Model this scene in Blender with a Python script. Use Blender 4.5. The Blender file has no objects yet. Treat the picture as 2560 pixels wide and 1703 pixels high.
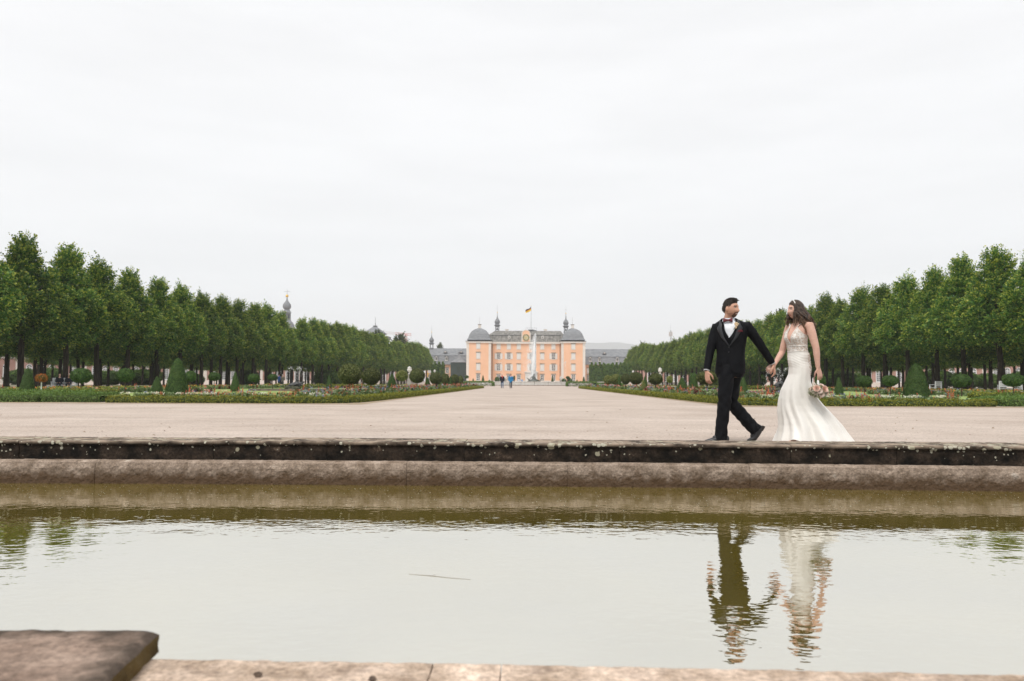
import bpy, bmesh, math, random
import numpy as np
from mathutils import Vector, Matrix

# ------------------------------------------------------------------ camera, sky, sun, exposure
R = math.radians
sc = bpy.context.scene
COL = sc.collection
rng = np.random.default_rng(11)
random.seed(11)
IMW, IMH, F = 2560.0, 1703.0, 1991.0
HZ, VPX, EYE, CAMX = 956.0, 1320.0, 0.74, -0.42
cam = bpy.data.cameras.new("camera")
cam.sensor_width = 36.0
cam.lens = F / IMW * 36.0
cam.clip_start, cam.clip_end = 0.05, 22000.0
cam.dof.use_dof = True
cam.dof.focus_distance = 9.8
cam.dof.aperture_fstop = 3.4
camo = bpy.data.objects.new("camera", cam)
COL.objects.link(camo)
CAMM = (Matrix.Rotation(math.atan((VPX - IMW / 2) / F), 4, 'Z')
        @ Matrix.Rotation(R(90) + math.atan((HZ - IMH / 2) / F), 4, 'X')
        @ Matrix.Rotation(R(0.2), 4, 'Z'))
CAMM.translation = (CAMX, 0, EYE)
camo.matrix_world = CAMM
sc.camera = camo

SUN_EL, SUN_AZ = R(60), R(205)       # azimuth clockwise from +Y (the view axis): behind the camera, a little left
world = bpy.data.worlds.new("World")
sc.world = world
world.use_nodes = True
wn, wl = world.node_tree.nodes, world.node_tree.links
wn.clear()
wout = wn.new("ShaderNodeOutputWorld")
bg = wn.new("ShaderNodeBackground")
bg.inputs[1].default_value = 0.1
sky = wn.new("ShaderNodeTexSky")
sky.sky_type = 'NISHITA'
sky.sun_disc = False
sky.sun_elevation = SUN_EL
sky.sun_rotation = SUN_AZ
sky.dust_density = 3.0
tc = wn.new("ShaderNodeTexCoord")
sep = wn.new("ShaderNodeSeparateXYZ")
wl.new(tc.outputs["Generated"], sep.inputs[0])
ramp = wn.new("ShaderNodeValToRGB")             # the closed cloud deck, by height above the horizon
cr = ramp.color_ramp
cr.elements[0].position, cr.elements[0].color = 0.0, (0.81, 0.855, 0.88, 1)
cr.elements[1].position, cr.elements[1].color = 1.0, (0.84, 0.845, 0.85, 1)
for p, c in ((0.10, (0.865, 0.895, 0.912, 1)), (0.20, (0.93, 0.938, 0.942, 1)), (0.36, (0.95, 0.95, 0.95, 1)), (0.6, (0.88, 0.883, 0.886, 1))):
    e = cr.elements.new(p)
    e.color = c
wl.new(sep.outputs["Z"], ramp.inputs[0])
mp = wn.new("ShaderNodeMapping")
mp.inputs["Scale"].default_value = (1.6, 1.6, 9.0)
wl.new(tc.outputs["Generated"], mp.inputs[0])
nz = wn.new("ShaderNodeTexNoise")
nz.inputs["Scale"].default_value = 2.2
nz.inputs["Detail"].default_value = 5
nz.inputs["Roughness"].default_value = 0.55
wl.new(mp.outputs[0], nz.inputs["Vector"])
nr = wn.new("ShaderNodeMapRange")
nr.inputs[1].default_value, nr.inputs[2].default_value = 0.35, 0.65
nr.inputs[3].default_value, nr.inputs[4].default_value = 6.2, 6.6
wl.new(nz.outputs[0], nr.inputs[0])
mul = wn.new("ShaderNodeVectorMath")
mul.operation = 'SCALE'
wl.new(ramp.outputs[0], mul.inputs[0])
wl.new(nr.outputs[0], mul.inputs["Scale"])
mix = wn.new("ShaderNodeMix")
mix.data_type = 'RGBA'
mix.inputs[0].default_value = 0.93               # cloud cover over the clear sky
wl.new(sky.outputs[0], mix.inputs[6])
wl.new(mul.outputs[0], mix.inputs[7])
wl.new(mix.outputs[2], bg.inputs[0])
wl.new(bg.outputs[0], wout.inputs[0])
sund = bpy.data.lights.new("sun", 'SUN')
sund.energy = 1.5
sund.angle = R(28)
sund.color = (1.0, 0.96, 0.9)
suno = bpy.data.objects.new("sun", sund)
COL.objects.link(suno)
sdir = Vector((math.sin(SUN_AZ) * math.cos(SUN_EL), math.cos(SUN_AZ) * math.cos(SUN_EL), math.sin(SUN_EL)))
suno.rotation_euler = sdir.to_track_quat('Z', 'Y').to_euler()
vs = sc.view_settings
vs.view_transform = 'Standard'
vs.look = 'None'
vs.exposure = 0.75
vs.gamma = 1.0
vs.use_curve_mapping = False
sc.render.engine = 'CYCLES'
sc.cycles.use_denoising = True
sc.cycles.max_bounces = 6
sc.cycles.diffuse_bounces = 3
sc.cycles.glossy_bounces = 3
sc.cycles.transmission_bounces = 4
sc.cycles.transparent_max_bounces = 8
sc.cycles.volume_bounces = 1
sc.cycles.caustics_reflective = False
sc.cycles.caustics_refractive = False

# ------------------------------------------------------------------ pixel helpers (a pixel gives only a direction)
def ray(px, py):
    d = Vector(((px - IMW / 2) / F, -(py - IMH / 2) / F, -1.0))
    return CAMM.to_3x3() @ d
def at(px, py, Y):
    d = ray(px, py)
    return Vector((CAMX, 0, EYE)) + d * (Y / d.y)
def gp(px, py, z=0.0):
    d = ray(px, py)
    return Vector((CAMX, 0, EYE)) + d * ((z - EYE) / d.z)
def wx(px, Y):
    return at(px, 950, Y).x
def wz(py, Y, px=1315):
    return at(px, py, Y).z
def gz(Y):                                       # the ground rises a metre to the palace terrace
    t = min(max((Y - 220) / 16.0, 0), 1)
    return t * t * (3 - 2 * t)

# ------------------------------------------------------------------ materials
def mat(name, c1, c2=None, scale=4.0, rough=0.7, bump=0.0, bscale=None, detail=5.0, spec=0.3, metal=0.0, stretch=(1, 1, 1), obj_var=0.0, speck=0.0, sscale=70, c3=None, coord="Object", sheen=0.0, lo=0.35, hi=0.65):
    m = bpy.data.materials.new(name)
    m.use_nodes = True
    n, l = m.node_tree.nodes, m.node_tree.links
    b = n["Principled BSDF"]
    b.inputs["Roughness"].default_value = rough
    b.inputs["Specular IOR Level"].default_value = spec
    b.inputs["Metallic"].default_value = metal
    if sheen:
        b.inputs["Sheen Weight"].default_value = sheen
    if c2 is None:
        b.inputs["Base Color"].default_value = (*c1, 1)
        src = None
    t = n.new("ShaderNodeTexCoord")
    mpp = n.new("ShaderNodeMapping")
    mpp.inputs["Scale"].default_value = stretch
    l.new(t.outputs[coord], mpp.inputs[0])
    if c2 is not None:
        x = n.new("ShaderNodeTexNoise")
        x.inputs["Scale"].default_value = scale
        x.inputs["Detail"].default_value = detail
        x.inputs["Roughness"].default_value = 0.6
        l.new(mpp.outputs[0], x.inputs["Vector"])
        rp = n.new("ShaderNodeValToRGB")
        rp.color_ramp.elements[0].position, rp.color_ramp.elements[0].color = lo, (*c1, 1)
        rp.color_ramp.elements[1].position, rp.color_ramp.elements[1].color = hi, (*c2, 1)
        if c3:
            e = rp.color_ramp.elements.new(0.72)
            e.color = (*c3, 1)
        l.new(x.outputs[0], rp.inputs[0])
        src = rp.outputs[0]
        if obj_var:
            oi = n.new("ShaderNodeObjectInfo")
            mr = n.new("ShaderNodeMapRange")
            mr.inputs[3].default_value, mr.inputs[4].default_value = 1 - obj_var, 1 + obj_var
            l.new(oi.outputs["Random"], mr.inputs[0])
            vm = n.new("ShaderNodeVectorMath")
            vm.operation = 'SCALE'
            l.new(src, vm.inputs[0])
            l.new(mr.outputs[0], vm.inputs["Scale"])
            src = vm.outputs[0]
        if speck:                                # fine mineral grain
            z = n.new("ShaderNodeTexNoise")
            z.inputs["Scale"].default_value = sscale
            z.inputs["Detail"].default_value = 4
            z.inputs["Roughness"].default_value = 0.75
            l.new(mpp.outputs[0], z.inputs["Vector"])
            mr = n.new("ShaderNodeMapRange")
            mr.inputs[1].default_value, mr.inputs[2].default_value = 0.33, 0.67
            mr.inputs[3].default_value, mr.inputs[4].default_value = 1 - speck, 1 + speck
            l.new(z.outputs[0], mr.inputs[0])
            vm = n.new("ShaderNodeVectorMath")
            vm.operation = 'SCALE'
            l.new(src, vm.inputs[0])
            l.new(mr.outputs[0], vm.inputs["Scale"])
            src = vm.outputs[0]
        l.new(src, b.inputs["Base Color"])
    if bump:
        y = n.new("ShaderNodeTexNoise")
        y.inputs["Scale"].default_value = bscale or scale * 3
        y.inputs["Detail"].default_value = 6
        l.new(mpp.outputs[0], y.inputs["Vector"])
        bp = n.new("ShaderNodeBump")
        bp.inputs["Strength"].default_value = bump
        bp.inputs["Distance"].default_value = 0.02
        l.new(y.outputs[0], bp.inputs["Height"])
        l.new(bp.outputs[0], b.inputs["Normal"])
    return m

def leaf_mat(name, dark, mid, light, obj_var=0.18, trans=0.25, rough=0.5, lightpos=0.85):
    m = bpy.data.materials.new(name)
    m.use_nodes = True
    n, l = m.node_tree.nodes, m.node_tree.links
    b = n["Principled BSDF"]
    b.inputs["Roughness"].default_value = rough
    b.inputs["Specular IOR Level"].default_value = 0.25
    g = n.new("ShaderNodeNewGeometry")
    rp = n.new("ShaderNodeValToRGB")
    rp.color_ramp.elements[0].position, rp.color_ramp.elements[0].color = 0.0, (*dark, 1)
    rp.color_ramp.elements[1].position, rp.color_ramp.elements[1].color = 1.0, (*light, 1)
    e = rp.color_ramp.elements.new(0.5)
    e.color = (*mid, 1)
    e = rp.color_ramp.elements.new(lightpos)
    e.color = tuple(0.7 * a + 0.3 * c for a, c in zip(mid, light)) + (1,)
    l.new(g.outputs["Random Per Island"], rp.inputs[0])
    oi = n.new("ShaderNodeObjectInfo")
    mr = n.new("ShaderNodeMapRange")
    mr.inputs[3].default_value, mr.inputs[4].default_value = 1 - obj_var, 1 + obj_var
    l.new(oi.outputs["Random"], mr.inputs[0])
    vm = n.new("ShaderNodeVectorMath")
    vm.operation = 'SCALE'
    l.new(rp.outputs[0], vm.inputs[0])
    l.new(mr.outputs[0], vm.inputs["Scale"])
    l.new(vm.outputs[0], b.inputs["Base Color"])
    tr = n.new("ShaderNodeBsdfTranslucent")
    tv = n.new("ShaderNodeVectorMath")          # light coming through a leaf is brighter and yellower
    tv.operation = 'MULTIPLY'
    tv.inputs[1].default_value = (1.7, 1.55, 0.9)
    l.new(vm.outputs[0], tv.inputs[0])
    l.new(tv.outputs[0], tr.inputs[0])
    mx = n.new("ShaderNodeMixShader")
    mx.inputs[0].default_value = trans
    l.new(b.outputs[0], mx.inputs[1])
    l.new(tr.outputs[0], mx.inputs[2])
    l.new(mx.outputs[0], n["Material Output"].inputs[0])
    return m

# ------------------------------------------------------------------ mesh helpers
class MB:
    """collects shapes; build() links them as one mesh object"""
    def __init__(s):
        s.v, s.f, s.m = [], [], []
    def add(s, vs_, fs_, mi=0):
        o = len(s.v)
        s.v.extend([tuple(p) for p in vs_])
        for f in fs_:
            s.f.append(tuple(i + o for i in f))
            s.m.append(mi)
        return s
    def box(s, x0, x1, y0, y1, z0, z1, mi=0):
        v = [(x0, y0, z0), (x1, y0, z0), (x1, y1, z0), (x0, y1, z0), (x0, y0, z1), (x1, y0, z1), (x1, y1, z1), (x0, y1, z1)]
        return s.add(v, [(3, 2, 1, 0), (4, 5, 6, 7), (0, 1, 5, 4), (1, 2, 6, 5), (2, 3, 7, 6), (3, 0, 4, 7)], mi)
    def obox(s, c, ax, ay, az, mi=0):
        c, ax, ay, az = Vector(c), Vector(ax), Vector(ay), Vector(az)
        v = [c + ax * i + ay * j + az * k for k in (-1, 1) for (i, j) in ((-1, -1), (1, -1), (1, 1), (-1, 1))]
        return s.add(v, [(3, 2, 1, 0), (4, 5, 6, 7), (0, 1, 5, 4), (1, 2, 6, 5), (2, 3, 7, 6), (3, 0, 4, 7)], mi)
    def rings(s, rs, mi=0, cap=True, closed=True):
        k = len(rs[0])
        v = [p for r in rs for p in r]
        f = []
        for i in range(len(rs) - 1):
            for j in range(k if closed else k - 1):
                a, b2 = i * k + j, i * k + (j + 1) % k
                f.append((a, b2, b2 + k, a + k))
        if cap:
            f.append(tuple(range(k - 1, -1, -1)))
            f.append(tuple((len(rs) - 1) * k + j for j in range(k)))
        return s.add(v, f, mi)
    def lathe(s, prof, c=(0, 0, 0), seg=16, mi=0, rot=0.0):
        rs = [[(c[0] + r * math.cos(rot + 2 * math.pi * j / seg), c[1] + r * math.sin(rot + 2 * math.pi * j / seg), c[2] + z) for j in range(seg)] for r, z in prof]
        return s.rings(rs, mi)
    def tube(s, pts, rad, seg=8, mi=0, flat=1.0, up=(0, 0, 1), ends=True):
        """swept ellipse; rad per point; flat scales the second axis; rounded ends"""
        P = [Vector(p) for p in pts]
        rad = list(rad) if hasattr(rad, "__len__") else [rad] * len(P)
        fl = list(flat) if hasattr(flat, "__len__") else [flat] * len(P)
        if ends:
            d0, d1 = (P[0] - P[1]).normalized(), (P[-1] - P[-2]).normalized()
            P = [P[0] + d0 * rad[0] * .9, P[0] + d0 * rad[0] * .6] + P + [P[-1] + d1 * rad[-1] * .6, P[-1] + d1 * rad[-1] * .9]
            rad = [rad[0] * .35, rad[0] * .8] + rad + [rad[-1] * .8, rad[-1] * .35]
            fl = [fl[0]] * 2 + fl + [fl[-1]] * 2
        rs = []
        u = Vector(up)
        for i, p in enumerate(P):
            t = (P[min(i + 1, len(P) - 1)] - P[max(i - 1, 0)]).normalized()
            a = u - t * u.dot(t)
            if a.length < 1e-3:
                a = t.orthogonal()
            a.normalize()
            u = a
            b2 = t.cross(a)
            rs.append([p + (a * math.cos(2 * math.pi * j / seg) * fl[i] + b2 * math.sin(2 * math.pi * j / seg)) * rad[i] for j in range(seg)])
        return s.rings(rs, mi)
    def ell(s, c, r, rot=None, seg=14, rows=9, mi=0):
        c = Vector(c)
        M = rot or Matrix.Identity(3)
        rs = []
        for i in range(rows + 1):
            a = -math.pi / 2 + math.pi * (i * 0.96 + 0.02 * rows) / rows
            rs.append([c + M @ Vector((r[0] * math.cos(a) * math.cos(2 * math.pi * j / seg), r[1] * math.cos(a) * math.sin(2 * math.pi * j / seg), r[2] * math.sin(a))) for j in range(seg)])
        return s.rings(rs, mi)
    def mesh(s, name, mats, smooth=False):
        me = bpy.data.meshes.new(name)
        me.from_pydata(s.v, [], s.f)
        for m in (mats if isinstance(mats, (list, tuple)) else [mats]):
            me.materials.append(m)
        me.polygons.foreach_set("material_index", s.m)
        if smooth:
            me.polygons.foreach_set("use_smooth", [True] * len(s.f))
        me.update()
        return me
    def build(s, name, mats, parent=None, smooth=False, loc=None):
        return link(name, s.mesh(name, mats, smooth), parent, loc)

def link(name, me, parent=None, loc=None):
    o = bpy.data.objects.new(name, me)
    COL.objects.link(o)
    if parent is not None:
        o.parent = parent
    if loc is not None:
        o.location = loc
    return o
def tag(o, label=None, cat=None, group=None, kind=None):
    if label:
        o["label"] = label
    if cat:
        o["category"] = cat
    if group:
        o["group"] = group
    if kind:
        o["kind"] = kind
    return o
def thing(name, label, cat, loc=(0, 0, 0), rz=0.0, group=None):
    o = bpy.data.objects.new(name, None)
    COL.objects.link(o)
    o.empty_display_size = 0.2
    o.location = loc
    o.rotation_euler = (0, 0, rz)
    return tag(o, label, cat, group)
def dup(o, parent=None):
    c = o.copy()
    COL.objects.link(c)
    c.parent = parent
    for ch in o.children:
        dup(ch, c)
    return c
def arr_mesh(name, v, f4, mats, mi=None, smooth=False):
    """fast quad mesh from numpy arrays"""
    me = bpy.data.meshes.new(name)
    nv, nf = len(v), len(f4)
    me.vertices.add(nv)
    me.vertices.foreach_set("co", np.asarray(v, dtype=np.float32).ravel())
    me.loops.add(nf * 4)
    me.loops.foreach_set("vertex_index", np.asarray(f4, dtype=np.int32).ravel())
    me.polygons.add(nf)
    me.polygons.foreach_set("loop_start", np.arange(0, nf * 4, 4, dtype=np.int32))
    me.polygons.foreach_set("loop_total", np.full(nf, 4, dtype=np.int32))
    for m in (mats if isinstance(mats, (list, tuple)) else [mats]):
        me.materials.append(m)
    if mi is not None:
        me.polygons.foreach_set("material_index", np.asarray(mi, dtype=np.int32))
    if smooth:
        me.polygons.foreach_set("use_smooth", np.ones(nf, dtype=bool))
    me.update(calc_edges=True)
    return me
def unit(a):
    return a / np.maximum(np.linalg.norm(a, axis=-1, keepdims=True), 1e-9)
def leaf_quads(pos, nrm, size, aspect=0.7):
    """leaf-shaped quads (stalk, side, tip, side) facing nrm"""
    n = len(pos)
    nrm = unit(nrm)
    a = unit(np.cross(nrm, unit(rng.normal(size=(n, 3)))))
    b = np.cross(nrm, a)
    s = np.asarray(size).reshape(-1, 1) * np.ones((n, 1))
    fold = nrm * s * 0.18
    v = np.stack([pos - a * s * .5, pos + b * s * .5 * aspect + fold, pos + a * s * .5, pos - b * s * .5 * aspect + fold], axis=1).reshape(-1, 3)
    return v, np.arange(n * 4).reshape(-1, 4)
def join_arr(parts):
    v, f, m, o = [], [], [], 0
    for pv, pf, pm in parts:
        v.append(pv)
        f.append(pf + o)
        m.append(np.full(len(pf), pm))
        o += len(pv)
    return np.concatenate(v), np.concatenate(f), np.concatenate(m)
ORD = "first second third fourth fifth sixth seventh eighth ninth tenth eleventh twelfth thirteenth fourteenth fifteenth sixteenth seventeenth eighteenth nineteenth twentieth".split()
ORD += ["twenty-" + w for w in ORD[:9]] + ["thirtieth"] + ["thirty-" + w for w in ORD[:9]] + ["fortieth"] + ["forty-" + w for w in ORD[:9]]
# ------------------------------------------------------------------ materials of the setting
def gravel_mat():
    m = mat("gravel", (0.425, 0.352, 0.30), (0.52, 0.442, 0.386), scale=0.35, rough=0.95, spec=0.1, detail=8)
    n, l = m.node_tree.nodes, m.node_tree.links
    b = n["Principled BSDF"]
    t = n.new("ShaderNodeTexCoord")
    v = n.new("ShaderNodeTexVoronoi")
    v.inputs["Scale"].default_value = 46
    l.new(t.outputs["Object"], v.inputs["Vector"])
    hsv = n.new("ShaderNodeSeparateColor")
    l.new(v.outputs["Color"], hsv.inputs[0])
    mr = n.new("ShaderNodeMapRange")
    mr.inputs[3].default_value, mr.inputs[4].default_value = 0.80, 1.16
    l.new(hsv.outputs[0], mr.inputs[0])
    vm = n.new("ShaderNodeVectorMath")
    vm.operation = 'SCALE'
    l.new(b.inputs["Base Color"].links[0].from_socket, vm.inputs[0])
    l.new(mr.outputs[0], vm.inputs["Scale"])
    # scattered damp, sandier patches and raked lines
    w = n.new("ShaderNodeTexNoise")
    w.inputs["Scale"].default_value = 1.0
    w.inputs["Detail"].default_value = 9
    mp2 = n.new("ShaderNodeMapping")
    mp2.inputs["Scale"].default_value = (0.25, 1.6, 1)
    l.new(t.outputs["Object"], mp2.inputs[0])
    l.new(mp2.outputs[0], w.inputs["Vector"])
    mr2 = n.new("ShaderNodeMapRange")
    mr2.inputs[1].default_value, mr2.inputs[2].default_value = 0.3, 0.7
    mr2.inputs[3].default_value, mr2.inputs[4].default_value = 0.92, 1.07
    l.new(w.outputs[0], mr2.inputs[0])
    vm2 = n.new("ShaderNodeVectorMath")
    vm2.operation = 'SCALE'
    l.new(vm.outputs[0], vm2.inputs[0])
    l.new(mr2.outputs[0], vm2.inputs["Scale"])
    l.new(vm2.outputs[0], b.inputs["Base Color"])
    bp = n.new("ShaderNodeBump")
    bp.inputs["Strength"].default_value = 0.5
    bp.inputs["Distance"].default_value = 0.01
    l.new(v.outputs["Distance"], bp.inputs["Height"])
    l.new(bp.outputs[0], b.inputs["Normal"])
    return m
def coping_mat():
    m = mat("weathered_coping", (0.006, 0.005, 0.004), (0.042, 0.030, 0.022), scale=6.0, rough=0.85, spec=0.15, detail=9, bump=0.5, bscale=30, c3=(0.115, 0.083, 0.062), lo=0.38, hi=0.64, speck=.5, sscale=35)
    n, l = m.node_tree.nodes, m.node_tree.links
    b = n["Principled BSDF"]
    base = b.inputs["Base Color"].links[0].from_socket
    t = n.new("ShaderNodeTexCoord")
    sp = n.new("ShaderNodeSeparateXYZ")
    l.new(t.outputs["Object"], sp.inputs[0])
    # the worn, sun-bleached upper lip is a browner stone
    zr = n.new("ShaderNodeMapRange")
    zr.inputs[1].default_value, zr.inputs[2].default_value = 0.034, 0.068
    l.new(sp.outputs["Z"], zr.inputs[0])
    lipn = n.new("ShaderNodeTexNoise")
    lipn.inputs["Scale"].default_value = 5
    lipn.inputs["Detail"].default_value = 8
    l.new(t.outputs["Object"], lipn.inputs["Vector"])
    lipc = n.new("ShaderNodeValToRGB")
    lipc.color_ramp.elements[0].position, lipc.color_ramp.elements[0].color = 0.35, (0.04, 0.029, 0.021, 1)
    lipc.color_ramp.elements[1].position, lipc.color_ramp.elements[1].color = 0.60, (0.32, 0.25, 0.19, 1)
    l.new(lipn.outputs[0], lipc.inputs[0])
    m1 = n.new("ShaderNodeMix")
    m1.data_type = 'RGBA'
    l.new(zr.outputs[0], m1.inputs[0])
    l.new(base, m1.inputs[6])
    l.new(lipc.outputs[0], m1.inputs[7])
    # lichen rosettes of uneven size
    last = m1.outputs[2]
    warp = n.new("ShaderNodeTexNoise")
    warp.inputs["Scale"].default_value = 22
    l.new(t.outputs["Object"], warp.inputs["Vector"])
    wv = n.new("ShaderNodeVectorMath")
    wv.operation = 'MULTIPLY_ADD'
    wv.inputs[1].default_value = (0.035, 0.035, 0.035)
    l.new(warp.outputs["Color"], wv.inputs[0])
    l.new(t.outputs["Object"], wv.inputs[2])
    for scl, amt, cl in ((8.0, 0.30, (0.40, 0.37, 0.27)), (21.0, 0.24, (0.47, 0.45, 0.36))):
        v = n.new("ShaderNodeTexVoronoi")
        v.inputs["Scale"].default_value = scl
        l.new(wv.outputs[0], v.inputs["Vector"])
        cs = n.new("ShaderNodeSeparateColor")
        l.new(v.outputs["Color"], cs.inputs[0])
        patch = n.new("ShaderNodeTexNoise")
        patch.inputs["Scale"].default_value = 0.55
        l.new(t.outputs["Object"], patch.inputs["Vector"])
        a = n.new("ShaderNodeMath")
        a.operation = 'MULTIPLY'
        l.new(cs.outputs[0], a.inputs[0])
        l.new(patch.outputs[0], a.inputs[1])
        zr2 = n.new("ShaderNodeMapRange")
        zr2.inputs[1].default_value, zr2.inputs[2].default_value = -0.12, 0.05
        zr2.inputs[3].default_value, zr2.inputs[4].default_value = 0.55, 1.35
        l.new(sp.outputs["Z"], zr2.inputs[0])
        a2 = n.new("ShaderNodeMath")
        a2.operation = 'MULTIPLY'
        l.new(a.outputs[0], a2.inputs[0])
        l.new(zr2.outputs[0], a2.inputs[1])
        th = n.new("ShaderNodeMath")
        th.operation = 'SUBTRACT'
        l.new(a2.outputs[0], th.inputs[0])
        th.inputs[1].default_value = 0.22
        dd = n.new("ShaderNodeMath")
        dd.operation = 'SUBTRACT'
        l.new(th.outputs[0], dd.inputs[0])
        k = n.new("ShaderNodeMath")
        k.operation = 'MULTIPLY'
        l.new(v.outputs["Distance"], k.inputs[0])
        k.inputs[1].default_value = 1.0
        l.new(k.outputs[0], dd.inputs[1])
        st = n.new("ShaderNodeMapRange")
        st.inputs[1].default_value, st.inputs[2].default_value = -0.02, 0.03
        st.inputs[4].default_value = 0.85
        l.new(dd.outputs[0], st.inputs[0])
        mm = n.new("ShaderNodeMix")
        mm.data_type = 'RGBA'
        l.new(st.outputs[0], mm.inputs[0])
        l.new(last, mm.inputs[6])
        mm.inputs[7].default_value = (*cl, 1)
        last = mm.outputs[2]
    l.new(last, b.inputs["Base Color"])
    return m
def ledge_mat(name, algae=True):
    k = 1.0 if algae else 1.75
    m = mat(name, tuple(k * c for c in (0.17, 0.125, 0.09)), tuple(k * c for c in (0.375, 0.295, 0.235)), scale=6.5, rough=0.85, spec=0.2, detail=10, bump=1.0, bscale=22, c3=tuple(k * c for c in (0.50, 0.43, 0.365)), obj_var=0.06, speck=.38, sscale=48)
    n, l = m.node_tree.nodes, m.node_tree.links
    b = n["Principled BSDF"]
    base = b.inputs["Base Color"].links[0].from_socket
    t = n.new("ShaderNodeTexCoord")
    sp = n.new("ShaderNodeSeparateXYZ")
    l.new(t.outputs["Object"], sp.inputs[0])
    x = n.new("ShaderNodeTexNoise")
    x.inputs["Scale"].default_value = 9
    x.inputs["Detail"].default_value = 9
    x.inputs["Roughness"].default_value = 0.7
    l.new(t.outputs["Object"], x.inputs["Vector"])
    ad = n.new("ShaderNodeMath")
    ad.operation = 'MULTIPLY_ADD'
    ad.inputs[1].default_value = 0.30 if algae else 1.0
    l.new(x.outputs[0], ad.inputs[0])
    mr = n.new("ShaderNodeMapRange")
    if algae:                                    # the dark slime line above the water
        l.new(sp.outputs["Z"], ad.inputs[2])
        mr.inputs[1].default_value, mr.inputs[2].default_value = -0.17, -0.07
        mr.inputs[3].default_value, mr.inputs[4].default_value = 0.92, 0.0
        dark = (0.085, 0.05, 0.026, 1)
    else:
        mr.inputs[1].default_value, mr.inputs[2].default_value = 0.5, 0.75
        mr.inputs[3].default_value, mr.inputs[4].default_value = 0.0, 0.5
        ad.inputs[2].default_value = 0.0
        dark = (0.16, 0.11, 0.10, 1)
    l.new(ad.outputs[0], mr.inputs[0])
    mm = n.new("ShaderNodeMix")
    mm.data_type = 'RGBA'
    l.new(mr.outputs[0], mm.inputs[0])
    l.new(base, mm.inputs[6])
    mm.inputs[7].default_value = dark
    l.new(mm.outputs[2], b.inputs["Base Color"])
    return m
def water_mat():
    m = bpy.data.materials.new("pond_water")
    m.use_nodes = True
    n, l = m.node_tree.nodes, m.node_tree.links
    n.remove(n["Principled BSDF"])
    t = n.new("ShaderNodeTexCoord")
    bumps = []
    for scl, st, dist in (((0.7, 1.6, 1), 1.0, 0.0060), ((3.0, 5.0, 1), 1.0, 0.0014), ((12, 16, 1), 1.0, 0.0013)):
        mpp = n.new("ShaderNodeMapping")
        mpp.inputs["Scale"].default_value = scl
        mpp.inputs["Rotation"].default_value = (0, 0, 0.12)
        l.new(t.outputs["Object"], mpp.inputs[0])
        x = n.new("ShaderNodeTexNoise")
        x.inputs["Scale"].default_value = 1.0
        x.inputs["Detail"].default_value = 1.5
        l.new(mpp.outputs[0], x.inputs["Vector"])
        bp = n.new("ShaderNodeBump")
        bp.inputs["Strength"].default_value = st
        bp.inputs["Distance"].default_value = dist
        l.new(x.outputs[0], bp.inputs["Height"])
        if bumps:
            l.new(bumps[-1].outputs[0], bp.inputs["Normal"])
        bumps.append(bp)
    nm = bumps[-1].outputs[0]
    gl = n.new("ShaderNodeBsdfGlossy")
    gl.inputs["Roughness"].default_value = 0.015
    gl.inputs[0].default_value = (0.97, 0.975, 0.96, 1)
    l.new(nm, gl.inputs["Normal"])
    df = n.new("ShaderNodeBsdfDiffuse")
    c = n.new("ShaderNodeTexNoise")
    c.inputs["Scale"].default_value = 0.8
    c.inputs["Detail"].default_value = 6
    l.new(t.outputs["Object"], c.inputs["Vector"])
    rp = n.new("ShaderNodeValToRGB")
    rp.color_ramp.elements[0].position, rp.color_ramp.elements[0].color = 0.3, (0.17, 0.128, 0.016, 1)
    rp.color_ramp.elements[1].position, rp.color_ramp.elements[1].color = 0.7, (0.24, 0.185, 0.03, 1)
    l.new(c.outputs[0], rp.inputs[0])
    l.new(rp.outputs[0], df.inputs[0])
    lw = n.new("ShaderNodeLayerWeight")
    lw.inputs[0].default_value = 0.5
    l.new(nm, lw.inputs["Normal"])
    fr = n.new("ShaderNodeMapRange")             # reflectance: facing 0 looks down, 1 grazes
    fr.inputs[1].default_value, fr.inputs[2].default_value = 0.35, 0.93
    fr.inputs[3].default_value, fr.inputs[4].default_value = 0.60, 0.80
    l.new(lw.outputs["Facing"], fr.inputs[0])
    mx = n.new("ShaderNodeMixShader")
    l.new(fr.outputs[0], mx.inputs[0])
    l.new(df.outputs[0], mx.inputs[1])
    l.new(gl.outputs[0], mx.inputs[2])
    l.new(mx.outputs[0], n["Material Output"].inputs[0])
    return m

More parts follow.
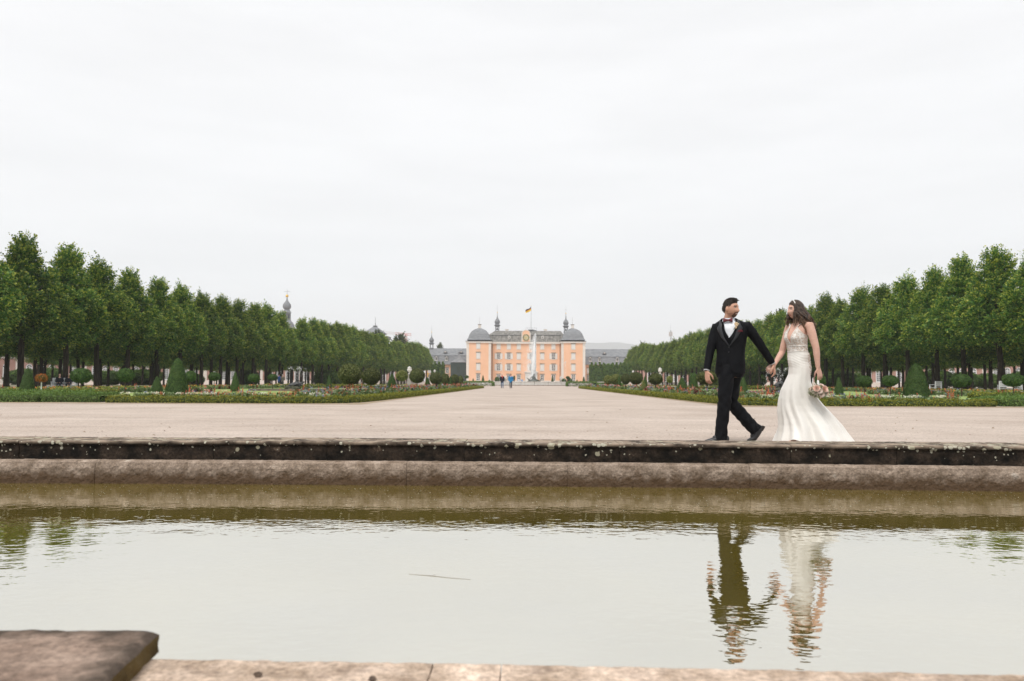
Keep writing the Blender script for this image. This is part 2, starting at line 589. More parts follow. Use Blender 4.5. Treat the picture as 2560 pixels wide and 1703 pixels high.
M = {}
M["gravel"] = gravel_mat()
M["sand"] = mat("sandy_gravel", (0.27, 0.205, 0.135), (0.40, 0.32, 0.235), scale=1.2, rough=0.95, spec=0.1, bump=0.4, bscale=60, detail=9)
M["coping"] = coping_mat()
M["ledge"] = ledge_mat("pink_sandstone_wet")
M["near_ledge"] = ledge_mat("pink_sandstone_dry", False)
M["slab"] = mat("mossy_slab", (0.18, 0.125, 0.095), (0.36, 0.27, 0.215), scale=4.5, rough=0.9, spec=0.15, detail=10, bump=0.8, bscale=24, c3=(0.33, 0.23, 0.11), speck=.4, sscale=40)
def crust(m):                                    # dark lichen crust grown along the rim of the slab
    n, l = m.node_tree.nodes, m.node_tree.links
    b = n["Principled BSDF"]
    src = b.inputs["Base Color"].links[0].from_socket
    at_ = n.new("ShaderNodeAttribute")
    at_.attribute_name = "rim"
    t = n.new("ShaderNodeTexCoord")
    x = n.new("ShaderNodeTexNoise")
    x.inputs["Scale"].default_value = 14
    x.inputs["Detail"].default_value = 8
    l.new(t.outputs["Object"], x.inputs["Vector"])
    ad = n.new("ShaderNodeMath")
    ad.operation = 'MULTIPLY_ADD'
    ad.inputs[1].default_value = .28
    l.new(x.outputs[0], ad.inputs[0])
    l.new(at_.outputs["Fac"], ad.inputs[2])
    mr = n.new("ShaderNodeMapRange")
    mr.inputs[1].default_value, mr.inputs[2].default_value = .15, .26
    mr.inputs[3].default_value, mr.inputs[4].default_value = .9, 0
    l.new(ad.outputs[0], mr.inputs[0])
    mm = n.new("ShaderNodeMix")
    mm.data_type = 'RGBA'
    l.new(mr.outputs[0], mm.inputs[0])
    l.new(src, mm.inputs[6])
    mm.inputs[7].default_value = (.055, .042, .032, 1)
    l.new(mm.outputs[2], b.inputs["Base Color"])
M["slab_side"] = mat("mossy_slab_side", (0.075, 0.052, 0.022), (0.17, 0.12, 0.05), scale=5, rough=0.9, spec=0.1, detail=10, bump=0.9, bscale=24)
crust(M["slab"])
M["water"] = water_mat()
M["lawn"] = mat("lawn_grass", (0.20, 0.28, 0.085), (0.30, 0.37, 0.13), scale=0.5, rough=0.9, spec=0.1, detail=9, bump=0.5, bscale=30)
M["soil"] = mat("bed_soil", (0.035, 0.04, 0.018), (0.07, 0.075, 0.03), scale=3, rough=0.95, spec=0.05)
M["far_green"] = mat("far_meadow", (0.16, 0.15, 0.10), (0.24, 0.22, 0.16), scale=0.02, rough=0.95, spec=0.05)
M["hill"] = mat("hill_forest", (0.035, 0.06, 0.05), (0.06, 0.09, 0.07), scale=0.004, rough=1, spec=0.0)
M["linden"] = leaf_mat("linden_leaf", (0.024, 0.074, 0.015), (0.074, 0.175, 0.036), (0.28, 0.37, 0.08), lightpos=0.80, trans=.24, obj_var=.24)
M["young_leaf"] = leaf_mat("young_linden_leaf", (0.17, 0.23, 0.04), (0.30, 0.35, 0.065), (0.45, 0.45, 0.10))
M["tree_dark"] = leaf_mat("dark_tree_leaf", (0.018, 0.035, 0.012), (0.045, 0.075, 0.022), (0.11, 0.13, 0.04))
M["core"] = mat("shade_toned_foliage_core", (0.04, 0.055, 0.02), (0.075, 0.10, 0.035), scale=9, rough=0.9, spec=0.05)  # inner twigs and leaves, coloured dark to paint the shade within
M["box"] = leaf_mat("box_leaf", (0.085, 0.105, 0.014), (0.195, 0.215, 0.03), (0.40, 0.385, 0.06), obj_var=0.12)
M["box_dark"] = leaf_mat("box_leaf_dark", (0.045, 0.10, 0.024), (0.11, 0.19, 0.045), (0.22, 0.31, 0.085), obj_var=0.12)
M["yew"] = leaf_mat("yew_needles", (0.02, 0.05, 0.012), (0.055, 0.12, 0.026), (0.15, 0.23, 0.05), obj_var=0.15, trans=0.12)
M["laurel"] = leaf_mat("laurel_leaf", (0.03, 0.05, 0.013), (0.10, 0.125, 0.035), (0.28, 0.28, 0.11), obj_var=0.2, trans=0.15)
M["golden"] = leaf_mat("golden_privet_leaf", (0.10, 0.13, 0.03), (0.22, 0.25, 0.07), (0.38, 0.36, 0.14), obj_var=0.1)
M["hornbeam"] = leaf_mat("hornbeam_leaf", (0.04, 0.085, 0.016), (0.08, 0.15, 0.03), (0.17, 0.24, 0.05), obj_var=0.1)
M["orange_lv"] = leaf_mat("orange_bloom", (0.15, 0.12, 0.03), (0.42, 0.13, 0.03), (0.62, 0.22, 0.05))
M["bark"] = mat("linden_bark", (0.018, 0.014, 0.011), (0.058, 0.047, 0.038), scale=4, rough=0.95, spec=0.1, bump=1.0, bscale=14, stretch=(3, 3, 0.5), obj_var=0.3)
M["stem"] = mat("topiary_stem", (0.07, 0.045, 0.03), (0.14, 0.10, 0.07), scale=8, rough=0.9)
M["white_stone"] = mat("pale_stone", (0.62, 0.60, 0.56), (0.74, 0.72, 0.68), scale=1.5, rough=0.8, spec=0.2, bump=0.2, bscale=10)
M["dark_step"] = mat("stained_step", (0.12, 0.095, 0.075), (0.22, 0.18, 0.14), scale=1.5, rough=0.9)
M["bronze"] = mat("dark_lead", (0.018, 0.018, 0.019), (0.055, 0.055, 0.056), scale=5, rough=0.45, spec=0.5)
M["grey_lead"] = mat("weathered_lead", (0.09, 0.10, 0.095), (0.20, 0.215, 0.20), scale=3, rough=0.6, spec=0.4)
M["gold"] = mat("gilding", (0.75, 0.48, 0.10), rough=0.3, metal=0.9)
M["rock"] = mat("dark_rock", (0.035, 0.04, 0.025), (0.10, 0.10, 0.06), scale=6, rough=0.9, bump=0.8)
M["chip"] = mat("brown_chip", (0.07, 0.05, 0.04), (0.16, 0.12, 0.09), scale=90, rough=0.9)
M["white_paint"] = mat("white_paint", (0.62, 0.64, 0.64), (0.72, 0.73, 0.72), scale=6, rough=0.5)

# ------------------------------------------------------------------ ground, pool
def yc(X):                                       # far waterline of the pool, gently bowed
    return 8.72 - 0.02 * X - 0.003 * min(X * X, 64)
def ground():
    xs = sorted(set([-8000, -1500, -600, -250, -120, -60, -30] + [x for x in range(-20, 21, 2)] + [30, 60, 120, 250, 600, 1500, 8000]))
    ys = [None, 14, 20, 30, 45, 60, 80, 100, 130, 160, 190, 214] + [220 + 2 * k for k in range(9)] + [250, 300, 400, 600, 1000, 2000, 8000]
    v, f = [], []
    for y in ys:
        for x in xs:
            if y is None:
                v.append((x, yc(max(-20, min(20, x))) + 0.6, 0))
            else:
                v.append((x, y, gz(y)))
    n = len(xs)
    for i in range(len(ys) - 1):
        for j in range(n - 1):
            f.append((i * n + j, i * n + j + 1, (i + 1) * n + j + 1, (i + 1) * n + j))
    mb = MB()
    mb.add(v, f)
    o = mb.build("gravel_ground", M["gravel"])
    tag(o, kind="structure")
    mb = MB()
    mb.add([(-60, -40, -0.03), (60, -40, -0.03), (60, 1.62, -0.03), (-60, 1.62, -0.03)], [(0, 1, 2, 3)])
    tag(mb.build("near_ground", M["sand"]), kind="structure")
ground()
mb = MB()
mb.add([(-60, 1.3, -0.39), (60, 1.3, -0.39), (60, 10.5, -0.39), (-60, 10.5, -0.39)], [(0, 1, 2, 3)])
tag(mb.build("pool_water", M["water"]), kind="structure")

from mathutils import noise as mnoise
def fine(prof, d):
    out = []
    for p, q in zip(prof[:-1], prof[1:]):
        k = max(1, int(math.hypot(q[0] - p[0], q[1] - p[1]) / d))
        out += [(p[0] + (q[0] - p[0]) * i / k, p[1] + (q[1] - p[1]) * i / k) for i in range(k)]
    return out + [prof[-1]]
def sweep_x(prof, x0, x1, yf, mb, mi=0, step=0.5, amp=0.0, fr=20.0):
    """extrude a (y, z) section along X, following yf(X), roughened like hewn stone"""
    k = max(1, int((x1 - x0) / step))
    rs = []
    for i in range(k + 1):
        x = x0 + (x1 - x0) * i / k
        rr_ = []
        for a, b in prof:
            p = Vector((x, yf(x) + a, b))
            if amp:
                n3 = mnoise.noise_vector(p * fr) * .6 + mnoise.noise_vector(p * fr * 2.7) * .4
                e = min(x - x0, x1 - x)
                p += Vector((0, n3.y, n3.z)) * amp
                if e < .02:                      # worn arrises at the joints
                    p += Vector((0, .0025, -.002)) * (1 - e / .02)
            rr_.append(p)
        rs.append(rr_)
    mb.rings(rs, mi)
cop_prof = [(0.62, -0.15), (0.23, -0.15), (0.22, -0.142), (0.222, 0.01), (0.216, 0.016), (0.204, 0.02), (0.2, 0.026), (0.2, 0.042), (0.203, 0.048), (0.206, 0.054), (0.216, 0.06), (0.82, 0.06), (0.82, -0.15)]
cop_prof = cop_prof[:1] + fine(cop_prof[1:11], .016) + fine(cop_prof[10:12], .06)[1:] + cop_prof[12:]
led_prof = [(0.7, -0.6), (0.0, -0.6), (0.0, -0.39), (0.004, -0.22), (0.02, -0.158), (0.06, -0.137), (0.18, -0.134), (0.7, -0.154)]
led_prof = led_prof[:2] + fine(led_prof[2:7], .018) + led_prof[7:]
cop = thing("pool_coping", "dark weathered sandstone coping with pale lichen along the far edge of the pool", "coping", (0, 0, 0))
joints = [-20.5, -18.2, -15.9, -13.6, -11.4, -9.3, -7.4] + [at(p, 1130, 8.85).x for p in (46, 530, 815, 1160, 1549, 1972, 2230)] + [6.9, 9.1, 11.2, 13.5, 15.7, 18.0, 20.4]
for a, b in zip(joints[:-1], joints[1:]):
    mb = MB()
    dy, dz = random.uniform(-.006, .006), random.uniform(-.004, .003)
    sweep_x([(p + dy - .09, q + dz + (.012 if q > .012 else 0)) for p, q in cop_prof], a + 0.003, b - 0.003, yc, mb, 0, *((.03, .005) if abs(a + b) < 16 else (.3, 0)))
    mb.build("coping_stone", M["coping"], cop)
led = thing("pool_ledge", "pink sandstone ledge with a dark waterline under the far coping", "ledge", (0, 0, 0))
ljs = [-20.6, -17.9, -15.2, -12.6, -10.0, -7.6] + [at(p, 1190, 8.6).x for p in (218, 640, 1010, 1420, 1880, 2310)] + [6.4, 9.0, 11.6, 14.2, 16.9, 20.3]
for a, b in zip(ljs[:-1], ljs[1:]):
    mb = MB()
    dy = random.uniform(-.006, .006)
    sweep_x([(p + dy, q) for p, q in led_prof], a + 0.0012, b - 0.0012, yc, mb, 0, *((.025, .007) if abs(a + b) < 16 else (.3, 0)))
    mb.build("ledge_stone", M["ledge"], led)
# near edge of the pool
near = thing("near_pool_ledge", "pale pink sandstone ledge running along the bottom of the picture", "ledge", (0, 0, 0))
edge = [(-2600, 1600), (418, 1641), (1086, 1650), (1254, 1653), (2560, 1680), (5200, 1735)]
def near_y(x):
    pts = [gp(*p) for p in edge]
    for p, q in zip(pts[:-1], pts[1:]):
        if p.x <= x <= q.x:
            return p.y + (q.y - p.y) * (x - p.x) / (q.x - p.x)
    return pts[0].y if x < pts[0].x else pts[-1].y
nx = [-5.0, -3.4, -1.9, gp(1086, 1650).x, gp(1254, 1653).x, 1.55, 3.0, 4.8]
near_prof = [(-1.2, -0.5), (-1.2, -0.004), (-0.5, -0.002), (-0.03, 0.0), (-0.008, -0.006), (0.0, -0.03), (-0.002, -.1), (-0.004, -0.5)]
near_prof = near_prof[:2] + fine(near_prof[2:7], .02) + near_prof[7:]
for a, b in zip(nx[:-1], nx[1:]):
    mb = MB()
    sweep_x(near_prof, a + 0.0018, b - 0.0018, near_y, mb, step=.02, amp=.006)
    mb.build("ledge_stone", M["near_ledge"], near)
c = gp(397, 1575, 0.06)
mb = MB()
bev = 0.012
y0 = 0.5
ex = gp(261, 1703, 0.06)
slope = (ex.x - c.x) / (ex.y - c.y)
def exx(y):
    return c.x + slope * (y - c.y)
ny, nxx = 60, 90
v, f = [], []
for i in range(ny + 1):
    y = 1.2 + (c.y - 1.2) * i / ny
    for j in range(nxx + 1):
        x = -2.6 + (exx(y) + 2.6) * j / nxx
        e = min(exx(y) - x, c.y - y)
        p = Vector((x, y, 0))
        n3 = mnoise.noise_vector(p * 9) * .6 + mnoise.noise_vector(p * 30) * .4
        v.append((x + n3.x * .006, y + n3.y * .006, 0.062 + n3.z * .006 - .014 * max(0, 1 - e / .022) ** 2))
for i in range(ny):
    for j in range(nxx):
        a = i * (nxx + 1) + j
        f.append((a, a + 1, a + nxx + 2, a + nxx + 1))
mb.add(v, f, 0)
far_e = [v[ny * (nxx + 1) + j] for j in range(nxx + 1)]
side_e = [v[i * (nxx + 1) + nxx] for i in range(ny + 1)]
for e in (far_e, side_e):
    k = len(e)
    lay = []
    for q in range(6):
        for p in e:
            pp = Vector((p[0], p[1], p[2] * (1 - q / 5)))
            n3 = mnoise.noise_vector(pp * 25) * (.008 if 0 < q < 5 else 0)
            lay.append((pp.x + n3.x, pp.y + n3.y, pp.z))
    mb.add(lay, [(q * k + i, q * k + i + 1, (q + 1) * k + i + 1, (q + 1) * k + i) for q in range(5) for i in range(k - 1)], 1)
rim_d = [min(exx(p[1]) - p[0], c.y - p[1]) for p in mb.v]
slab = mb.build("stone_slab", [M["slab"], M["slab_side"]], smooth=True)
slab.data.attributes.new("rim", 'FLOAT', 'POINT').data.foreach_set("value", rim_d)
tag(slab, "mossy brown stone slab with a broken corner at the bottom left of the picture", "slab")
# twig and leaves adrift
a, b = gp(1022, 1435, -0.388), gp(1176, 1448, -0.388)
mb = MB()
mb.tube([a, a.lerp(b, .33) + Vector((0, .008, 0)), a.lerp(b, .7) - Vector((0, .005, 0)), b], [0.0008, 0.0014, 0.0012, 0.0008], 6)
mb.tube([a.lerp(b, .36), a.lerp(b, .44) + Vector((0.0, 0.03, 0.004))], [0.0015, 0.001], 5)
tag(mb.build("floating_twig", mat("dry_reed", (0.50, 0.47, 0.42), rough=.8)), "thin brown twig floating in the middle of the pool", "twig")
for k, (px, py, s, lb) in enumerate([(645, 1686, 0.030, "small brown stone chip lying on the near ledge left of centre"), (930, 1698, 0.034, "dark stone chip on the near ledge at the bottom edge of the picture")]):
    p = gp(px, py, 0.008)
    mb = MB()
    mb.ell((0, 0, 0), (s * .38, s * .26, s * .2), seg=7, rows=5)
    mb.v = [(x + random.uniform(-.003, .003), y + random.uniform(-.003, .003), z + random.uniform(-.002, .002)) for x, y, z in mb.v]
    o = mb.build("stone_chip", M["chip"], loc=p)
    o.rotation_euler = (0.2, 0.1, k)
    tag(o, lb, "stone")

# loose stones and dry leaves lying on the gravel
def pebbles():
    n = 2200
    y = 9.42 + 17 * rng.random(n) ** 1.7
    x = rng.uniform(-.78, .78, n) * (y + 1)
    sz = .0055 * (.5 + rng.exponential(.6, n)).clip(.5, 2.2)
    base = np.array([(1, 0, 0), (0, 1, 0), (-1, 0, 0), (0, -1, 0)])
    v = np.zeros((n, 8, 3))
    a = rng.random(n) * 6.283
    for k in range(4):
        an = a + k * math.pi / 2 + rng.normal(0, .25, n)
        r = sz * rng.uniform(.7, 1.3, n)
        v[:, k] = np.stack([x + r * np.cos(an), y + r * np.sin(an), np.full(n, -.002)], axis=1)
        v[:, 4 + k] = np.stack([x + r * .6 * np.cos(an), y + r * .6 * np.sin(an), sz * rng.uniform(.6, 1.1, n)], axis=1)
    f = np.array([(4, 5, 6, 7), (0, 1, 5, 4), (1, 2, 6, 5), (2, 3, 7, 6), (3, 0, 4, 7)])
    ff = (np.arange(n)[:, None, None] * 8 + f[None]).reshape(-1, 4)
    o = link("loose_stones", arr_mesh("loose_stones", v.reshape(-1, 3), ff, [leaf_mat("stone_mix", (.32, .26, .22), (.44, .37, .32), (.56, .50, .44), trans=0.0, rough=.9)]))
    tag(o, "loose pebbles scattered over the gravel behind the coping", "pebbles", kind="stuff")
    m_ = 150
    y = 9.6 + 14 * rng.random(m_)
    x = rng.uniform(-.75, .75, m_) * (y + 1)
    lv, lf = leaf_quads(np.stack([x, y, np.full(m_, .008)], axis=1), np.array([0, 0, 1]) + rng.normal(0, .25, (m_, 3)), .035 * (.6 + .8 * rng.random(m_)), .6)
    tag(link("fallen_leaves", arr_mesh("fallen_leaves", lv, lf, [leaf_mat("dry_leaf", (.10, .06, .03), (.2, .13, .06), (.3, .24, .1), trans=.1)])), "dry leaves scattered on the gravel", "leaves", kind="stuff")
pebbles()
def specks():                                    # pollen and fluff drifting on the pool
    n = 900
    y = 7.1 + 1.45 * rng.random(n)
    x = rng.uniform(-.7, .7, n) * (y + .5)
    lv, lf = leaf_quads(np.stack([x, y, np.full(n, -.3885)], axis=1), np.array([0, 0, 1.0]) + rng.normal(0, .03, (n, 3)), .011 * (.4 + rng.random(n)), .8)
    tag(link("floating_fluff", arr_mesh("floating_fluff", lv, lf, [mat("pale_fluff", (.62, .6, .5), rough=.9)])), "pale specks of fluff floating on the pool", "fluff", kind="stuff")
specks()

# ------------------------------------------------------------------ foliage makers
def resample(path, step):
    out = []
    for (x0, y0), (x1, y1) in zip(path[:-1], path[1:]):
        d = math.hypot(x1 - x0, y1 - y0)
        k = max(1, int(d / step))
        for i in range(k):
            out.append((x0 + (x1 - x0) * i / k, y0 + (y1 - y0) * i / k))
    out.append(path[-1])
    return np.array(out)
def hedge(label, path, width, height, leafm, leaf=0.05, dens=420, name="box_hedge", z0=None, group=None, ref=27.0, cat="hedge"):
    P = resample(path, 0.35)
    T = unit(np.gradient(P, axis=0))
    Nn = np.stack([-T[:, 1], T[:, 0]], axis=1)
    zb = np.array([gz(y) if z0 is None else z0 for y in P[:, 1]])
    k = len(P)
    wob = lambda a: a * ((0.93 + 0.06 * rng.random(k)) if height > .5 else (0.80 + 0.12 * rng.random(k)))
    w, h = wob(width / 2 - 0.03), wob(height - 0.03)
    rs = []
    for i in range(k):
        rs.append([(P[i, 0] + Nn[i, 0] * a * w[i], P[i, 1] + Nn[i, 1] * a * w[i], zb[i] + b * h[i]) for a, b in ((-1, 0), (-1, .8), (-.8, .97), (.8, .97), (1, .8), (1, 0))])
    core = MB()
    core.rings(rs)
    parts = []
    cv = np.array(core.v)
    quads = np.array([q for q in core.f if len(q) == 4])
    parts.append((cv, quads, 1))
    seg = np.hypot(*(P[1:] - P[:-1]).T)
    per = 2 * height + width
    sc_ = np.maximum(P[:-1, 1] / ref, 0.7)
    cnt = (seg * per * dens / sc_ ** 1.25).astype(int) + 1
    idx = np.repeat(np.arange(k - 1), cnt)
    n = len(idx)
    t = rng.random(n)
    pos2 = P[idx] + (P[idx + 1] - P[idx]) * t[:, None]
    nn = Nn[idx]
    u = rng.random(n) * per
    side = np.where(u < height, -1.0, np.where(u > height + width, 1.0, 0.0))
    zz = np.where(side < 0, u, np.where(side > 0, u - height - width, height))
    off = np.where(side == 0, u - height - width / 2, side * width / 2)
    lump = 1 + 0.10 * np.sin(pos2[:, 0] * 5.1 + pos2[:, 1] * 3.7) + 0.07 * np.sin(pos2[:, 0] * 11 - pos2[:, 1] * 13)
    rnd = np.clip((zz / height - 0.75) * 4, 0, 1)
    off = off * np.where(side == 0, 1, 1 - 0.12 * rnd)
    edge_d = np.where(side == 0, np.clip((np.abs(off) / (width / 2) - 0.75) * 4, 0, 1) * 0.10 * height, 0)
    z = zz * lump - edge_d + rng.normal(0, 0.012, n) + (side == 0) * np.abs(rng.normal(0, leaf * .5, n))
    jit = np.abs(rng.normal(0, leaf * .3, n)) * np.sign(off)
    pos = np.stack([pos2[:, 0] + nn[:, 0] * (off + jit), pos2[:, 1] + nn[:, 1] * (off + jit), zb[idx] + np.maximum(z, 0.01)], axis=1)
    nrm = np.stack([nn[:, 0] * side, nn[:, 1] * side, (side == 0) * 1.0 + 0.25], axis=1) + rng.normal(0, 0.55, (n, 3))
    size = leaf * (0.7 + 0.6 * rng.random(n)) * sc_[idx] ** 0.55
    lv, lf = leaf_quads(pos, nrm, size, 0.75)
    parts.append((lv, lf, 0))
    # leafy ends
    for e, s in ((0, -1), (k - 1, 1)):
        m_ = int(width * height * dens / max(P[e, 1] / ref, .7) ** 1.25) + 2
        a = (rng.random(m_) - .5) * width
        p = np.stack([P[e, 0] + Nn[e, 0] * a + T[e, 0] * s * .02, P[e, 1] + Nn[e, 1] * a + T[e, 1] * s * .02, zb[e] + rng.random(m_) * height], axis=1)
        q = np.tile(np.array([T[e, 0] * s, T[e, 1] * s, .2]), (m_, 1)) + rng.normal(0, .5, (m_, 3))
        lv, lf = leaf_quads(p, q, leaf * (0.7 + 0.6 * rng.random(m_)) * max(P[e, 1] / ref, .7) ** .55, .75)
        parts.append((lv, lf, 0))
    v, f, mi = join_arr(parts)
    o0 = np.array([P[0, 0], P[0, 1], zb[0]])
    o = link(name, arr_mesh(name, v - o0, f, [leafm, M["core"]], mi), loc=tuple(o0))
    return tag(o, label, cat, group)
def solid_leaves(prof, n, leaf, leafm, name, lump=0.04, seed=0, aspect=.7, rough=.5, inset=0.93):
    """leaf shell round a lathe profile [(r, z)...], with a core coloured dark for inner shade"""
    g = np.random.default_rng(seed)
    pr = np.array(prof)
    d = np.hypot(*(pr[1:] - pr[:-1]).T)
    area = d * (pr[1:, 0] + pr[:-1, 0]) + 1e-6
    idx = g.choice(len(d), n, p=area / area.sum())
    t = g.random(n)
    rz = pr[idx] + (pr[idx + 1] - pr[idx]) * t[:, None]
    dd = pr[idx + 1] - pr[idx]
    nr_, nz_ = dd[:, 1], -dd[:, 0]
    ln = np.hypot(nr_, nz_) + 1e-9
    nr_, nz_ = nr_ / ln, nz_ / ln
    ph = g.random(n) * 2 * math.pi
    S = max(pr[:, 0].max(), 0.05)
    bumpv = lump * S * (np.sin(ph * 5 + rz[:, 1] / S * 4 + seed) + np.sin(ph * 9 - rz[:, 1] / S * 7) * .7) + g.normal(0, leaf * .25, n)
    r = rz[:, 0] + nr_ * bumpv
    z = rz[:, 1] + nz_ * bumpv
    pos = np.stack([r * np.cos(ph), r * np.sin(ph), z], axis=1)
    nrm = np.stack([nr_ * np.cos(ph), nr_ * np.sin(ph), nz_ + .25], axis=1) + g.normal(0, rough, (n, 3))
    lv, lf = leaf_quads(pos, nrm, leaf * (.7 + .6 * g.random(n)), aspect)
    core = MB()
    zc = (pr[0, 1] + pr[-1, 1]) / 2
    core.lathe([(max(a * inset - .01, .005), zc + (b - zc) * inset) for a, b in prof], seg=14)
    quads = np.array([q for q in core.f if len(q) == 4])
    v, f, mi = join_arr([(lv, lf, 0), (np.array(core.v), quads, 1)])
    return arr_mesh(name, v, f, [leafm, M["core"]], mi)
# ------------------------------------------------------------------ parterre: verges, lawns, hedges
YL, YR = 27.0, 26.3                              # front edge of the left and right parterre
XP = 6.3                                         # half width of the main path
VIEW = {}
for s, side, Y0 in ((-1, "left", YL), (1, "right", YR)):
    mb = MB()
    mb.add([(s * x, y, 0.004) for x, y in ((9.0, Y0 + 1.8), (30.5, Y0 + 3.2), (30.5, 98), (9.0, 98))], [(0, 1, 2, 3) if s > 0 else (3, 2, 1, 0)])
    tag(mb.build("lawn", M["lawn"]), kind="structure")
    mb = MB()
    mb.add([(s * x, y, 0.008) for x, y in ((XP + .3, Y0 + .3), (15.0, Y0 + .3), (15.0, Y0 + 2.2), (9.2, Y0 + 2.2), (9.2, 101), (XP + .3, 101))], [(0, 1, 2, 3, 4, 5) if s > 0 else (5, 4, 3, 2, 1, 0)])
    tag(mb.build("bed_soil", M["soil"]), kind="structure")
    # sandy strip along the front of the beds
    mb = MB()
    mb.add([(s * x, y, 0.004) for x, y in ((XP - .5, Y0 - 1.3), (34, Y0 - 1.3), (34, Y0 + .1), (XP + .9, Y0 + .1), (XP + .1, Y0 + 1.0), (XP + .1, 101), (XP - .5, 101))], [(0, 1, 2, 3, 4, 5, 6) if s > 0 else (6, 5, 4, 3, 2, 1, 0)])
    tag(mb.build("sandy_verge", M["sand"]), kind="structure")
    mb = MB()
    mb.add([(s * x, y, 0.004) for x, y in ((32.5, 22), (110, 22), (110, 150), (32.5, 150))], [(0, 1, 2, 3) if s > 0 else (3, 2, 1, 0)])
    tag(mb.build("lime_walk_ground", M["far_green"]), kind="structure")
    # low box edging: front, rounded corner, along the path
    hedge(f"low yellow-green box edging round the {side} flower bed", [(s * 14.7, Y0), (s * 11, Y0), (s * (XP + 1.6), Y0), (s * (XP + .7), Y0 + .35), (s * (XP + .3), Y0 + 1.2), (s * (XP + .15), Y0 + 4), (s * XP, 60), (s * XP, 102)], 0.48, 0.20, M["box"], leaf=0.045, dens=850)
    # broad box compartments beyond the flower bed
    hedge(f"broad flat-topped box hedge at the {side} end of the front bed, nearest the gravel", [(s * 15.3, Y0 + 1.3), (s * 17.2, Y0 + 1.2)], 2.2, 0.27, M["box_dark"], leaf=0.045, dens=800)
    hedge(f"broad flat-topped box hedge at the far {side} edge of the picture", [(s * 17.35, Y0 + 1.0), (s * 26, Y0 + 0.8)], 2.0, 0.27, M["box_dark"], leaf=0.045, dens=800)
    hedge(f"second row of box hedge on the {side}, behind the broad front hedges", [(s * 18.5, Y0 + 6.0), (s * 30, Y0 + 5.6)], 0.8, 0.30, M["box_dark"], leaf=0.06, dens=420)
    hedge(f"low box line on the {side} in front of the far flower strip", [(s * 22.5, Y0 + 15.5), (s * 32, Y0 + 15)], 0.6, 0.26, M["box"], leaf=0.06, dens=420)
    hedge(f"low box line on the {side} across the lawn behind the small fountain", [(s * 9.5, 92), (s * 31, 92)], 0.7, 0.4, M["box"], leaf=0.06, dens=420)
    hedge(f"long low box line on the {side} at the foot of the limes", [(s * 31.5, Y0 + 6), (s * 31.5, 100)], 0.7, 0.28, M["box"], leaf=0.06, dens=300)
    hedge(f"clipped box block at the far {side} end of the path before the white basin", [(s * 8.9 - (.8 if s < 0 else -.8), 148), (s * 8.9 - (.8 if s < 0 else -.8), 156)], 5.5, 0.8, M["box_dark"], leaf=0.07, dens=300)
    hedge(f"lower box block at the far {side} end of the path, farther from the axis", [(s * 14.8, 146), (s * 14.8, 155)], 4.8, 0.6, M["box_dark"], leaf=0.07, dens=300)
# tall clipped hornbeam hedges before the palace wings
p0, p1 = wx(1476, 236), wx(1580, 236)
hedge("tall clipped hornbeam hedge in front of the right palace wing", [(p0, 238), (p1, 238)], 3.0, wz(914, 238, 1520) - 1.0, M["hornbeam"], leaf=0.16, dens=420, name="tall_hedge")
hedge("short piece of tall clipped hedge in front of the left palace wing", [(wx(1080, 238), 238), (wx(1110, 238), 238)], 3.0, wz(912, 238, 1100) - 1.0, M["hornbeam"], leaf=0.16, dens=420, name="tall_hedge")

# ------------------------------------------------------------------ topiary
cone_tall = [(0.02, 0.0), (0.40, 0.02), (0.425, 0.12), (0.40, 0.30), (0.345, 0.62), (0.275, 0.98), (0.20, 1.22), (0.135, 1.40), (0.06, 1.49), (0.01, 1.5)]
cone_point = [(0.02, 0.0), (0.33, 0.02), (0.355, 0.12), (0.33, 0.30), (0.25, 0.62), (0.16, 0.92), (0.07, 1.13), (0.01, 1.2)]
ballp = [(0.5 * math.cos(a), 0.5 * math.sin(a)) for a in np.linspace(-math.pi / 2, math.pi / 2, 13)]
flatp = [(0.5 * math.cos(a) ** .8, 0.34 * math.sin(a)) for a in np.linspace(-math.pi / 2 + .001, math.pi / 2 - .001, 13)]
ME = {
    "tall": solid_leaves(cone_tall, 17000, 0.034, M["yew"], "tall_cone", 0.018, 1, aspect=.45, rough=.35),
    "tall2": solid_leaves(cone_tall, 17000, 0.034, M["yew"], "tall_cone_b", 0.022, 9, aspect=.45, rough=.35),
    "point": solid_leaves(cone_point, 6000, 0.038, M["yew"], "cone", 0.018, 2, aspect=.5, rough=.4),
    "gold": solid_leaves(cone_point, 2200, 0.07, M["golden"], "golden_cone", 0.06, 3),
    "ball": solid_leaves(ballp, 6500, 0.065, M["laurel"], "ball", 0.03, 4, rough=.6),
    "flat": solid_leaves(flatp, 5000, 0.06, M["yew"], "flat_ball", 0.06, 5, rough=.6),
    "goldball": solid_leaves(ballp, 2600, 0.09, M["golden"], "golden_ball", 0.06, 6, rough=.7),
    "orange": solid_leaves(flatp, 900, 0.10, M["orange_lv"], "orange_ball", 0.1, 7, rough=.8),
    "shrub": solid_leaves([(0.5 * math.cos(a), 0.4 + 0.4 * math.sin(a)) for a in np.linspace(-math.pi / 2, math.pi / 2, 13)], 4200, 0.07, M["hornbeam"], "shrub", 0.06, 8, rough=.7),
}
def cone(label, px, top, w, Y, key="point", group=None):
    """a clipped cone whose foot is on the ground at depth Y"""
    x = wx(px, Y)
    h = at(px, top, Y).z - gz(Y)
    nat = {"tall": (0.85, 1.5), "tall2": (0.85, 1.5), "point": (0.71, 1.2), "gold": (0.71, 1.2)}[key]
    o = link("topiary_cone", ME[key], loc=(x, Y, gz(Y)))
    ws = w * Y / F / nat[0]
    o.scale = (ws, ws, h / nat[1])
    o.rotation_euler = (0, 0, random.uniform(0, 6))
    return tag(o, label, "topiary", group)
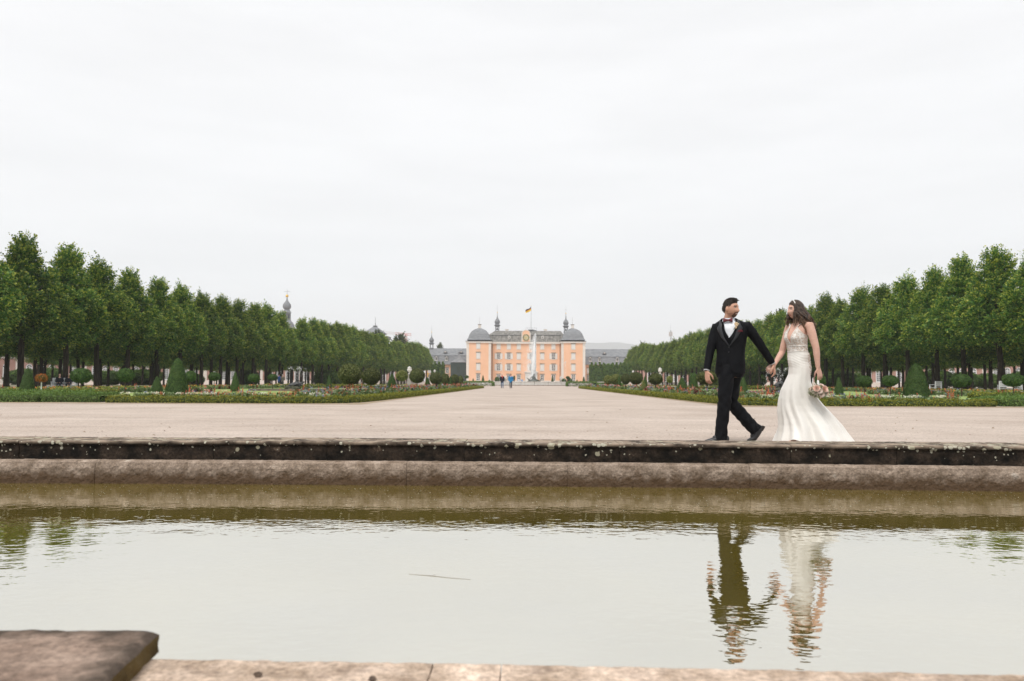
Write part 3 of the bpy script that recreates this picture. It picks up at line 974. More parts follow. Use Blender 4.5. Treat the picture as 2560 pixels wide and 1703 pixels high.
def ball(label, px, ytop, ybot, w, Y, key="ball", stemm=None, group=None):
    """a clipped ball on a stem"""
    a, b = at(px, ytop, Y), at(px, ybot, Y)
    d = w * Y / F
    t = thing("topiary_ball", label, "topiary", (a.x, Y, gz(Y)), random.uniform(0, 6), group)
    zc = (a.z + b.z) / 2 - gz(Y)
    cw = link("crown", ME[key], t, (0, 0, zc))
    nh = 0.68 if key in ("flat", "orange") else 1.0
    cw.scale = (d, d, (a.z - b.z) / nh)
    mb = MB()
    mb.tube([(0, 0, 0), (.01, 0, zc * .5), (0, .01, zc)], [.035, .028, .03], 7, ends=False)
    mb.tube([(0, 0, zc - (a.z - b.z) * .6), (.12 * d, .05 * d, zc)], [.018, .01], 5, ends=False)
    mb.tube([(0, 0, zc - (a.z - b.z) * .6), (-.12 * d, -.08 * d, zc)], [.018, .01], 5, ends=False)
    mb.build("stem", stemm or M["stem"], t)
    return t
GT = "clipped topiary in the parterre"
cone("big dark green yew cone standing behind the left front box edging", 443, 897, 58, 28.6, "tall", GT)
cone("big dark green yew cone standing behind the right front box edging", 2290, 910, 66, 28.0, "tall2", GT)
for a in (
    ("largest ball tree of the left bed, nearest the gravel path corner", 875, 911, 960, 55, 38.0),
    ("ball tree in the left bed just behind the largest one", 928, 921, 961, 45, 42.5),
    ("third ball tree of the left path bed, right of the pointed cone", 1043, 923, 957, 37, 61),
    ("ball tree of the left path bed just left of the walkers, larger of that pair", 1090, 932, 961, 30, 73),
    ("smaller ball tree tucked behind the larger one left of the walkers", 1113, 935, 961, 21, 81),
    ("dark ball tree near the far end of the left path bed", 1137, 937, 961, 21, 92),
    ("last tiny ball tree at the far end of the left path bed", 1152, 940, 961, 13, 100),
    ("ball tree of the right bed beside the groom's right hand", 1767, 929, 961, 50, 37.5),
    ("ball tree of the right path bed below the stone vase", 1639, 934, 961, 34, 52.5),
    ("round ball tree in the middle of the right path bed, between two cones", 1590, 931, 961, 32, 61.5),
    ("smaller ball tree left of the middle one in the right path bed", 1564, 935, 961, 21, 69),
):
    ball(*a, group=GT)
for a in (
    ("pointed yew cone in the left path bed right of the two ball trees", 980, 935, 30, 48.5),
    ("little pointed cone below the gilded figure in the left path bed", 1069, 943, 18, 66),
    ("slim dark cone near the far end of the left path bed", 1126, 940, 13, 86),
    ("pointed yew cone in the right path bed left of the groom", 1705, 943, 31, 43.5),
    ("slim dark cone right of the middle ball tree in the right path bed", 1613, 939, 15, 58),
    ("slim dark cone left of the middle ball trees in the right path bed", 1548, 939, 14, 74),
    ("yew cone before the limes at the far left edge of the picture", 69, 919, 36, 42),
    ("low broad cone left of the big yew cone", 393, 941, 29, 45),
    ("slim cone before the limes right of the big left yew cone", 588, 930, 22, 57),
    ("small cone among the limes left of the largest ball tree", 823, 937, 15, 80),
    ("dark cone on the right lawn between groom and bride", 1858, 941, 22, 58),
    ("dark cone before the limes just right of the bride's bouquet", 2097, 943, 21, 52),
):
    cone(*a, group=GT)
cone("yellow-leaved little cone in front of the slim one in the right path bed", 1608, 951, 16, 55.5, "gold", GT)
for a in (
    ("flattened dark ball tree before the limes, left of a bench with two sitters", 204, 923, 956, 47, 47),
    ("flattened dark ball tree before the limes left of the big yew cone", 314, 923, 953, 39, 49),
    ("dark ball tree just right of the big left yew cone", 477, 929, 953, 26, 54),
    ("small flattened ball tree two to the right of the big left yew cone", 536, 932, 951, 28, 57),
    ("flattened ball tree before the limes beside the slim cone on the left", 634, 936, 954, 26, 60),
    ("thin ball tree left of the strollers under the limes", 682, 936, 951, 23, 66),
    ("dark ball tree beside the bride's elbow", 2051, 939, 963, 25, 54),
    ("ball tree before the limes third from the bride", 2160, 941, 965, 35, 51),
    ("ball tree just left of the big right yew cone", 2225, 940, 964, 36, 47),
    ("widest flattened ball tree right of the white armchair", 2403, 937, 966, 43, 47),
    ("ball tree above the white bench at the right edge of the picture", 2532, 936, 965, 46, 41),
):
    ball(*a, key="flat", group=GT)
ball("orange-flowering standard on a white stem at the far left", 104, 936, 954, 26, 41, key="orange", stemm=M["white_paint"], group=GT)
for a in (("pale green ball tree behind the pointed cone in the left bed", 1005, 927, 952, 28, 75), ("nearer pale green bush at the far end of the right path bed", 1539, 937, 961, 25, 80), ("farther pale green bush at the far end of the right path bed", 1520, 939, 961, 19, 92), ("small pale ball tree right of the stone vase in the right bed", 1674, 940, 957, 15, 68)):
    ball(*a, key="goldball", group=GT)
b = link("clipped_column", solid_leaves([(.02, 0), (.44, .02), (.46, .3), (.46, .8), (.40, .98), (.2, 1.07), (.01, 1.1)], 2600, .07, M["yew"], "column", .03, 21), loc=(wx(1734, 75), 75, 0))
b.scale = (.8, .8, (at(1734, 933, 75).z) / 1.1)
tag(b, "dark clipped column in the right bed left of the groom's hand", "topiary", GT)
# topiary along the palace front and the fountain
for px, top, w, lb in ((1183, 946, 5, "smallest cone at the left tower of the palace"), (1207.5, 938, 6.5, "slim tall cone at the right edge of the left palace tower"), (1223.5, 949, 4.5, "tiny cone at the left corner of the palace middle block"), (1381, 939, 6, "slim tall cone before the last ground-floor window of the palace middle block"), (1442.5, 949, 4.5, "tiny cone before the right palace tower"), (1459.5, 941, 6.5, "slim tall cone at the right edge of the right palace tower"), (1485, 947, 5.5, "cone before the tall hornbeam hedge")):
    cone(lb, px, top, w, 232, "point", "small topiary before the palace")
for px, t_, b_, w, lb in ((1167, 939, 946, 9.5, "little ball tree on a pale stem left of the palace"), (1285.5, 940, 950, 4.5, "tiny clipped tree by the fountain right of the walkers"), (1419.5, 941, 948, 9.5, "round clipped crown rising over the bushes right of the fountain"), (1499, 942, 951, 11, "small ball tree before the tall hornbeam hedge")):
    ball(lb, px, t_, b_, w, 228, key="flat", group="small topiary before the palace")
def shrub(label, px, ytop, w, Y, group):
    x = wx(px, Y)
    h = at(px, ytop, Y).z - gz(Y)
    o = link("shrub", ME["shrub"], loc=(x, Y, gz(Y)))
    d = w * Y / F
    o.scale = (d, d * .9, max(h, .3) / .8)
    o.rotation_euler = (0, 0, random.uniform(0, 6))
    tag(o, label, "shrub", group)
for px, top, w, lb in ((1243, 943, 12, "larger grey-green bush left of the fountain jet"), (1262, 947, 8, "small grey-green bush behind the left walker"), (1410, 947, 12, "left bush of the pair by the white vase right of the fountain"), (1424, 946, 13, "right bush of the pair by the white vase right of the fountain")):
    shrub(lb, px, top, w, 229, "bushes by the fountain")
for i, (px, top, w) in enumerate(((60, 925, 90), (130, 922, 70), (270, 928, 70), (352, 925, 110), (480, 935, 60), (620, 927, 60), (815, 928, 66), (850, 930, 50))):
    shrub(f"{ORD[i]} rounded shrub from the left behind the left lime trunks", px, top, w, 140 + 3 * (i % 4), "rounded shrubs behind the limes")
for i, (px, top, w) in enumerate(((1800, 935, 50), (1880, 932, 70), (2100, 930, 90), (2140, 934, 60), (2340, 928, 90), (2410, 932, 80), (2470, 936, 70), (2555, 930, 60))):
    shrub(f"{ORD[i]} rounded shrub from the groom behind the right lime trunks", px, top, w, 140 + 3 * (i % 4), "rounded shrubs behind the limes")

# ------------------------------------------------------------------ flower beds
FL = [leaf_mat("bed_leaf", (.05, .085, .03), (.10, .155, .055), (.20, .26, .10)), leaf_mat("bed_leaf_pale", (.12, .17, .08), (.20, .27, .13), (.33, .38, .22)),
      leaf_mat("salvia_red", (.30, .05, .03), (.46, .12, .06), (.60, .24, .12)), leaf_mat("daisy_white", (.45, .45, .36), (.58, .58, .48), (.70, .70, .64)),
      leaf_mat("ageratum_blue", (.12, .13, .25), (.20, .22, .38), (.32, .33, .50)), leaf_mat("pink_bloom", (.45, .16, .18), (.60, .30, .28), (.70, .46, .40)),
      leaf_mat("yellow_bloom", (.5, .36, .04), (.65, .52, .10), (.72, .66, .3)), leaf_mat("burgundy_leaf", (.05, .012, .012), (.10, .022, .02), (.17, .05, .03)), leaf_mat("orange_poppy", (.6, .12, .02), (.72, .20, .04), (.78, .3, .08))]
def plant(acc, x, y, z0, h, kind, far=1.0):
    """one bedding plant into the accumulators: foliage, then flower heads"""
    P, N_, S, I = acc
    nl = int(34 / far ** .6) + 8
    t = rng.random(nl)
    ang = rng.random(nl) * 6.283
    rr = 0.13 * (1 - .45 * t) * (0.4 + 0.8 * rng.random(nl)) * (h / .4) ** .5
    P.append(np.stack([x + rr * np.cos(ang), y + rr * np.sin(ang), z0 + h * (.05 + .8 * t)], axis=1))
    N_.append(np.stack([np.cos(ang) * .8, np.sin(ang) * .8, np.full(nl, .7)], axis=1) + rng.normal(0, .5, (nl, 3)))
    S.append(.085 * (.6 + .8 * rng.random(nl)) * far ** .6)
    I.append(np.full(nl, 7 if kind == 7 else (1 if rng.random() < .4 else 0)))
    def put(p, s, m):
        p = np.array(p)
        P.append(p)
        N_.append(np.tile([0, -.5, .8], (len(p), 1)) + rng.normal(0, .5, (len(p), 3)))
        S.append(np.full(len(p), s * far ** .6))
        I.append(np.full(len(p), m))
    if kind == 2:                                # salvia: upright spikes
        for q in range(int(3 / far ** .5) + 1):
            ax, ay = rng.normal(0, .09, 2)
            hh = h * rng.uniform(.85, 1.35)
            k = int(9 / far ** .5) + 2
            put([(x + ax + rng.normal(0, .012), y + ay, z0 + hh - .2 * j / k) for j in range(k)], .045, 2)
    elif kind in (3, 4, 5):                      # domed heads
        for q in range(int(3 / far ** .5) + 1):
            ax, ay = rng.normal(0, .09, 2)
            put([(x + ax + rng.normal(0, .025), y + ay + rng.normal(0, .02), z0 + h * rng.uniform(.85, 1.1)) for _ in range(4)], .045, kind)
    elif kind == 6 or kind == 8:
        put([(x + rng.normal(0, .08), y + rng.normal(0, .08), z0 + h * rng.uniform(.8, 1.15)) for _ in range(6)], .06, kind)
    elif kind == 7:
        put([(x + rng.normal(0, .05), y, z0 + h * rng.uniform(.8, 1.2)) for _ in range(7)], .07, 7)
def flower_bed(label, plants):
    acc = ([], [], [], [])
    for p in plants:
        plant(acc, *p)
    pos, nrm, size, mi = (np.concatenate(a) for a in acc)
    v, f = leaf_quads(pos, nrm, size, .7)
    o = link("flower_bed", arr_mesh("flower_bed", v, f, FL, np.asarray(mi)))
    return tag(o, label, "flower bed", kind="stuff")
KP = [2, 0, 0, 1, 0, 0, 1, 2, 0, 4, 0, 5, 0, 7, 1, 0, 2, 0, 6, 0, 8, 1]
for s, side, Y0 in ((-1, "left", YL), (1, "right", YR)):
    pl = []
    for _ in range(270):                         # front strip, drifts of one kind
        x = rng.uniform(7.4, 14.3)
        y = Y0 + rng.uniform(.35, 2.1)
        kd = KP[int((math.sin(x * 1.3 + s) * 2.6 + math.sin(x * 3.1 + y * 2) * 2 + rng.normal(0, 1.6) + 7)) % len(KP)]
        pl.append((s * x, y, 0, rng.uniform(.18, .42), kd, 1.0))
    for x in np.arange(7.6, 14.4, .95):          # low white clumps right behind the edging
        if rng.random() < .75:
            for _ in range(4):
                pl.append((s * (x + rng.normal(0, .13)), Y0 + .38, 0, .33, 3, 1.0))
    flower_bed(f"mixed summer flowers behind the front box edging of the {side} bed", pl)
    pl = []
    for _ in range(1150):                        # strip along the path
        y = Y0 + 2 + (74 * rng.random() ** 1.35)
        x = rng.uniform(XP + .45, 9.1)
        kd = KP[int((math.sin(y * .9 + s) * 2.6 + math.sin(x * 3 + y * .5) * 2 + rng.normal(0, 2) + 7)) % len(KP)]
        pl.append((s * x, y, 0, rng.uniform(.22, .52), kd, (y / 27)))
    flower_bed(f"long strip of mixed flowers along the {side} side of the main path", pl)
    pl = []
    for _ in range(330):                         # far strip before the limes
        x = rng.uniform(23, 31.5)
        y = Y0 + 16.5 + rng.uniform(0, 2.2) + max(0, (31 - x)) * 1.4
        pl.append((s * x, y, 0, rng.uniform(.2, .42), KP[rng.integers(len(KP))], y / 30))
    flower_bed(f"far strip of mixed flowers before the limes on the {side}", pl)
    pl = []
    for _ in range(300):
        y = rng.uniform(60, 100)
        pl.append((s * rng.uniform(28.5, 31), y, 0, rng.uniform(.2, .42), KP[rng.integers(len(KP))], y / 30))
    flower_bed(f"flowers along the outer side of the {side} lawn under the limes", pl)
# ------------------------------------------------------------------ lime trees
def linden_mesh(seed, H=12.0, zb=4.4, Rm=2.75, sprays=2150, per=10, leaf=0.165, leafm=None, loose=0.0):
    g = np.random.default_rng(seed)
    tt = np.array([0, .06, .16, .30, .45, .60, .74, .86, .95, 1.0])
    rr = np.array([.48, .90, 1.06, 1.0, .82, .60, .42, .29, .18, .06]) + g.normal(0, .03, 10)
    parts = []
    nl = 74                                      # lobes of the crown, each carrying flat leafy sprays
    tl = ((np.arange(nl) + g.random(nl)) / nl) ** 1.1
    pl_ = np.arange(nl) * 2.39996 + g.normal(0, .3, nl)
    lr = (.46 + .40 * g.random(nl)) * (1.15 - .40 * tl) * Rm / 2.9
    rc = np.maximum(np.interp(tl, tt, rr) * Rm - lr * .8, 0) * (.93 + .12 * g.random(nl))
    cen = np.stack([rc * np.cos(pl_), rc * np.sin(pl_), zb + .3 + tl * (H - zb - 1.1) + g.normal(0, .15, nl)], axis=1)
    pw = lr ** 2 / (lr ** 2).sum()
    li = g.choice(nl, sprays, p=pw)
    t = tl[li]
    ph = pl_[li]
    o = np.stack([np.cos(ph), np.sin(ph), np.zeros(sprays)], axis=1)
    up = np.array([0, 0, 1.0])
    dl = unit(g.normal(0, 1, (sprays, 3)) + o * .75 + up * .45)
    base = cen[li] + dl * (lr[li] * (.55 + .3 * g.random(sprays)))[:, None]
    d = unit(dl * .9 + up * (.1 + .7 * t ** 1.5)[:, None] + g.normal(0, .22, (sprays, 3)))
    m = up * .9 + o * .35 + g.normal(0, .28, (sprays, 3))
    m = unit(m - d * (m * d).sum(1, keepdims=True))
    sd_ = np.cross(d, m)
    L = (.40 + .38 * g.random(sprays) + .35 * (t > .82) * g.random(sprays)) * (1 + loose)
    k = np.linspace(.1, 1, per)
    alt = np.where(np.arange(per) % 2 == 0, 1.0, -1.0) * .10 * (1 - .45 * k)
    pos = base[:, None, :] + d[:, None, :] * (L[:, None] * k)[:, :, None] + sd_[:, None, :] * alt[None, :, None] - up * ((.14 * k ** 2)[None, :] * (1 - t)[:, None])[:, :, None]
    pos = (pos + g.normal(0, .03, pos.shape)).reshape(-1, 3)
    nrm = np.repeat(m, per, axis=0) + g.normal(0, .28, pos.shape)
    lv, lf = leaf_quads(pos, nrm, leaf * (.65 + .6 * g.random(len(pos))), .8)
    tip = np.tile(np.arange(per) >= per - 2, sprays) & (g.random(len(pos)) < .72)
    parts.append((lv, lf, 0))
    tipf = tip
    n2 = 2200                                    # inner leaves
    t2, p2 = g.random(n2), g.random(n2) * 6.283
    r2 = np.interp(t2, tt, rr) * Rm * (.25 + .40 * g.random(n2))
    q = np.stack([r2 * np.cos(p2), r2 * np.sin(p2), zb + t2 * (H - zb - .7)], axis=1)
    lv, lf = leaf_quads(q, g.normal(0, 1, (n2, 3)), np.full(n2, .36), .8)
    parts.append((lv, lf, 0))
    n3 = 900                                     # ragged skirt under the crown
    p3 = g.random(n3) * 6.283
    r3 = Rm * np.sqrt(g.random(n3)) * .9
    q = np.stack([r3 * np.cos(p3), r3 * np.sin(p3), zb + g.normal(.05, .22, n3) + .15 * np.sin(3 * p3)], axis=1)
    lv, lf = leaf_quads(q, g.normal(0, .6, (n3, 3)) + np.array([0, 0, 1]), np.full(n3, leaf * 1.3), .8)
    parts.append((lv, lf, 0))
    v, f, mi = join_arr(parts)
    mi[:len(tipf)] = tipf                        # pale young leaves at the shoot ends
    crown = arr_mesh("crown", v, f, [leafm or M["linden"], M["young_leaf"] if leafm is None else leafm], mi)
    tr = MB()
    a = g.uniform(-.12, .12, 4)
    tr.tube([(0, 0, -.1), (a[0] * .3, a[1] * .3, .35), (a[0], a[1], zb * .6), (a[2], a[3], zb + .8), (a[2] * .8, a[3] * 1.2, H * .62), (0, 0, H * .85)], [.33, .235, .205, .19, .11, .03], 10, ends=False)
    for i in range(8):
        an = i * 2.4 + g.uniform(-.3, .3)
        z = zb - .35 + i * .42
        l = Rm * g.uniform(.5, .8)
        tr.tube([(a[2] * .8, a[3] * .8, z), (l * .5 * math.cos(an), l * .5 * math.sin(an), z + .55), (l * math.cos(an), l * math.sin(an), z + 1.3 + .3 * g.random())], [.10, .065, .025], 6, ends=False)
    for i in range(5):                           # burrs and stubs on the bole
        an = g.uniform(0, 6.28)
        z = g.uniform(1.2, zb)
        tr.tube([(.15 * math.cos(an), .15 * math.sin(an), z), (.34 * math.cos(an), .34 * math.sin(an), z + .12)], [.06, .03], 5, ends=False)
    return crown, tr.mesh("trunk", M["bark"], True)
LIN = [linden_mesh(s) for s in (1, 2, 3, 4, 5)]
def tree(label, x, y, h, variant, rz, group, nat=11.8, wide=1.0, name="lime_tree"):
    t = thing(name, label, "tree", (x, y, gz(y)), rz, group)
    s = h / nat
    t.scale = (s * wide, s * wide, s)
    link("trunk", variant[1], t)
    link("crown", variant[0], t)
    return t
trees_at = []
for s, side, hh in ((-1, "left", 11.5), (1, "right", 11.3)):
    row = []
    y = 54.4 if s < 0 else 55.6
    while y < 268:
        if not (s < 0 and (122 < y < 131 or 199 < y < 204)):
            row.append(y)
        y += 5.5 if s < 0 else 5.35
    for i, y in enumerate(row):
        x = s * (38.6 - max(0, y - 90) * .028) + CAMX * (1 if s < 0 else .2)
        h = hh * random.uniform(.96, 1.06) * (1.0 if y < 200 else .97)
        tree(f"{ORD[i]} clipped lime from the {side} picture edge in the {side} front row", x + random.uniform(-.2, .2), y, h, LIN[random.randrange(5)], random.uniform(0, 6.28), f"limes of the {side} front row", wide=random.uniform(.96, 1.08))
    for off, y0, y1, st in ((5.6, 60, 262, 5.5), (13.5, 76, 230, 6.4), (19.5, 88, 220, 6.8), (29.0, 108, 205, 7.0), (36, 122, 200, 6.8)):
        y = y0
        while y < y1:
            x = s * (38.6 + off - max(0, y - 90) * .028) + CAMX
            if off < 6:
                lb = f"dark clipped lime of the {side} second row, close behind the front row"
            else:
                lb = f"shaded clipped lime deeper in the {side} lime walk, behind the second row"
            tree(lb, x + random.uniform(-.4, .4), y + random.uniform(-.5, .5), ((10.8 if s < 0 and 108 < y < 150 else 8.9) if off < 6 else 9.7) * random.uniform(.93, 1.05), LIN[random.randrange(5)], random.uniform(0, 6.28), f"limes deeper in the {side} lime walk" if off > 6 else f"limes of the {side} second row", wide=1.0)
            y += st
# freer trees far behind
far_tree = [linden_mesh(31, 12, 2.2, 4.6, 1500, 10, .3, M["tree_dark"], .5), linden_mesh(32, 12, 2.0, 5.2, 1500, 10, .3, M["tree_dark"], .5)]
for i, (px, top, Y, w, lb) in enumerate((
    (945, 833, 300, 1.0, "round broad-crowned tree right of the pavilion roof on the left"), (1000, 841, 310, 1.05, "yellowish broad tree below the crane"),
    (1100, 863, 420, .6, "small dark tree peeping over the left wing roof"), (1608, 862, 430, .8, "small dark tree peeping over the right wing roof"),
    (1955, 786, 150, .9, "dark tall tree rising behind the limes between groom and bride"), (1990, 800, 160, 1.0, "dark broad tree behind the bride's head"), (855, 862, 290, 1.0, "pale tree filling the gap in the left lime row"))):
    p = at(px, top, Y)
    tree(lb, p.x, Y, p.z - gz(Y), far_tree[i % 2], i * 1.3, "free-growing trees behind the limes", wide=w, name="broadleaf_tree")
# ------------------------------------------------------------------ palace
M["peach"] = mat("peach_render", (0.80, 0.485, 0.315), (0.85, 0.53, 0.36), scale=0.25, rough=0.9, spec=0.1, detail=7, bump=0.1, bscale=3)
M["quoin"] = mat("pale_quoin", (0.68, 0.62, 0.56), (0.75, 0.70, 0.64), scale=0.8, rough=0.85, spec=0.15)
M["shutter"] = mat("cream_shutter", (0.68, 0.66, 0.62), (0.74, 0.72, 0.69), scale=2, rough=0.6)
M["pane"] = mat("dark_pane", (0.05, 0.055, 0.06), rough=0.08, spec=0.6)
M["slate"] = mat("blue_slate", (0.17, 0.178, 0.19), (0.26, 0.268, 0.28), scale=0.9, rough=0.75, spec=0.25, detail=9, bump=0.4, bscale=5, stretch=(1, 1, 3))
M["old_slate"] = mat("old_slate", (0.11, 0.106, 0.10), (0.30, 0.288, 0.265), scale=0.8, rough=0.85, spec=0.15, detail=10, bump=0.5, bscale=5, stretch=(2.2, 1, 1.2))
M["ridge"] = mat("lead_flashing", (0.11, 0.115, 0.12), rough=0.6)
M["iron"] = mat("thin_iron", (0.28, 0.29, 0.30), rough=0.5)
M["green_wall"] = mat("dark_green_boards", (0.035, 0.055, 0.05), (0.055, 0.075, 0.07), scale=1.5, rough=0.8, stretch=(6, 6, .5))
M["pink_wall"] = mat("pink_sandstone_wall", (0.34, 0.19, 0.155), (0.46, 0.29, 0.245), scale=0.5, rough=0.9, spec=0.1, detail=8)
M["clock_cream"] = mat("clock_face", (0.55, 0.47, 0.28), (0.62, 0.55, 0.36), scale=2, rough=0.6)
M["clock_dark"] = mat("clock_dark", (0.03, 0.045, 0.035), rough=0.6)
M["flag_black"], M["flag_red"], M["flag_gold"] = mat("flag_black", (0.02, 0.02, 0.025), rough=.8), mat("flag_red", (0.45, 0.02, 0.02), rough=.8), mat("flag_gold", (0.80, 0.52, 0.05), rough=.8)
YP, YM = 297.0, 300.0                            # front planes of the towers and of the middle block
G1 = 1.0
def X5(v):
    return 1150 + v / 6.932
def Y5(v):
    return 800 + v / 6.932
def px_(v, Y=YP):
    return wx(X5(v), Y)
def pz_(v, Y=YP):
    return wz(Y5(v), Y)
palace = thing("palace", "peach-coloured palace with two domed corner towers at the end of the path", "palace", (wx(1315, YM), YM, G1))
OFF = Vector((wx(1315, YM), YM, G1))
def pbox(name, x0, x1, y0, y1, z0, z1, m, parent=None):
    mb = MB()
    mb.box(x0 - OFF.x, x1 - OFF.x, y0 - OFF.y, y1 - OFF.y, z0 - OFF.z, z1 - OFF.z)
    return mb.build(name, m, parent or palace)
ZE = pz_(372)                                    # eaves
tw = {"left": (px_(110), px_(535)), "right": (px_(1755), px_(2170))}
mx0, mx1 = px_(520, YM), px_(1768, YM)
pbox("middle_wall", tw["left"][1] - .1, tw["right"][0] + .1, YM, YM + 16, G1 - .5, ZE - .1, M["peach"])
pbox("cornice", tw["left"][1] + .05, tw["right"][0] - .05, YM - .55, YM - .003, ZE - .75, ZE - .05, M["quoin"])
pbox("plinth", tw["left"][1] + .05, tw["right"][0] - .05, YM - .12, YM - .004, G1 - .5, G1 + .45, M["quoin"])
# windows as shared meshes, one metre wide and one high, scaled when placed
def win_meshes():
    d = {}
    mb = MB()
    mb.box(-.60, .60, -.10, -.005, -.56, -.5).box(-.60, .60, -.10, -.005, .5, .56).box(-.60, -.5, -.10, -.005, -.5, .5).box(.5, .60, -.10, -.005, -.5, .5)
    d["frame"] = mb.mesh("window_frame", M["quoin"])
    mb = MB()
    mb.box(-.70, .70, -.24, -.004, .563, .63)
    d["hood"] = mb.mesh("hood", M["dark_step"])
    mb = MB()
    mb.box(0, .485, -.09, -.055, -.49, .49).box(.06, .425, -.105, -.091, .04, .44).box(.06, .425, -.105, -.091, -.44, -.04)
    d["leaf"] = mb.mesh("shutter", M["shutter"])
    mb = MB()
    mb.add([(-.5, -.03, -.5), (.5, -.03, -.5), (.5, -.03, .5), (-.5, -.03, .5)], [(0, 1, 2, 3)])
    d["pane"] = mb.mesh("pane", M["pane"])
    mb = MB()
    for x in (-.47, 0, .47):
        mb.box(x - .045, x + .045, -.075, -.04, -.5, .5)
    for x in (-.235, .235):
        mb.box(x - .02, x + .02, -.07, -.042, -.5, .5)
    for z in (-.47, -.22, .03, .28, .47):
        mb.box(-.5, .5, -.07, -.043, z - .022, z + .022)
    d["bars"] = mb.mesh("glazing_bars", M["shutter"])
    return d
WM = win_meshes()
def window(parent, x, y, z, w, h, state, org):
    o = link("window", WM["frame"], parent, (x - org.x, y - org.y, z - org.z))
    o.scale = (w, 1, h)
    if state == "closed":
        a = link("shutter", WM["leaf"], o)
        b = link("shutter", WM["leaf"], o)
        b.scale = (-1, 1, 1)
    else:
        link("pane", WM["pane"], o)
        link("glazing_bars", WM["bars"], o)
        if state == "open":
            a = link("shutter", WM["leaf"], o, (.62, 0, 0))
            b = link("shutter", WM["leaf"], o, (-.62, 0, 0))
            b.scale = (-1, 1, 1)
    link("hood", WM["hood"], o)
    return o
rows = [(464, 92), (630, 106), (825, 114), (1003, 112)]
cols = {667: "OOW", 845: "OOW", 1018: "CCW", 1234: "OO-", 1425: "CCW", 1620: "OOW"}
for cx, st in cols.items():
    for k, (ry, rh) in enumerate(rows):
        s_ = "closed" if k == 0 else {"O": "open", "C": "closed", "W": "bare", "-": None}[st[k - 1]]
        if s_:
            window(palace, px_(cx, YM), YM, pz_(ry, YM), 62 / 46.4, rh / 46.4 * .98, s_, OFF)
# portal behind the fountain
por = pbox("portal", px_(1130, YM), px_(1340, YM), YM - 1.4, YM - .01, G1 - .5, pz_(915, YM), M["white_stone"])
pbox("portal_cornice", px_(1118, YM), px_(1352, YM), YM - 1.9, YM - .02, pz_(912, YM), pz_(893, YM), M["quoin"], None)
mb = MB()
arc = [(0.0, 0.0)] + [(1.5 * math.cos(a), 2.3 + 1.4 * math.sin(a)) for a in np.linspace(0, math.pi, 13)]
x0 = px_(1235, YM) - OFF.x
pts = [(x0 + 1.5, -1.43, -.3)] + [(x0 + a, -1.43, b) for a, b in arc[1:]] + [(x0 - 1.5, -1.43, -.3)]
mb.add(pts, [tuple(range(len(pts)))])
mb.build("portal_door", M["shutter"], palace)
# towers
for side, (x0, x1) in tw.items():
    xc, hw = (x0 + x1) / 2, (x1 - x0) / 2
    pbox("tower_wall", x0, x1, YP, YP + 2 * hw, G1 - .5, ZE, M["peach"])
    for a, b in ((x0 - .04, x0 + .9), (x1 - .9, x1 + .04)):
        q = pbox("quoin_strip", a, b, YP - .06, YP - .003, G1 - .5, ZE - .05, M["quoin"])
    sidex = (x1, x1 + .06) if side == "left" else (x0 - .06, x0)
    pbox("quoin_strip", *sidex, YP - .06, YP + .95, G1 - .5, ZE - .05, M["quoin"])
    c = pbox("tower_cornice", x0 - .3, x1 + .3, YP - .35, YP + 2 * hw + .35, ZE - .62, ZE, M["quoin"])
    pbox("gutter", x0 - .42, x1 + .42, YP - .48, YP + 2 * hw + .48, ZE + .003, ZE + .14, M["ridge"])
    cxp = (315 if side == "left" else 1965)
    for k, (ry, rh) in enumerate(rows):
        window(palace, px_(cxp), YP, pz_(ry - 8 if side == "left" else ry), 62 / 46.4, rh / 46.4 * .98, "bare" if k == 3 else "closed", OFF)
    prof = [(215, 352), (203, 338), (192, 320), (184, 295), (174, 265), (160, 235), (140, 205), (112, 178), (78, 158), (45, 145), (24, 136)]
    rs = []
    for hx, vy in prof:
        h_ = hx / 46.4
        rd = min(h_ * .28, 1.0)
        ring = []
        for q, (sx, sy) in enumerate(((1, -1), (1, 1), (-1, 1), (-1, -1))):
            for t in (0, .5, 1):
                ang = math.radians(-90 + 90 * q + 90 * t)
                ring.append((xc - OFF.x + sx * (h_ - rd) + rd * math.cos(ang), YP + hw - OFF.y + sy * (h_ - rd) + rd * math.sin(ang), pz_(vy) - OFF.z + .12))
        rs.append(ring)
    mb = MB()
    mb.rings(rs)
    roof = mb.build("tower_roof", M["slate"], palace, smooth=False)
    mb = MB()
    cz = pz_(140) - OFF.z
    mb.box(xc - .5 - OFF.x, xc + .5 - OFF.x, hw - 3 - .5, hw - 3 + .5, cz, cz + 1.5)
    mb.build("chimney", M["quoin"], roof)
    mb = MB()
    mb.box(xc - .64 - OFF.x, xc + .64 - OFF.x, hw - 3 - .64, hw - 3 + .64, cz + 1.503, cz + 1.68)
    mb.tube([(xc - OFF.x, hw - 3, cz + 1.6), (xc - OFF.x, hw - 3, cz + 4.6)], [.04, .02], 5)
    mb.build("chimney_cap", M["dark_step"], roof)
    # downpipe in the corner to the middle block
    dx = x1 + .35 if side == "left" else x0 - .35
    mb = MB()
    mb.tube([(dx - OFF.x, YM - .12 - OFF.y, -.4), (dx - OFF.x, YM - .12 - OFF.y, ZE - OFF.z - .8)], .09, 6)
    mb.tube([(dx - OFF.x, YM - .12 - OFF.y, ZE - OFF.z - .8), (dx - OFF.x, YM - .25 - OFF.y, ZE - OFF.z - .2)], [.09, .22], 6)
    mb.build("downpipe", M["dark_step"], palace)
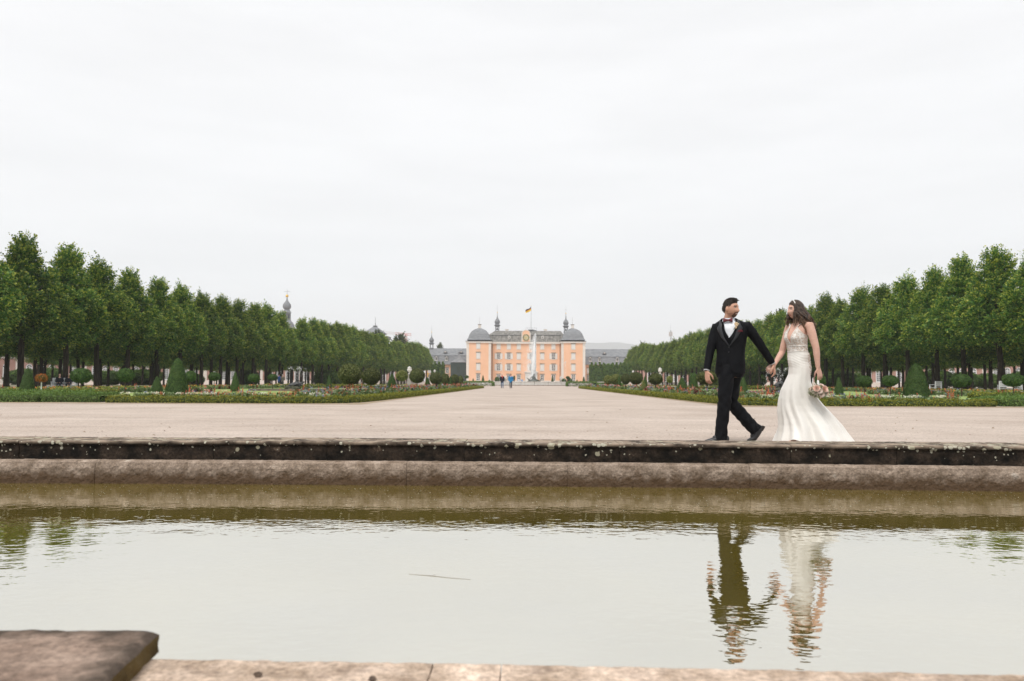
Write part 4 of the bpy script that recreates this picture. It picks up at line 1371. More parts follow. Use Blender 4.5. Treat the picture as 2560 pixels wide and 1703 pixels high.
# mansard roof of the middle block
ZB, ZR = pz_(265, YM + 1), pz_(190, YM + 6)
a0, a1 = tw["left"][1] - OFF.x, tw["right"][0] - OFF.x
mb = MB()
rs = []
for ins, dy, z in ((-.3, -.6, ZE - .04), (0, -.3, ZE + .25), (.0, .4, ZE + 1.6), (.05, .9, ZB)):
    rs.append([(a0 + ins - 1.2, dy, z - OFF.z), (a1 - ins + 1.2, dy, z - OFF.z), (a1 - ins + 1.2, 16 - dy, z - OFF.z), (a0 + ins - 1.2, 16 - dy, z - OFF.z)])
mb.rings(rs)
roof = mb.build("mansard_roof", M["old_slate"], palace)
rx0, rx1 = px_(605, YM + 6) - OFF.x, px_(1745, YM + 6) - OFF.x
mb = MB()
mb.rings([[(a0 - 1.3, .8, ZB - OFF.z + .003), (a1 + 1.3, .8, ZB - OFF.z + .003), (a1 + 1.3, 15.2, ZB - OFF.z + .003), (a0 - 1.3, 15.2, ZB - OFF.z + .003)], [(rx0, 6, ZR - OFF.z), (rx1, 6, ZR - OFF.z), (rx1, 10, ZR - OFF.z), (rx0, 10, ZR - OFF.z)]])
mb.build("upper_roof", M["old_slate"], roof)
mb = MB()
mb.box(a0, a1, .70, .86, ZB - OFF.z - .1, ZB - OFF.z + .09)
mb.build("roof_ledge", M["ridge"], roof)
for v in (808, 1480):
    x = px_(v, YM + 6) - OFF.x
    mb = MB()
    mb.box(x - .62, x + .62, 6.4, 7.6, ZR - OFF.z - .6, ZR - OFF.z + .55).box(x - .7, x + .7, 6.3, 7.7, ZR - OFF.z + .553, ZR - OFF.z + .68)
    mb.build("chimney", M["quoin"], roof)
for v in (848, 1432):
    x, z = px_(v, YM) - OFF.x, pz_(300, YM) - OFF.z
    mb = MB()
    ring = [(-.42, -.5), (.42, -.5), (.42, .25), (.25, .5), (0, .6), (-.25, .5), (-.42, .25)]
    mb.rings([[(x + a, -.05, z + b) for a, b in ring], [(x + a, 1.6, z + b) for a, b in ring]])
    dm = mb.build("dormer", M["shutter"], roof)
    mb = MB()
    mb.box(x - .2, x + .2, -.075, -.055, z - .3, z + .3)
    mb.build("pane", M["pane"], dm)
# clock gable
x, zc = px_(1143, YM) - OFF.x, pz_(308, YM) - OFF.z
hw = 70 / 46.4
zt, zb_ = pz_(235, YM) - OFF.z, pz_(378, YM) - OFF.z
ring = [(-hw, zb_), (hw, zb_), (hw, zt)] + [(hw * .93 * math.cos(a), zt + hw * .75 * math.sin(a)) for a in np.linspace(.15, math.pi - .15, 11)] + [(-hw, zt)]
mb = MB()
mb.rings([[(x + a, -.62, b) for a, b in ring], [(x + a, 1.6, b) for a, b in ring]])
gab = mb.build("clock_gable", M["peach"], palace)
mb = MB()
for sx in (-1, 1):
    mb.box(x + sx * (hw + .02) - .2, x + sx * (hw + .02) + .2, -.72, -.1, zb_ + .01, zt)
aa = np.linspace(.05, math.pi - .05, 14)
mb.rings([[(x + (hw * .93 + o_) * math.cos(a), y_, zt + (hw * .75 + o_) * math.sin(a)) for (o_, y_) in ((.0, -.7), (.22, -.7), (.22, -.1), (.0, -.1))] for a in aa])
mb.build("gable_moulding", M["quoin"], gab)
mb = MB()
mb.rings([[(x + 1.34 * math.cos(a), y_, zc + 1.34 * math.sin(a)) for a in np.linspace(0, 2 * math.pi, 32, endpoint=False)] for y_ in (-.64, -.70)])
face = mb.build("clock_face", M["clock_cream"], gab)
mb = MB()
for k in range(12):
    a = k * math.pi / 6
    ca, sa = math.sin(a), math.cos(a)
    mb.obox((x + 1.06 * ca, -.72, zc + 1.06 * sa), (.19 * sa, 0, -.19 * ca), (0, .012, 0), (.21 * ca, 0, .21 * sa))
mb.build("numeral_plates", M["clock_dark"], gab)
ROM = ["XII", "I", "II", "III", "IIII", "V", "VI", "VII", "VIII", "IX", "X", "XI"]
mb = MB()
for k, t in enumerate(ROM):
    a = k * math.pi / 6
    r_, u_ = Vector((math.cos(a), 0, -math.sin(a))), Vector((math.sin(a), 0, math.cos(a)))
    c = Vector((x, -.738, zc)) + u_ * 1.06
    wd = .30 / max(len(t), 3)
    for j, ch in enumerate(t):
        p = c + r_ * ((j - (len(t) - 1) / 2) * wd)
        sl = {"I": [(0, 0)], "V": [(-.03, .03), (.03, -.03)], "X": [(-.035, .035), (.035, -.035)]}[ch]
        for (tp, bt) in sl:
            v1, v2 = p + u_ * .15 + r_ * tp, p - u_ * .15 + r_ * bt
            mid, dv = (v1 + v2) / 2, (v2 - v1) / 2
            mb.obox(mid, dv, Vector((0, .004, 0)), r_ * .013)
mb.build("numerals", M["gold"], gab)
mb = MB()
for ang, ln, wdt in ((R(232), .62, .05), (R(292), .85, .04)):
    u_ = Vector((math.sin(ang), 0, math.cos(ang)))
    r_ = Vector((u_.z, 0, -u_.x))
    mb.obox(Vector((x, -.755, zc)) + u_ * ln * .4, u_ * ln * .6, (0, .008, 0), r_ * wdt)
mb.ell((x, -.75, zc), (.12, .03, .12))
mb.build("clock_hands", M["gold"], gab)
mb = MB()
mb.box(x - 1.0, x - .9, -.7, -.66, zc - .1, zc + .1)
# roof platform, railing, flagpole and flag
Zp = ZR - OFF.z
xl, xr = px_(1135, YM + 8) - OFF.x, px_(1325, YM + 8) - OFF.x
mb = MB()
mb.box(xl, xr, 5.5, 10.5, Zp - .1, Zp + .22).box(xl + 1, xr - 1, 6.2, 9.8, Zp + .223, Zp + .5)
plat = mb.build("roof_platform", M["ridge"], palace)
mb = MB()
for k in range(7):
    xx = xl + .05 + (xr - xl - .1) * k / 6
    mb.tube([(xx, 5.6, Zp + .2), (xx, 5.6, Zp + 1.3)], .025, 5)
for z in (.75, 1.28):
    mb.tube([(xl, 5.6, Zp + z), (xr, 5.6, Zp + z)], .022, 5)
    for xx in (xl, xr):
        mb.tube([(xx, 5.6, Zp + z), (xx, 10.4, Zp + z)], .022, 5)
mb.build("railing", M["iron"], plat)
xp = wx(1327.4, YM + 8) - OFF.x
ztop = wz(764, YM + 8) - OFF.z
pole = thing("flagpole", "thin flagpole on the palace roof", "flagpole", (OFF.x + xp, YM + 8, OFF.z + Zp + .5))
mb = MB()
mb.tube([(0, 0, 0), (0, 0, ztop - Zp - .6)], [.09, .045], 8)
mb.build("pole", M["iron"], pole)
mb = MB()
mb.ell((0, 0, ztop - Zp - .5), (.1, .1, .1))
mb.build("finial", M["gold"], pole)
fl = MB()
nn = 22
zf0, zf1 = wz(768, YM + 8) - OFF.z - Zp - .5, wz(778, YM + 8) - OFF.z - Zp - .5
for band in range(3):
    v, f = [], []
    for i in range(nn + 1):
        t = i / nn
        for j in range(5):
            q = (0, .34, .47, 1)[band] + ((0, .34, .47, 1)[band + 1] - (0, .34, .47, 1)[band]) * j / 4
            xx = -.05 - 2.15 * t + .12 * math.sin(6 * t + 2 * q)
            yy = .35 * math.sin(7 * t + 2.4 * q) * t
            zz = zf0 - (zf0 - zf1) * q * (1 - .25 * t) - 1.35 * t ** 1.2 + .12 * math.sin(8 * t + 1.3)
            v.append((xx, yy, zz))
    for i in range(nn):
        for j in range(4):
            a = i * 5 + j
            f.append((a, a + 5, a + 6, a + 1))
    fl.add(v, f, band)
flag = fl.build("flag", [M["flag_black"], M["flag_red"], M["flag_gold"]], smooth=True, loc=(OFF.x + xp, YM + 8, OFF.z + Zp + .5))
tag(flag, "black, red and gold striped flag hanging from the palace flagpole", "flag")
# bell turrets
def turret(parent, x, y, z, s=1.0, bell=True):
    mb = MB()
    r = .86 * s
    for k in range(4):
        a = math.pi / 4 + k * math.pi / 2
        mb.tube([(x + r * math.cos(a), y + r * math.sin(a), z - 1.6 * s), (x + r * math.cos(a), y + r * math.sin(a), z + 1.5 * s)], .15 * s, 6)
    mb.box(x - r, x + r, y - r, y + r, z - 1.8 * s, z - .1 * s)
    mb.rings([[(x + (1.0 + q) * .9 * s * cx_, y + (1.0 + q) * .9 * s * cy_, z + (1.3 + zz) * s) for cx_, cy_ in ((1, -1), (1, 1), (-1, 1), (-1, -1))] for q, zz in ((-.08, 0), (-.1, .35), (.25, .55), (.3, .7), (-.1, .95))])
    t = mb.build("bell_turret", M["slate"], parent)
    mb = MB()
    mb.lathe([(q * s, zz * s) for q, zz in ((.84, 2.2), (.72, 2.45), (1.02, 2.85), (1.08, 3.2), (.98, 3.7), (.66, 4.25), (.36, 4.65), (.2, 5.2), (.1, 6.0), (.07, 6.9))], (x, y, z), 10)
    mb.build("onion_cap", M["slate"], t, smooth=True)
    mb = MB()
    mb.ell((x, y, z + 7.0 * s), (.2 * s, .2 * s, .2 * s))
    mb.build("finial", M["gold"], t)
    mb = MB()
    mb.tube([(x, y, z + 7.1 * s), (x, y, z + 10 * s)], [.04, .02], 5)
    mb.tube([(x - .5 * s, y, z + 8.4 * s), (x + .5 * s, y, z + 8.4 * s)], .025, 5)
    mb.build("weathervane", M["iron"], t)
    if bell:
        mb = MB()
        mb.lathe([(.5 * s, .2 * s), (.42 * s, .35 * s), (.28 * s, .7 * s), (.12 * s, .95 * s), (.02, 1.25 * s)], (x, y, z), 10)
        mb.build("bell", M["bronze"], t)
turret(palace, px_(642, YM + 10) - OFF.x, 10, pz_(182, YM + 10) - OFF.z)
turret(palace, px_(1835, YM + 10) - OFF.x, 10, pz_(196, YM + 10) - OFF.z)

# ------------------------------------------------------------------ wings
def X1(v):
    return 1040 + v / 3.928
def Y1(v):
    return 740 + v / 3.928
YW = 311.0
def wing(label, v0, v1, ridge, brk, eave, dorm, vents, far_v):
    x0, x1 = wx(X1(v0), YW), wx(X1(v1), YW)
    z = lambda v: wz(Y1(v), YW)
    w = thing("palace_wing", label, "building", ((x0 + x1) / 2, YW, G1))
    ox = (x0 + x1) / 2
    mb = MB()
    mb.box(x0 - ox, x1 - ox, 0, 10, -.5, z(eave) - G1)
    mb.build("wall", M["peach"], w)
    mb = MB()
    prof = [(-.5, z(eave) - .15), (-.45, z(eave)), (.9, z(brk)), (.75, z(brk) + .1), (5.0, z(ridge)), (9.25, z(brk) + .1), (9.1, z(brk)), (10.45, z(eave)), (10.5, z(eave) - .15)]
    mb.rings([[(x0 - ox, a, b - G1) for a, b in prof], [(x1 - ox, a, b - G1) for a, b in prof]])
    rf = mb.build("roof", M["slate"], w)
    for v in dorm:
        xx, zz = wx(X1(v), YW) - ox, (z(eave) + z(brk)) / 2 + .5 - G1
        mb = MB()
        ring = [(-.5, -.85), (.5, -.85), (.5, .45), (.3, .8), (0, .95), (-.3, .8), (-.5, .45)]
        mb.rings([[(xx + a, -.1, zz + b) for a, b in ring], [(xx + a, 1.5, zz + b) for a, b in ring]])
        dm = mb.build("dormer", M["shutter"], rf)
        mb = MB()
        mb.rings([[(xx + a * 1.35, -.22, zz + b * 1.22 + .03) for a, b in ring[2:]], [(xx + a * 1.35, 1.5, zz + b * 1.22 + .03) for a, b in ring[2:]]], closed=False, cap=False)
        mb.build("dormer_roof", M["slate"], rf)
        mb = MB()
        mb.box(xx - .36, xx - .05, -.13, -.105, zz - .55, zz + .55).box(xx + .05, xx + .36, -.13, -.105, zz - .55, zz + .55)
        mb.build("pane", M["pane"], rf)
    for v, vy in vents:
        xx, zz = wx(X1(v), YW) - ox, z(vy) - G1
        mb = MB()
        mb.rings([[(xx - .8, 1.5, zz - .35), (xx + .8, 1.5, zz - .35), (xx, 1.5, zz + .5)], [(xx - .8, 4, zz - .35), (xx + .8, 4, zz - .35), (xx, 4, zz + .5)]])
        o = mb.build("vent_dormer", M["slate"], rf)
        mb = MB()
        mb.add([(xx - .4, 1.47, zz - .25), (xx + .4, 1.47, zz - .25), (xx, 1.47, zz + .25)], [(0, 1, 2)])
        mb.build("vent_opening", M["quoin"], rf)
    k = int((x1 - x0) / 3.4)
    for i in range(k):
        xx = x0 + (i + .5) * (x1 - x0) / k
        window(w, xx, YW, G1 + 4.3, 1.2, 2.0, "bare" if i % 3 else "closed", Vector((ox, YW, G1)))
        window(w, xx, YW, G1 + 1.5, 1.2, 2.2, "bare", Vector((ox, YW, G1)))
    return w, ox
wl_, oxl = wing("grey slate-roofed palace wing left of the left tower", 92, 520, 512, 590, 672, (198, 298), ((282, 548), (437, 548), (352, 612)), 0)
wr_, oxr = wing("grey slate-roofed palace wing right of the right tower", 1650, 3000, 515, 598, 670, (1712, 1803, 1978, 2070, 2260, 2350), ((1856, 555), (2117, 560)), 0)
turret(wl_, wx(X1(150), YW + 5) - oxl, 5, wz(Y1(520), YW + 5) - G1 + .4, .88, False)
# dark green garden pavilion by the left tower
YG = 304.0
x0, x1 = wx(X1(340), YG), wx(X1(488), YG)
pv = thing("garden_pavilion", "dark green boarded pavilion with curved pyramid roof beside the left tower", "pavilion", ((x0 + x1) / 2, YG, G1))
hw = (x1 - x0) / 2
ze = wz(Y1(655), YG) - G1
mb = MB()
mb.box(-hw, hw, 0, 2 * hw, -.5, ze)
wall = mb.build("wall", M["green_wall"], pv)
mb = MB()
for k in range(9):
    xx = -hw + 2 * hw * k / 8
    mb.box(xx - .06, xx + .06, -.06, -.004, 2.4, ze - .1)
mb.box(-hw, hw, -.07, -.005, 2.2, 2.4)
mb.build("battens", M["green_wall"], pv)
mb = MB()
mb.box(-.55, .55, -.05, -.006, 3.4, 5.6)
mb.build("shutter", M["clock_dark"], pv)
za = wz(Y1(560), YG) - G1
mb = MB()
rs = []
for q, t in ((1.08, 0), (1.0, .06), (.72, .18), (.46, .36), (.26, .56), (.12, .76), (.03, 1.0)):
    rs.append([(sx * hw * q, hw + sy * hw * q, ze + (za - ze) * t) for sx, sy in ((-1, -1), (1, -1), (1, 1), (-1, 1))])
mb.rings(rs)
rf = mb.build("roof", M["slate"], pv)
mb = MB()
mb.ell((0, hw, za + .1), (.25, .25, .3))
mb.build("finial", M["ridge"], rf)

# ------------------------------------------------------------------ curved arcade buildings behind the limes
def arch_win():
    w, h = .68, 2.9
    arc = [(w * math.cos(a), h + w * math.sin(a)) for a in np.linspace(0, math.pi, 11)]
    out = [(w + .16, 0)] + [((w + .16) / w * a, h + (w + .16) / w * (b - h)) for a, b in arc] + [(-w - .16, 0)]
    inn = [(w, 0)] + arc + [(-w, 0)]
    mb = MB()
    k = len(out)
    v = [(a, -.14, b) for a, b in out] + [(a, -.14, b) for a, b in inn] + [(a, -.003, b) for a, b in out]
    f = [(i, i + 1, k + i + 1, k + i) for i in range(k - 1)] + [(2 * k + i, 2 * k + i + 1, i + 1, i) for i in range(k - 1)]
    mb.add(v, f)
    fr = mb.mesh("window_frame", M["white_paint"])
    mb = MB()
    mb.add([(a, -.04, b) for a, b in inn], [tuple(range(len(inn)))])
    pane = mb.mesh("pane", M["pane"])
    mb = MB()
    for xx in (-.64, 0, .64):
        mb.box(xx - .06, xx + .06, -.10, -.05, 0, h + (0.6 if xx == 0 else 0))
    for xx in (-.32, .32):
        mb.box(xx - .03, xx + .03, -.09, -.055, 0, h)
    for z in (.25, .8, 1.35, 1.9, 2.45, h):
        mb.box(-w, w, -.092, -.052, z - (.045 if z < h else .09), z + (.045 if z < h else .09))
    mb.box(-w, w, -.095, -.051, 0, .26)
    for a in (.8, 2.34):
        mb.obox((.34 * math.cos(a), -.075, h + .34 * math.sin(a)), (.34 * math.cos(a), 0, .34 * math.sin(a)), (0, .02, 0), (-.03 * math.sin(a), 0, .03 * math.cos(a)))
    return fr, pane, mb.mesh("glazing_bars", M["white_paint"])
AW = arch_win()
for s, side in ((-1, "left"), (1, "right")):
    Rr, Cy = 153.0, 150.0
    b = thing("arcade_building", f"low curved pink building with tall white arched windows behind the {side} limes", "building", (0, Cy, 0))
    th = [math.radians(t) for t in np.linspace(15, 80, 60)]
    def pt(t, r, z):
        return (s * r * math.sin(t), r * math.cos(t), z)
    wallm, plm, rfm, crn = MB(), MB(), MB(), MB()
    for mbb, (ra, za0, rb, zb1) in ((wallm, (Rr, -.5, Rr + 9, 7.6)), (plm, (Rr - .25, -.5, Rr - .004, 1.1)), (crn, (Rr - .4, 6.7, Rr - .004, 7.5))):
        mbb.rings([[pt(t, ra, za0), pt(t, ra, zb1), pt(t, rb, zb1), pt(t, rb, za0)] for t in th])
    rfm.rings([[pt(t, Rr - .6, 7.61), pt(t, Rr + 4.5, 11.5), pt(t, Rr + 9.6, 7.61)] for t in th])
    wallm.build("wall", M["pink_wall"], b)
    plm.build("plinth", M["quoin"], b)
    crn.build("cornice", M["quoin"], b)
    rfm.build("roof", M["slate"], b)
    k = 0
    t = math.radians(17)
    while t < math.radians(78):
        k += 1
        p = pt(t, Rr - .01, 1.12)
        if k % 6 != 0:
            o = link("window", AW[0], b, p)
            o.rotation_euler = (0, 0, -s * t)
            o.scale = (1.05, 1, 1.12)
            link("pane", AW[1], o)
            link("glazing_bars", AW[2], o)
        else:
            mb = MB()
            mb.box(-.6, .6, -.2, -.006, -.02, 5.5)
            o = mb.build("pilaster", M["quoin"], b, loc=p)
            o.rotation_euler = (0, 0, -s * t)
        t += 3.15 / Rr

# ------------------------------------------------------------------ church spire, pavilion roof, crane, mast, hills
YCH = 400.0
def X3(v):
    return 600 + v / 4.064
def Y3(v):
    return 700 + v / 4.064
px0 = X3(463)
ch = thing("church_tower", "dark slate church spire with onion dome rising behind the left limes", "church tower", (wx(px0, YCH), YCH, G1))
mpp = YCH / F
zc = lambda v: at(px0, Y3(v), YCH).z - G1
mb = MB()
mb.box(-3.4, 3.4, -3.4, 3.4, -.5, zc(498))
mb.build("tower_wall", M["quoin"], ch)
def lat(name, pairs, seg=8, m="slate", smooth=False):
    q = MB()
    q.lathe([(w_ / 4.064 / 2 * mpp, zc(v)) for w_, v in pairs], (0, 0, 0), seg, rot=math.pi / 8)
    return q.build(name, M[m], ch, smooth=smooth)
lat("bell_roof", ((190, 500), (172, 490), (158, 470), (148, 450), (122, 430), (90, 415), (84, 404)))
lant = lat("lantern", ((84, 404), (74, 400), (74, 340), (90, 332)))
mb = MB()
for k in range(8):
    a = k * math.pi / 4
    r_ = 74 / 4.064 / 2 * mpp * .93
    mb.obox((r_ * math.cos(a), r_ * math.sin(a), (zc(392) + zc(352)) / 2), (.12 * math.cos(a), .12 * math.sin(a), 0), (-.42 * math.sin(a), .42 * math.cos(a), 0), (0, 0, (zc(352) - zc(392)) / 2))
mb.build("louvre", M["pane"], lant)
mb = MB()
for k in range(8):
    a = (k + .5) * math.pi / 4
    r_ = 76 / 4.064 / 2 * mpp
    mb.tube([(r_ * math.cos(a), r_ * math.sin(a), zc(402)), (r_ * math.cos(a), r_ * math.sin(a), zc(336))], .13, 5)
mb.build("lantern_post", M["grey_lead"], lant)
lat("lantern_roof", ((92, 334), (88, 328), (76, 320), (60, 305), (46, 300)))
lat("onion_dome", ((40, 302), (62, 296), (80, 284), (85, 268), (78, 250), (58, 234), (34, 220), (18, 205), (10, 190), (6, 172)), 12, smooth=True)
mb = MB()
mb.ell((0, 0, zc(163)), (.75, .75, .75))
mb.build("gilded_ball", M["gold"], ch)
mb = MB()
mb.tube([(0, 0, zc(165)), (0, 0, zc(90))], [.14, .06], 6)
mb.tube([(-1.5, 0, zc(118)), (1.5, 0, zc(118))], .09, 5)
mb.build("cross", M["iron"], ch)
YR2 = 365.0
x0, x1 = wx(X3(1243), YR2), wx(X3(1452), YR2)
hw = (x1 - x0) / 2
pr = thing("hipped_building", "grey hipped roof with a spike above the left limes", "building", ((x0 + x1) / 2, YR2, G1))
z = lambda v: at(X3(1345), Y3(v), YR2).z - G1
mb = MB()
mb.box(-hw * .86, hw * .86, .5, 2 * hw * .9, -.5, z(545))
mb.build("wall", M["slate"], pr)
mb = MB()
mb.rings([[(sx * hw * q, hw + sy * hw * q, z(v)) for sx, sy in ((-1, -1), (1, -1), (1, 1), (-1, 1))] for q, v in ((1.0, 543), (.98, 536), (.62, 505), (.1, 466))])
rf = mb.build("roof", M["slate"], pr)
mb = MB()
mb.box(-.9, .9, hw - .9, hw + .9, z(468), z(458))
mb.tube([(0, hw, z(460)), (0, hw, z(370))], [.16, .05], 6)
mb.build("roof_spike", M["ridge"], rf)
mb = MB()
mb.box(wx(X3(1462), YR2) - pr.location.x, wx(X3(1496), YR2) - pr.location.x, 2, 9, z(600), z(570))
mb.build("lower_roof", M["slate"], pr)
YK = 700.0
cr_ = thing("tower_crane", "thin red and white tower crane far behind the left limes", "crane", (wx(X3(1682), YK), YK, G1))
M["crane_red"], M["crane_white"] = mat("crane_red", (0.55, 0.16, 0.12), rough=.6), mat("crane_white", (0.55, 0.5, 0.48), rough=.6)
zk = lambda v, u=1682: at(X3(u), Y3(v), YK).z - G1
xk = lambda u: wx(X3(u), YK) - cr_.location.x
mb = MB()
for sx, sy in ((-.8, -.8), (.8, -.8), (.8, .8), (-.8, .8)):
    mb.tube([(sx, sy, -.5), (sx, sy, zk(548))], .16, 4)
for i in range(14):
    za_, zb2 = zk(548) * i / 14, zk(548) * (i + 1) / 14
    mb.tube([(-.8, -.8, za_), (.8, -.8, zb2)], .09, 4)
    mb.tube([(.8, -.8, za_), (.8, .8, zb2)], .09, 4)
mb.build("mast", M["crane_red"], cr_)
for (u0, u1, m_) in ((1460, 1570, "crane_white"), (1570, 1735, "crane_red")):
    mb = MB()
    n_ = int((u1 - u0) / 11)
    zz = lambda u: zk(545 + (u - 1460) * .075, u)
    mb.tube([(xk(u0), 0, zz(u0)), (xk(u1), 0, zz(u1))], .16, 4)
    mb.tube([(xk(u0), 0, zz(u0) + 1.7), (xk(u1), 0, zz(u1) + 1.7)], .14, 4)
    for i in range(n_):
        ua, ub = u0 + (u1 - u0) * i / n_, u0 + (u1 - u0) * (i + 1) / n_
        mb.tube([(xk(ua), 0, zz(ua)), (xk((ua + ub) / 2), 0, zz(ua) + 1.7), (xk(ub), 0, zz(ub))], .09, 4, ends=False)
    mb.build("jib", M[m_], cr_)
mb = MB()
mb.tube([(xk(1465), 0, zk(545)), (xk(1465), 0, zk(502))], .12, 4)
mb.tube([(xk(1732), 0, zk(566)), (xk(1732), 0, zk(600))], .10, 4)
mb.build("cable", M["crane_white"], cr_)
YA = 800.0
rm = thing("radio_mast", "faint lattice radio mast above the right limes left of the groom", "mast", (wx(1677.5, YA), YA, G1))
ht = wz(826, YA, 1677) - G1
mb = MB()
for k in range(3):
    a = k * 2.094
    mb.tube([(1.6 * math.cos(a), 1.6 * math.sin(a), -.5), (.5 * math.cos(a), .5 * math.sin(a), ht)], .16, 4)
for i in range(16):
    q, q2 = i / 16, (i + 1) / 16
    for k in range(3):
        a, a2 = k * 2.094, (k + 1) * 2.094
        r_, r2 = 1.6 - 1.1 * q, 1.6 - 1.1 * q2
        mb.tube([(r_ * math.cos(a), r_ * math.sin(a), ht * q), (r2 * math.cos(a2), r2 * math.sin(a2), ht * q2)], .09, 4)
mb.tube([(0, 0, ht), (0, 0, ht + 6)], .1, 4)
mb.build("lattice", M["iron"], rm)
mb = MB()
for k in range(6):
    a = k * 1.047
    mb.box(1.5 * math.cos(a) - .25, 1.5 * math.cos(a) + .25, 1.5 * math.sin(a) - .25, 1.5 * math.sin(a) + .25, ht - 6, ht - 1.5)
mb.build("antenna", M["crane_white"], rm)
YH = 6000.0
mb = MB()
v, f = [], []
xs = np.linspace(-800, 6000, 120)
for x in xs:
    pxx = 1320 + x / YH * F
    top = 120 + 176 * math.exp(-((pxx - 1500) / 230) ** 2) + 80 * math.exp(-((pxx - 1900) / 300) ** 2) + 10 * math.sin(x * .0065) + 5 * math.sin(x * .021) - 120 * math.exp(-((pxx - 1000) / 250) ** 2)
    for k, (dy, q) in enumerate(((-350, 0), (-150, .55), (0, 1.0), (400, .9), (900, 0))):
        v.append((x, YH + dy, max(top * q, -2 if q == 0 else 3)))
for i in range(len(xs) - 1):
    for k in range(4):
        a = i * 5 + k
        f.append((a, a + 5, a + 6, a + 1))
mb.add(v, f)
tag(mb.build("hills", M["hill"], smooth=True), kind="structure")
# ------------------------------------------------------------------ big fountain at the end of the path
M["spray"] = mat("water_spray", (.95, .96, .97), rough=.6, spec=.3)
YF, RF = 202.0, 17.8
fx = wx(1335, YF)
ft = thing("fountain", "large round white-rimmed fountain with a tall jet before the palace", "fountain", (fx, YF, 0))
def ring_obj(name, r0, r1, z0, z1, m, seg=96):
    mb = MB()
    mb.rings([[(r * math.cos(a), r * math.sin(a), z) for r, z in ((r1, z0), (r1, z1), (r0, z1), (r0, z0))] for a in np.linspace(0, 2 * math.pi, seg + 1)], cap=False)
    return mb.build(name, m, ft)
ring_obj("step", RF, RF + .9, -.1, .14, M["dark_step"])
for k in range(36):                              # rim stones
    a0, a1 = 2 * math.pi * k / 36 + .002, 2 * math.pi * (k + 1) / 36 - .002
    mb = MB()
    mb.rings([[(r * math.cos(a), r * math.sin(a), z) for r, z in ((RF + .28, .143), (RF + .28, .72), (RF + .36, .76), (RF + .36, .92), (RF - .4, .92), (RF - .4, .143))] for a in np.linspace(a0, a1, 4)])
    mb.build("rim_stone", M["white_stone"], ft)
mb = MB()
mb.lathe([(RF - .3, .55), (RF - .3, .56)], seg=64)
mb.build("basin_water", M["water"], ft)
# lead group in the middle
mb = MB()
mb.ell((0, 0, .9), (1.6, 1.3, .7), seg=10, rows=7)
mb.ell((.9, -.3, .8), (.9, .8, .5), seg=9, rows=6)
mb.ell((-.9, -.2, .8), (.9, .7, .45), seg=9, rows=6)
mb.build("rock_base", M["rock"], ft)
st = MB()
st.tube([(-.2, -.6, 1.2), (-.15, -.6, 1.8), (-.05, -.55, 2.3)], [.42, .36, .3], 8)
st.ell((.02, -.55, 2.72), (.19, .21, .25))
st.tube([(-.05, -.6, 2.25), (-.55, -.8, 2.15), (-.95, -.9, 1.7)], [.14, .11, .08], 7)
st.tube([(.05, -.6, 2.2), (.45, -.8, 1.8), (.3, -.95, 1.4)], [.14, .11, .08], 7)
st.tube([(-.1, -.6, 1.3), (.35, -1.0, 1.15), (.5, -1.2, .7)], [.22, .17, .1], 7)
st.tube([(-.2, -.6, 1.3), (-.4, -1.1, 1.1), (-.5, -1.2, .6)], [.22, .17, .1], 7)
st.tube([(-1.9, -.9, 1.9), (-1.4, -.9, 1.5), (-.7, -.9, 1.1), (.4, -.8, 1.0), (1.3, -.6, .9), (1.7, -.5, 1.5)], [.06, .16, .34, .38, .22, .08], 8)
def remesh(mb, name, mats, voxel, smooth=2, fac=.5):
    me = mb.mesh(name + "_src", mats)
    ob = bpy.data.objects.new("tmp", me)
    COL.objects.link(ob)
    m = ob.modifiers.new("r", 'REMESH')
    m.mode = 'VOXEL'
    m.voxel_size = voxel
    m.use_smooth_shade = True
    if smooth:
        q = ob.modifiers.new("s", 'SMOOTH')
        q.iterations, q.factor = smooth, fac
    dg = bpy.context.evaluated_depsgraph_get()
    new = bpy.data.meshes.new_from_object(ob.evaluated_get(dg))
    bpy.data.objects.remove(ob)
    bpy.data.meshes.remove(me)
    new.name = name
    new.materials.clear()
    for x in (mats if isinstance(mats, (list, tuple)) else [mats]):
        new.materials.append(x)
    return new
link("statue_group", remesh(st, "statue_group", M["grey_lead"], .05), ft)
n = 22000                                         # the jet: drops thrown up and drifting left
t = rng.random(n) ** .8
top = at(1335.5, 835, YF).z
zz = .9 + (top - .9) * t
core = rng.random(n) < .55
lean = .28 * t
wl2 = np.interp(t, [0, .15, .5, .8, 1], [1.6, 2.6, 2.3, 1.2, .16])
xx = np.where(core, rng.normal(0, .24, n) * (1 - .6 * t), -np.abs(rng.normal(0, .5, n)) * wl2 + .1)
pos = np.stack([xx + lean, rng.normal(0, .22, n) * (1.2 - t), zz], axis=1)
drop = np.where(core, .15, .09) * (.5 + rng.random(n))
nq = rng.normal(0, .4, (n, 3)) + np.array([0, -.75, .65])
v, f = leaf_quads(pos, nq, drop, .5)
rs = []                                         # the unbroken heart of the column
for k in range(40):
    q = k / 39
    zc_ = .9 + (top - 1.1) * q
    rad_ = float(np.interp(q, [0, .1, .4, .75, 1], [.30, .42, .44, .26, .05]))
    rs.append([(.28 * q - .42 * rad_ + rad_ * (1 + .22 * math.sin(5 * a + 9 * q) + .18 * math.sin(3 * a - 31 * q)) * math.cos(a) * 1.25, rad_ * math.sin(a), zc_ + .12 * math.sin(4 * a + 17 * q)) for a in np.linspace(0, 2 * math.pi, 14, endpoint=False)])
mb = MB()
mb.rings(rs)
cq = np.array([q for q in mb.f if len(q) == 4])
v, f, _ = join_arr([(v, f, 0), (np.array(mb.v), cq, 0)])
tag(link("water_jet", arr_mesh("water_jet", v, f, [M["spray"]]), ft), kind="stuff")
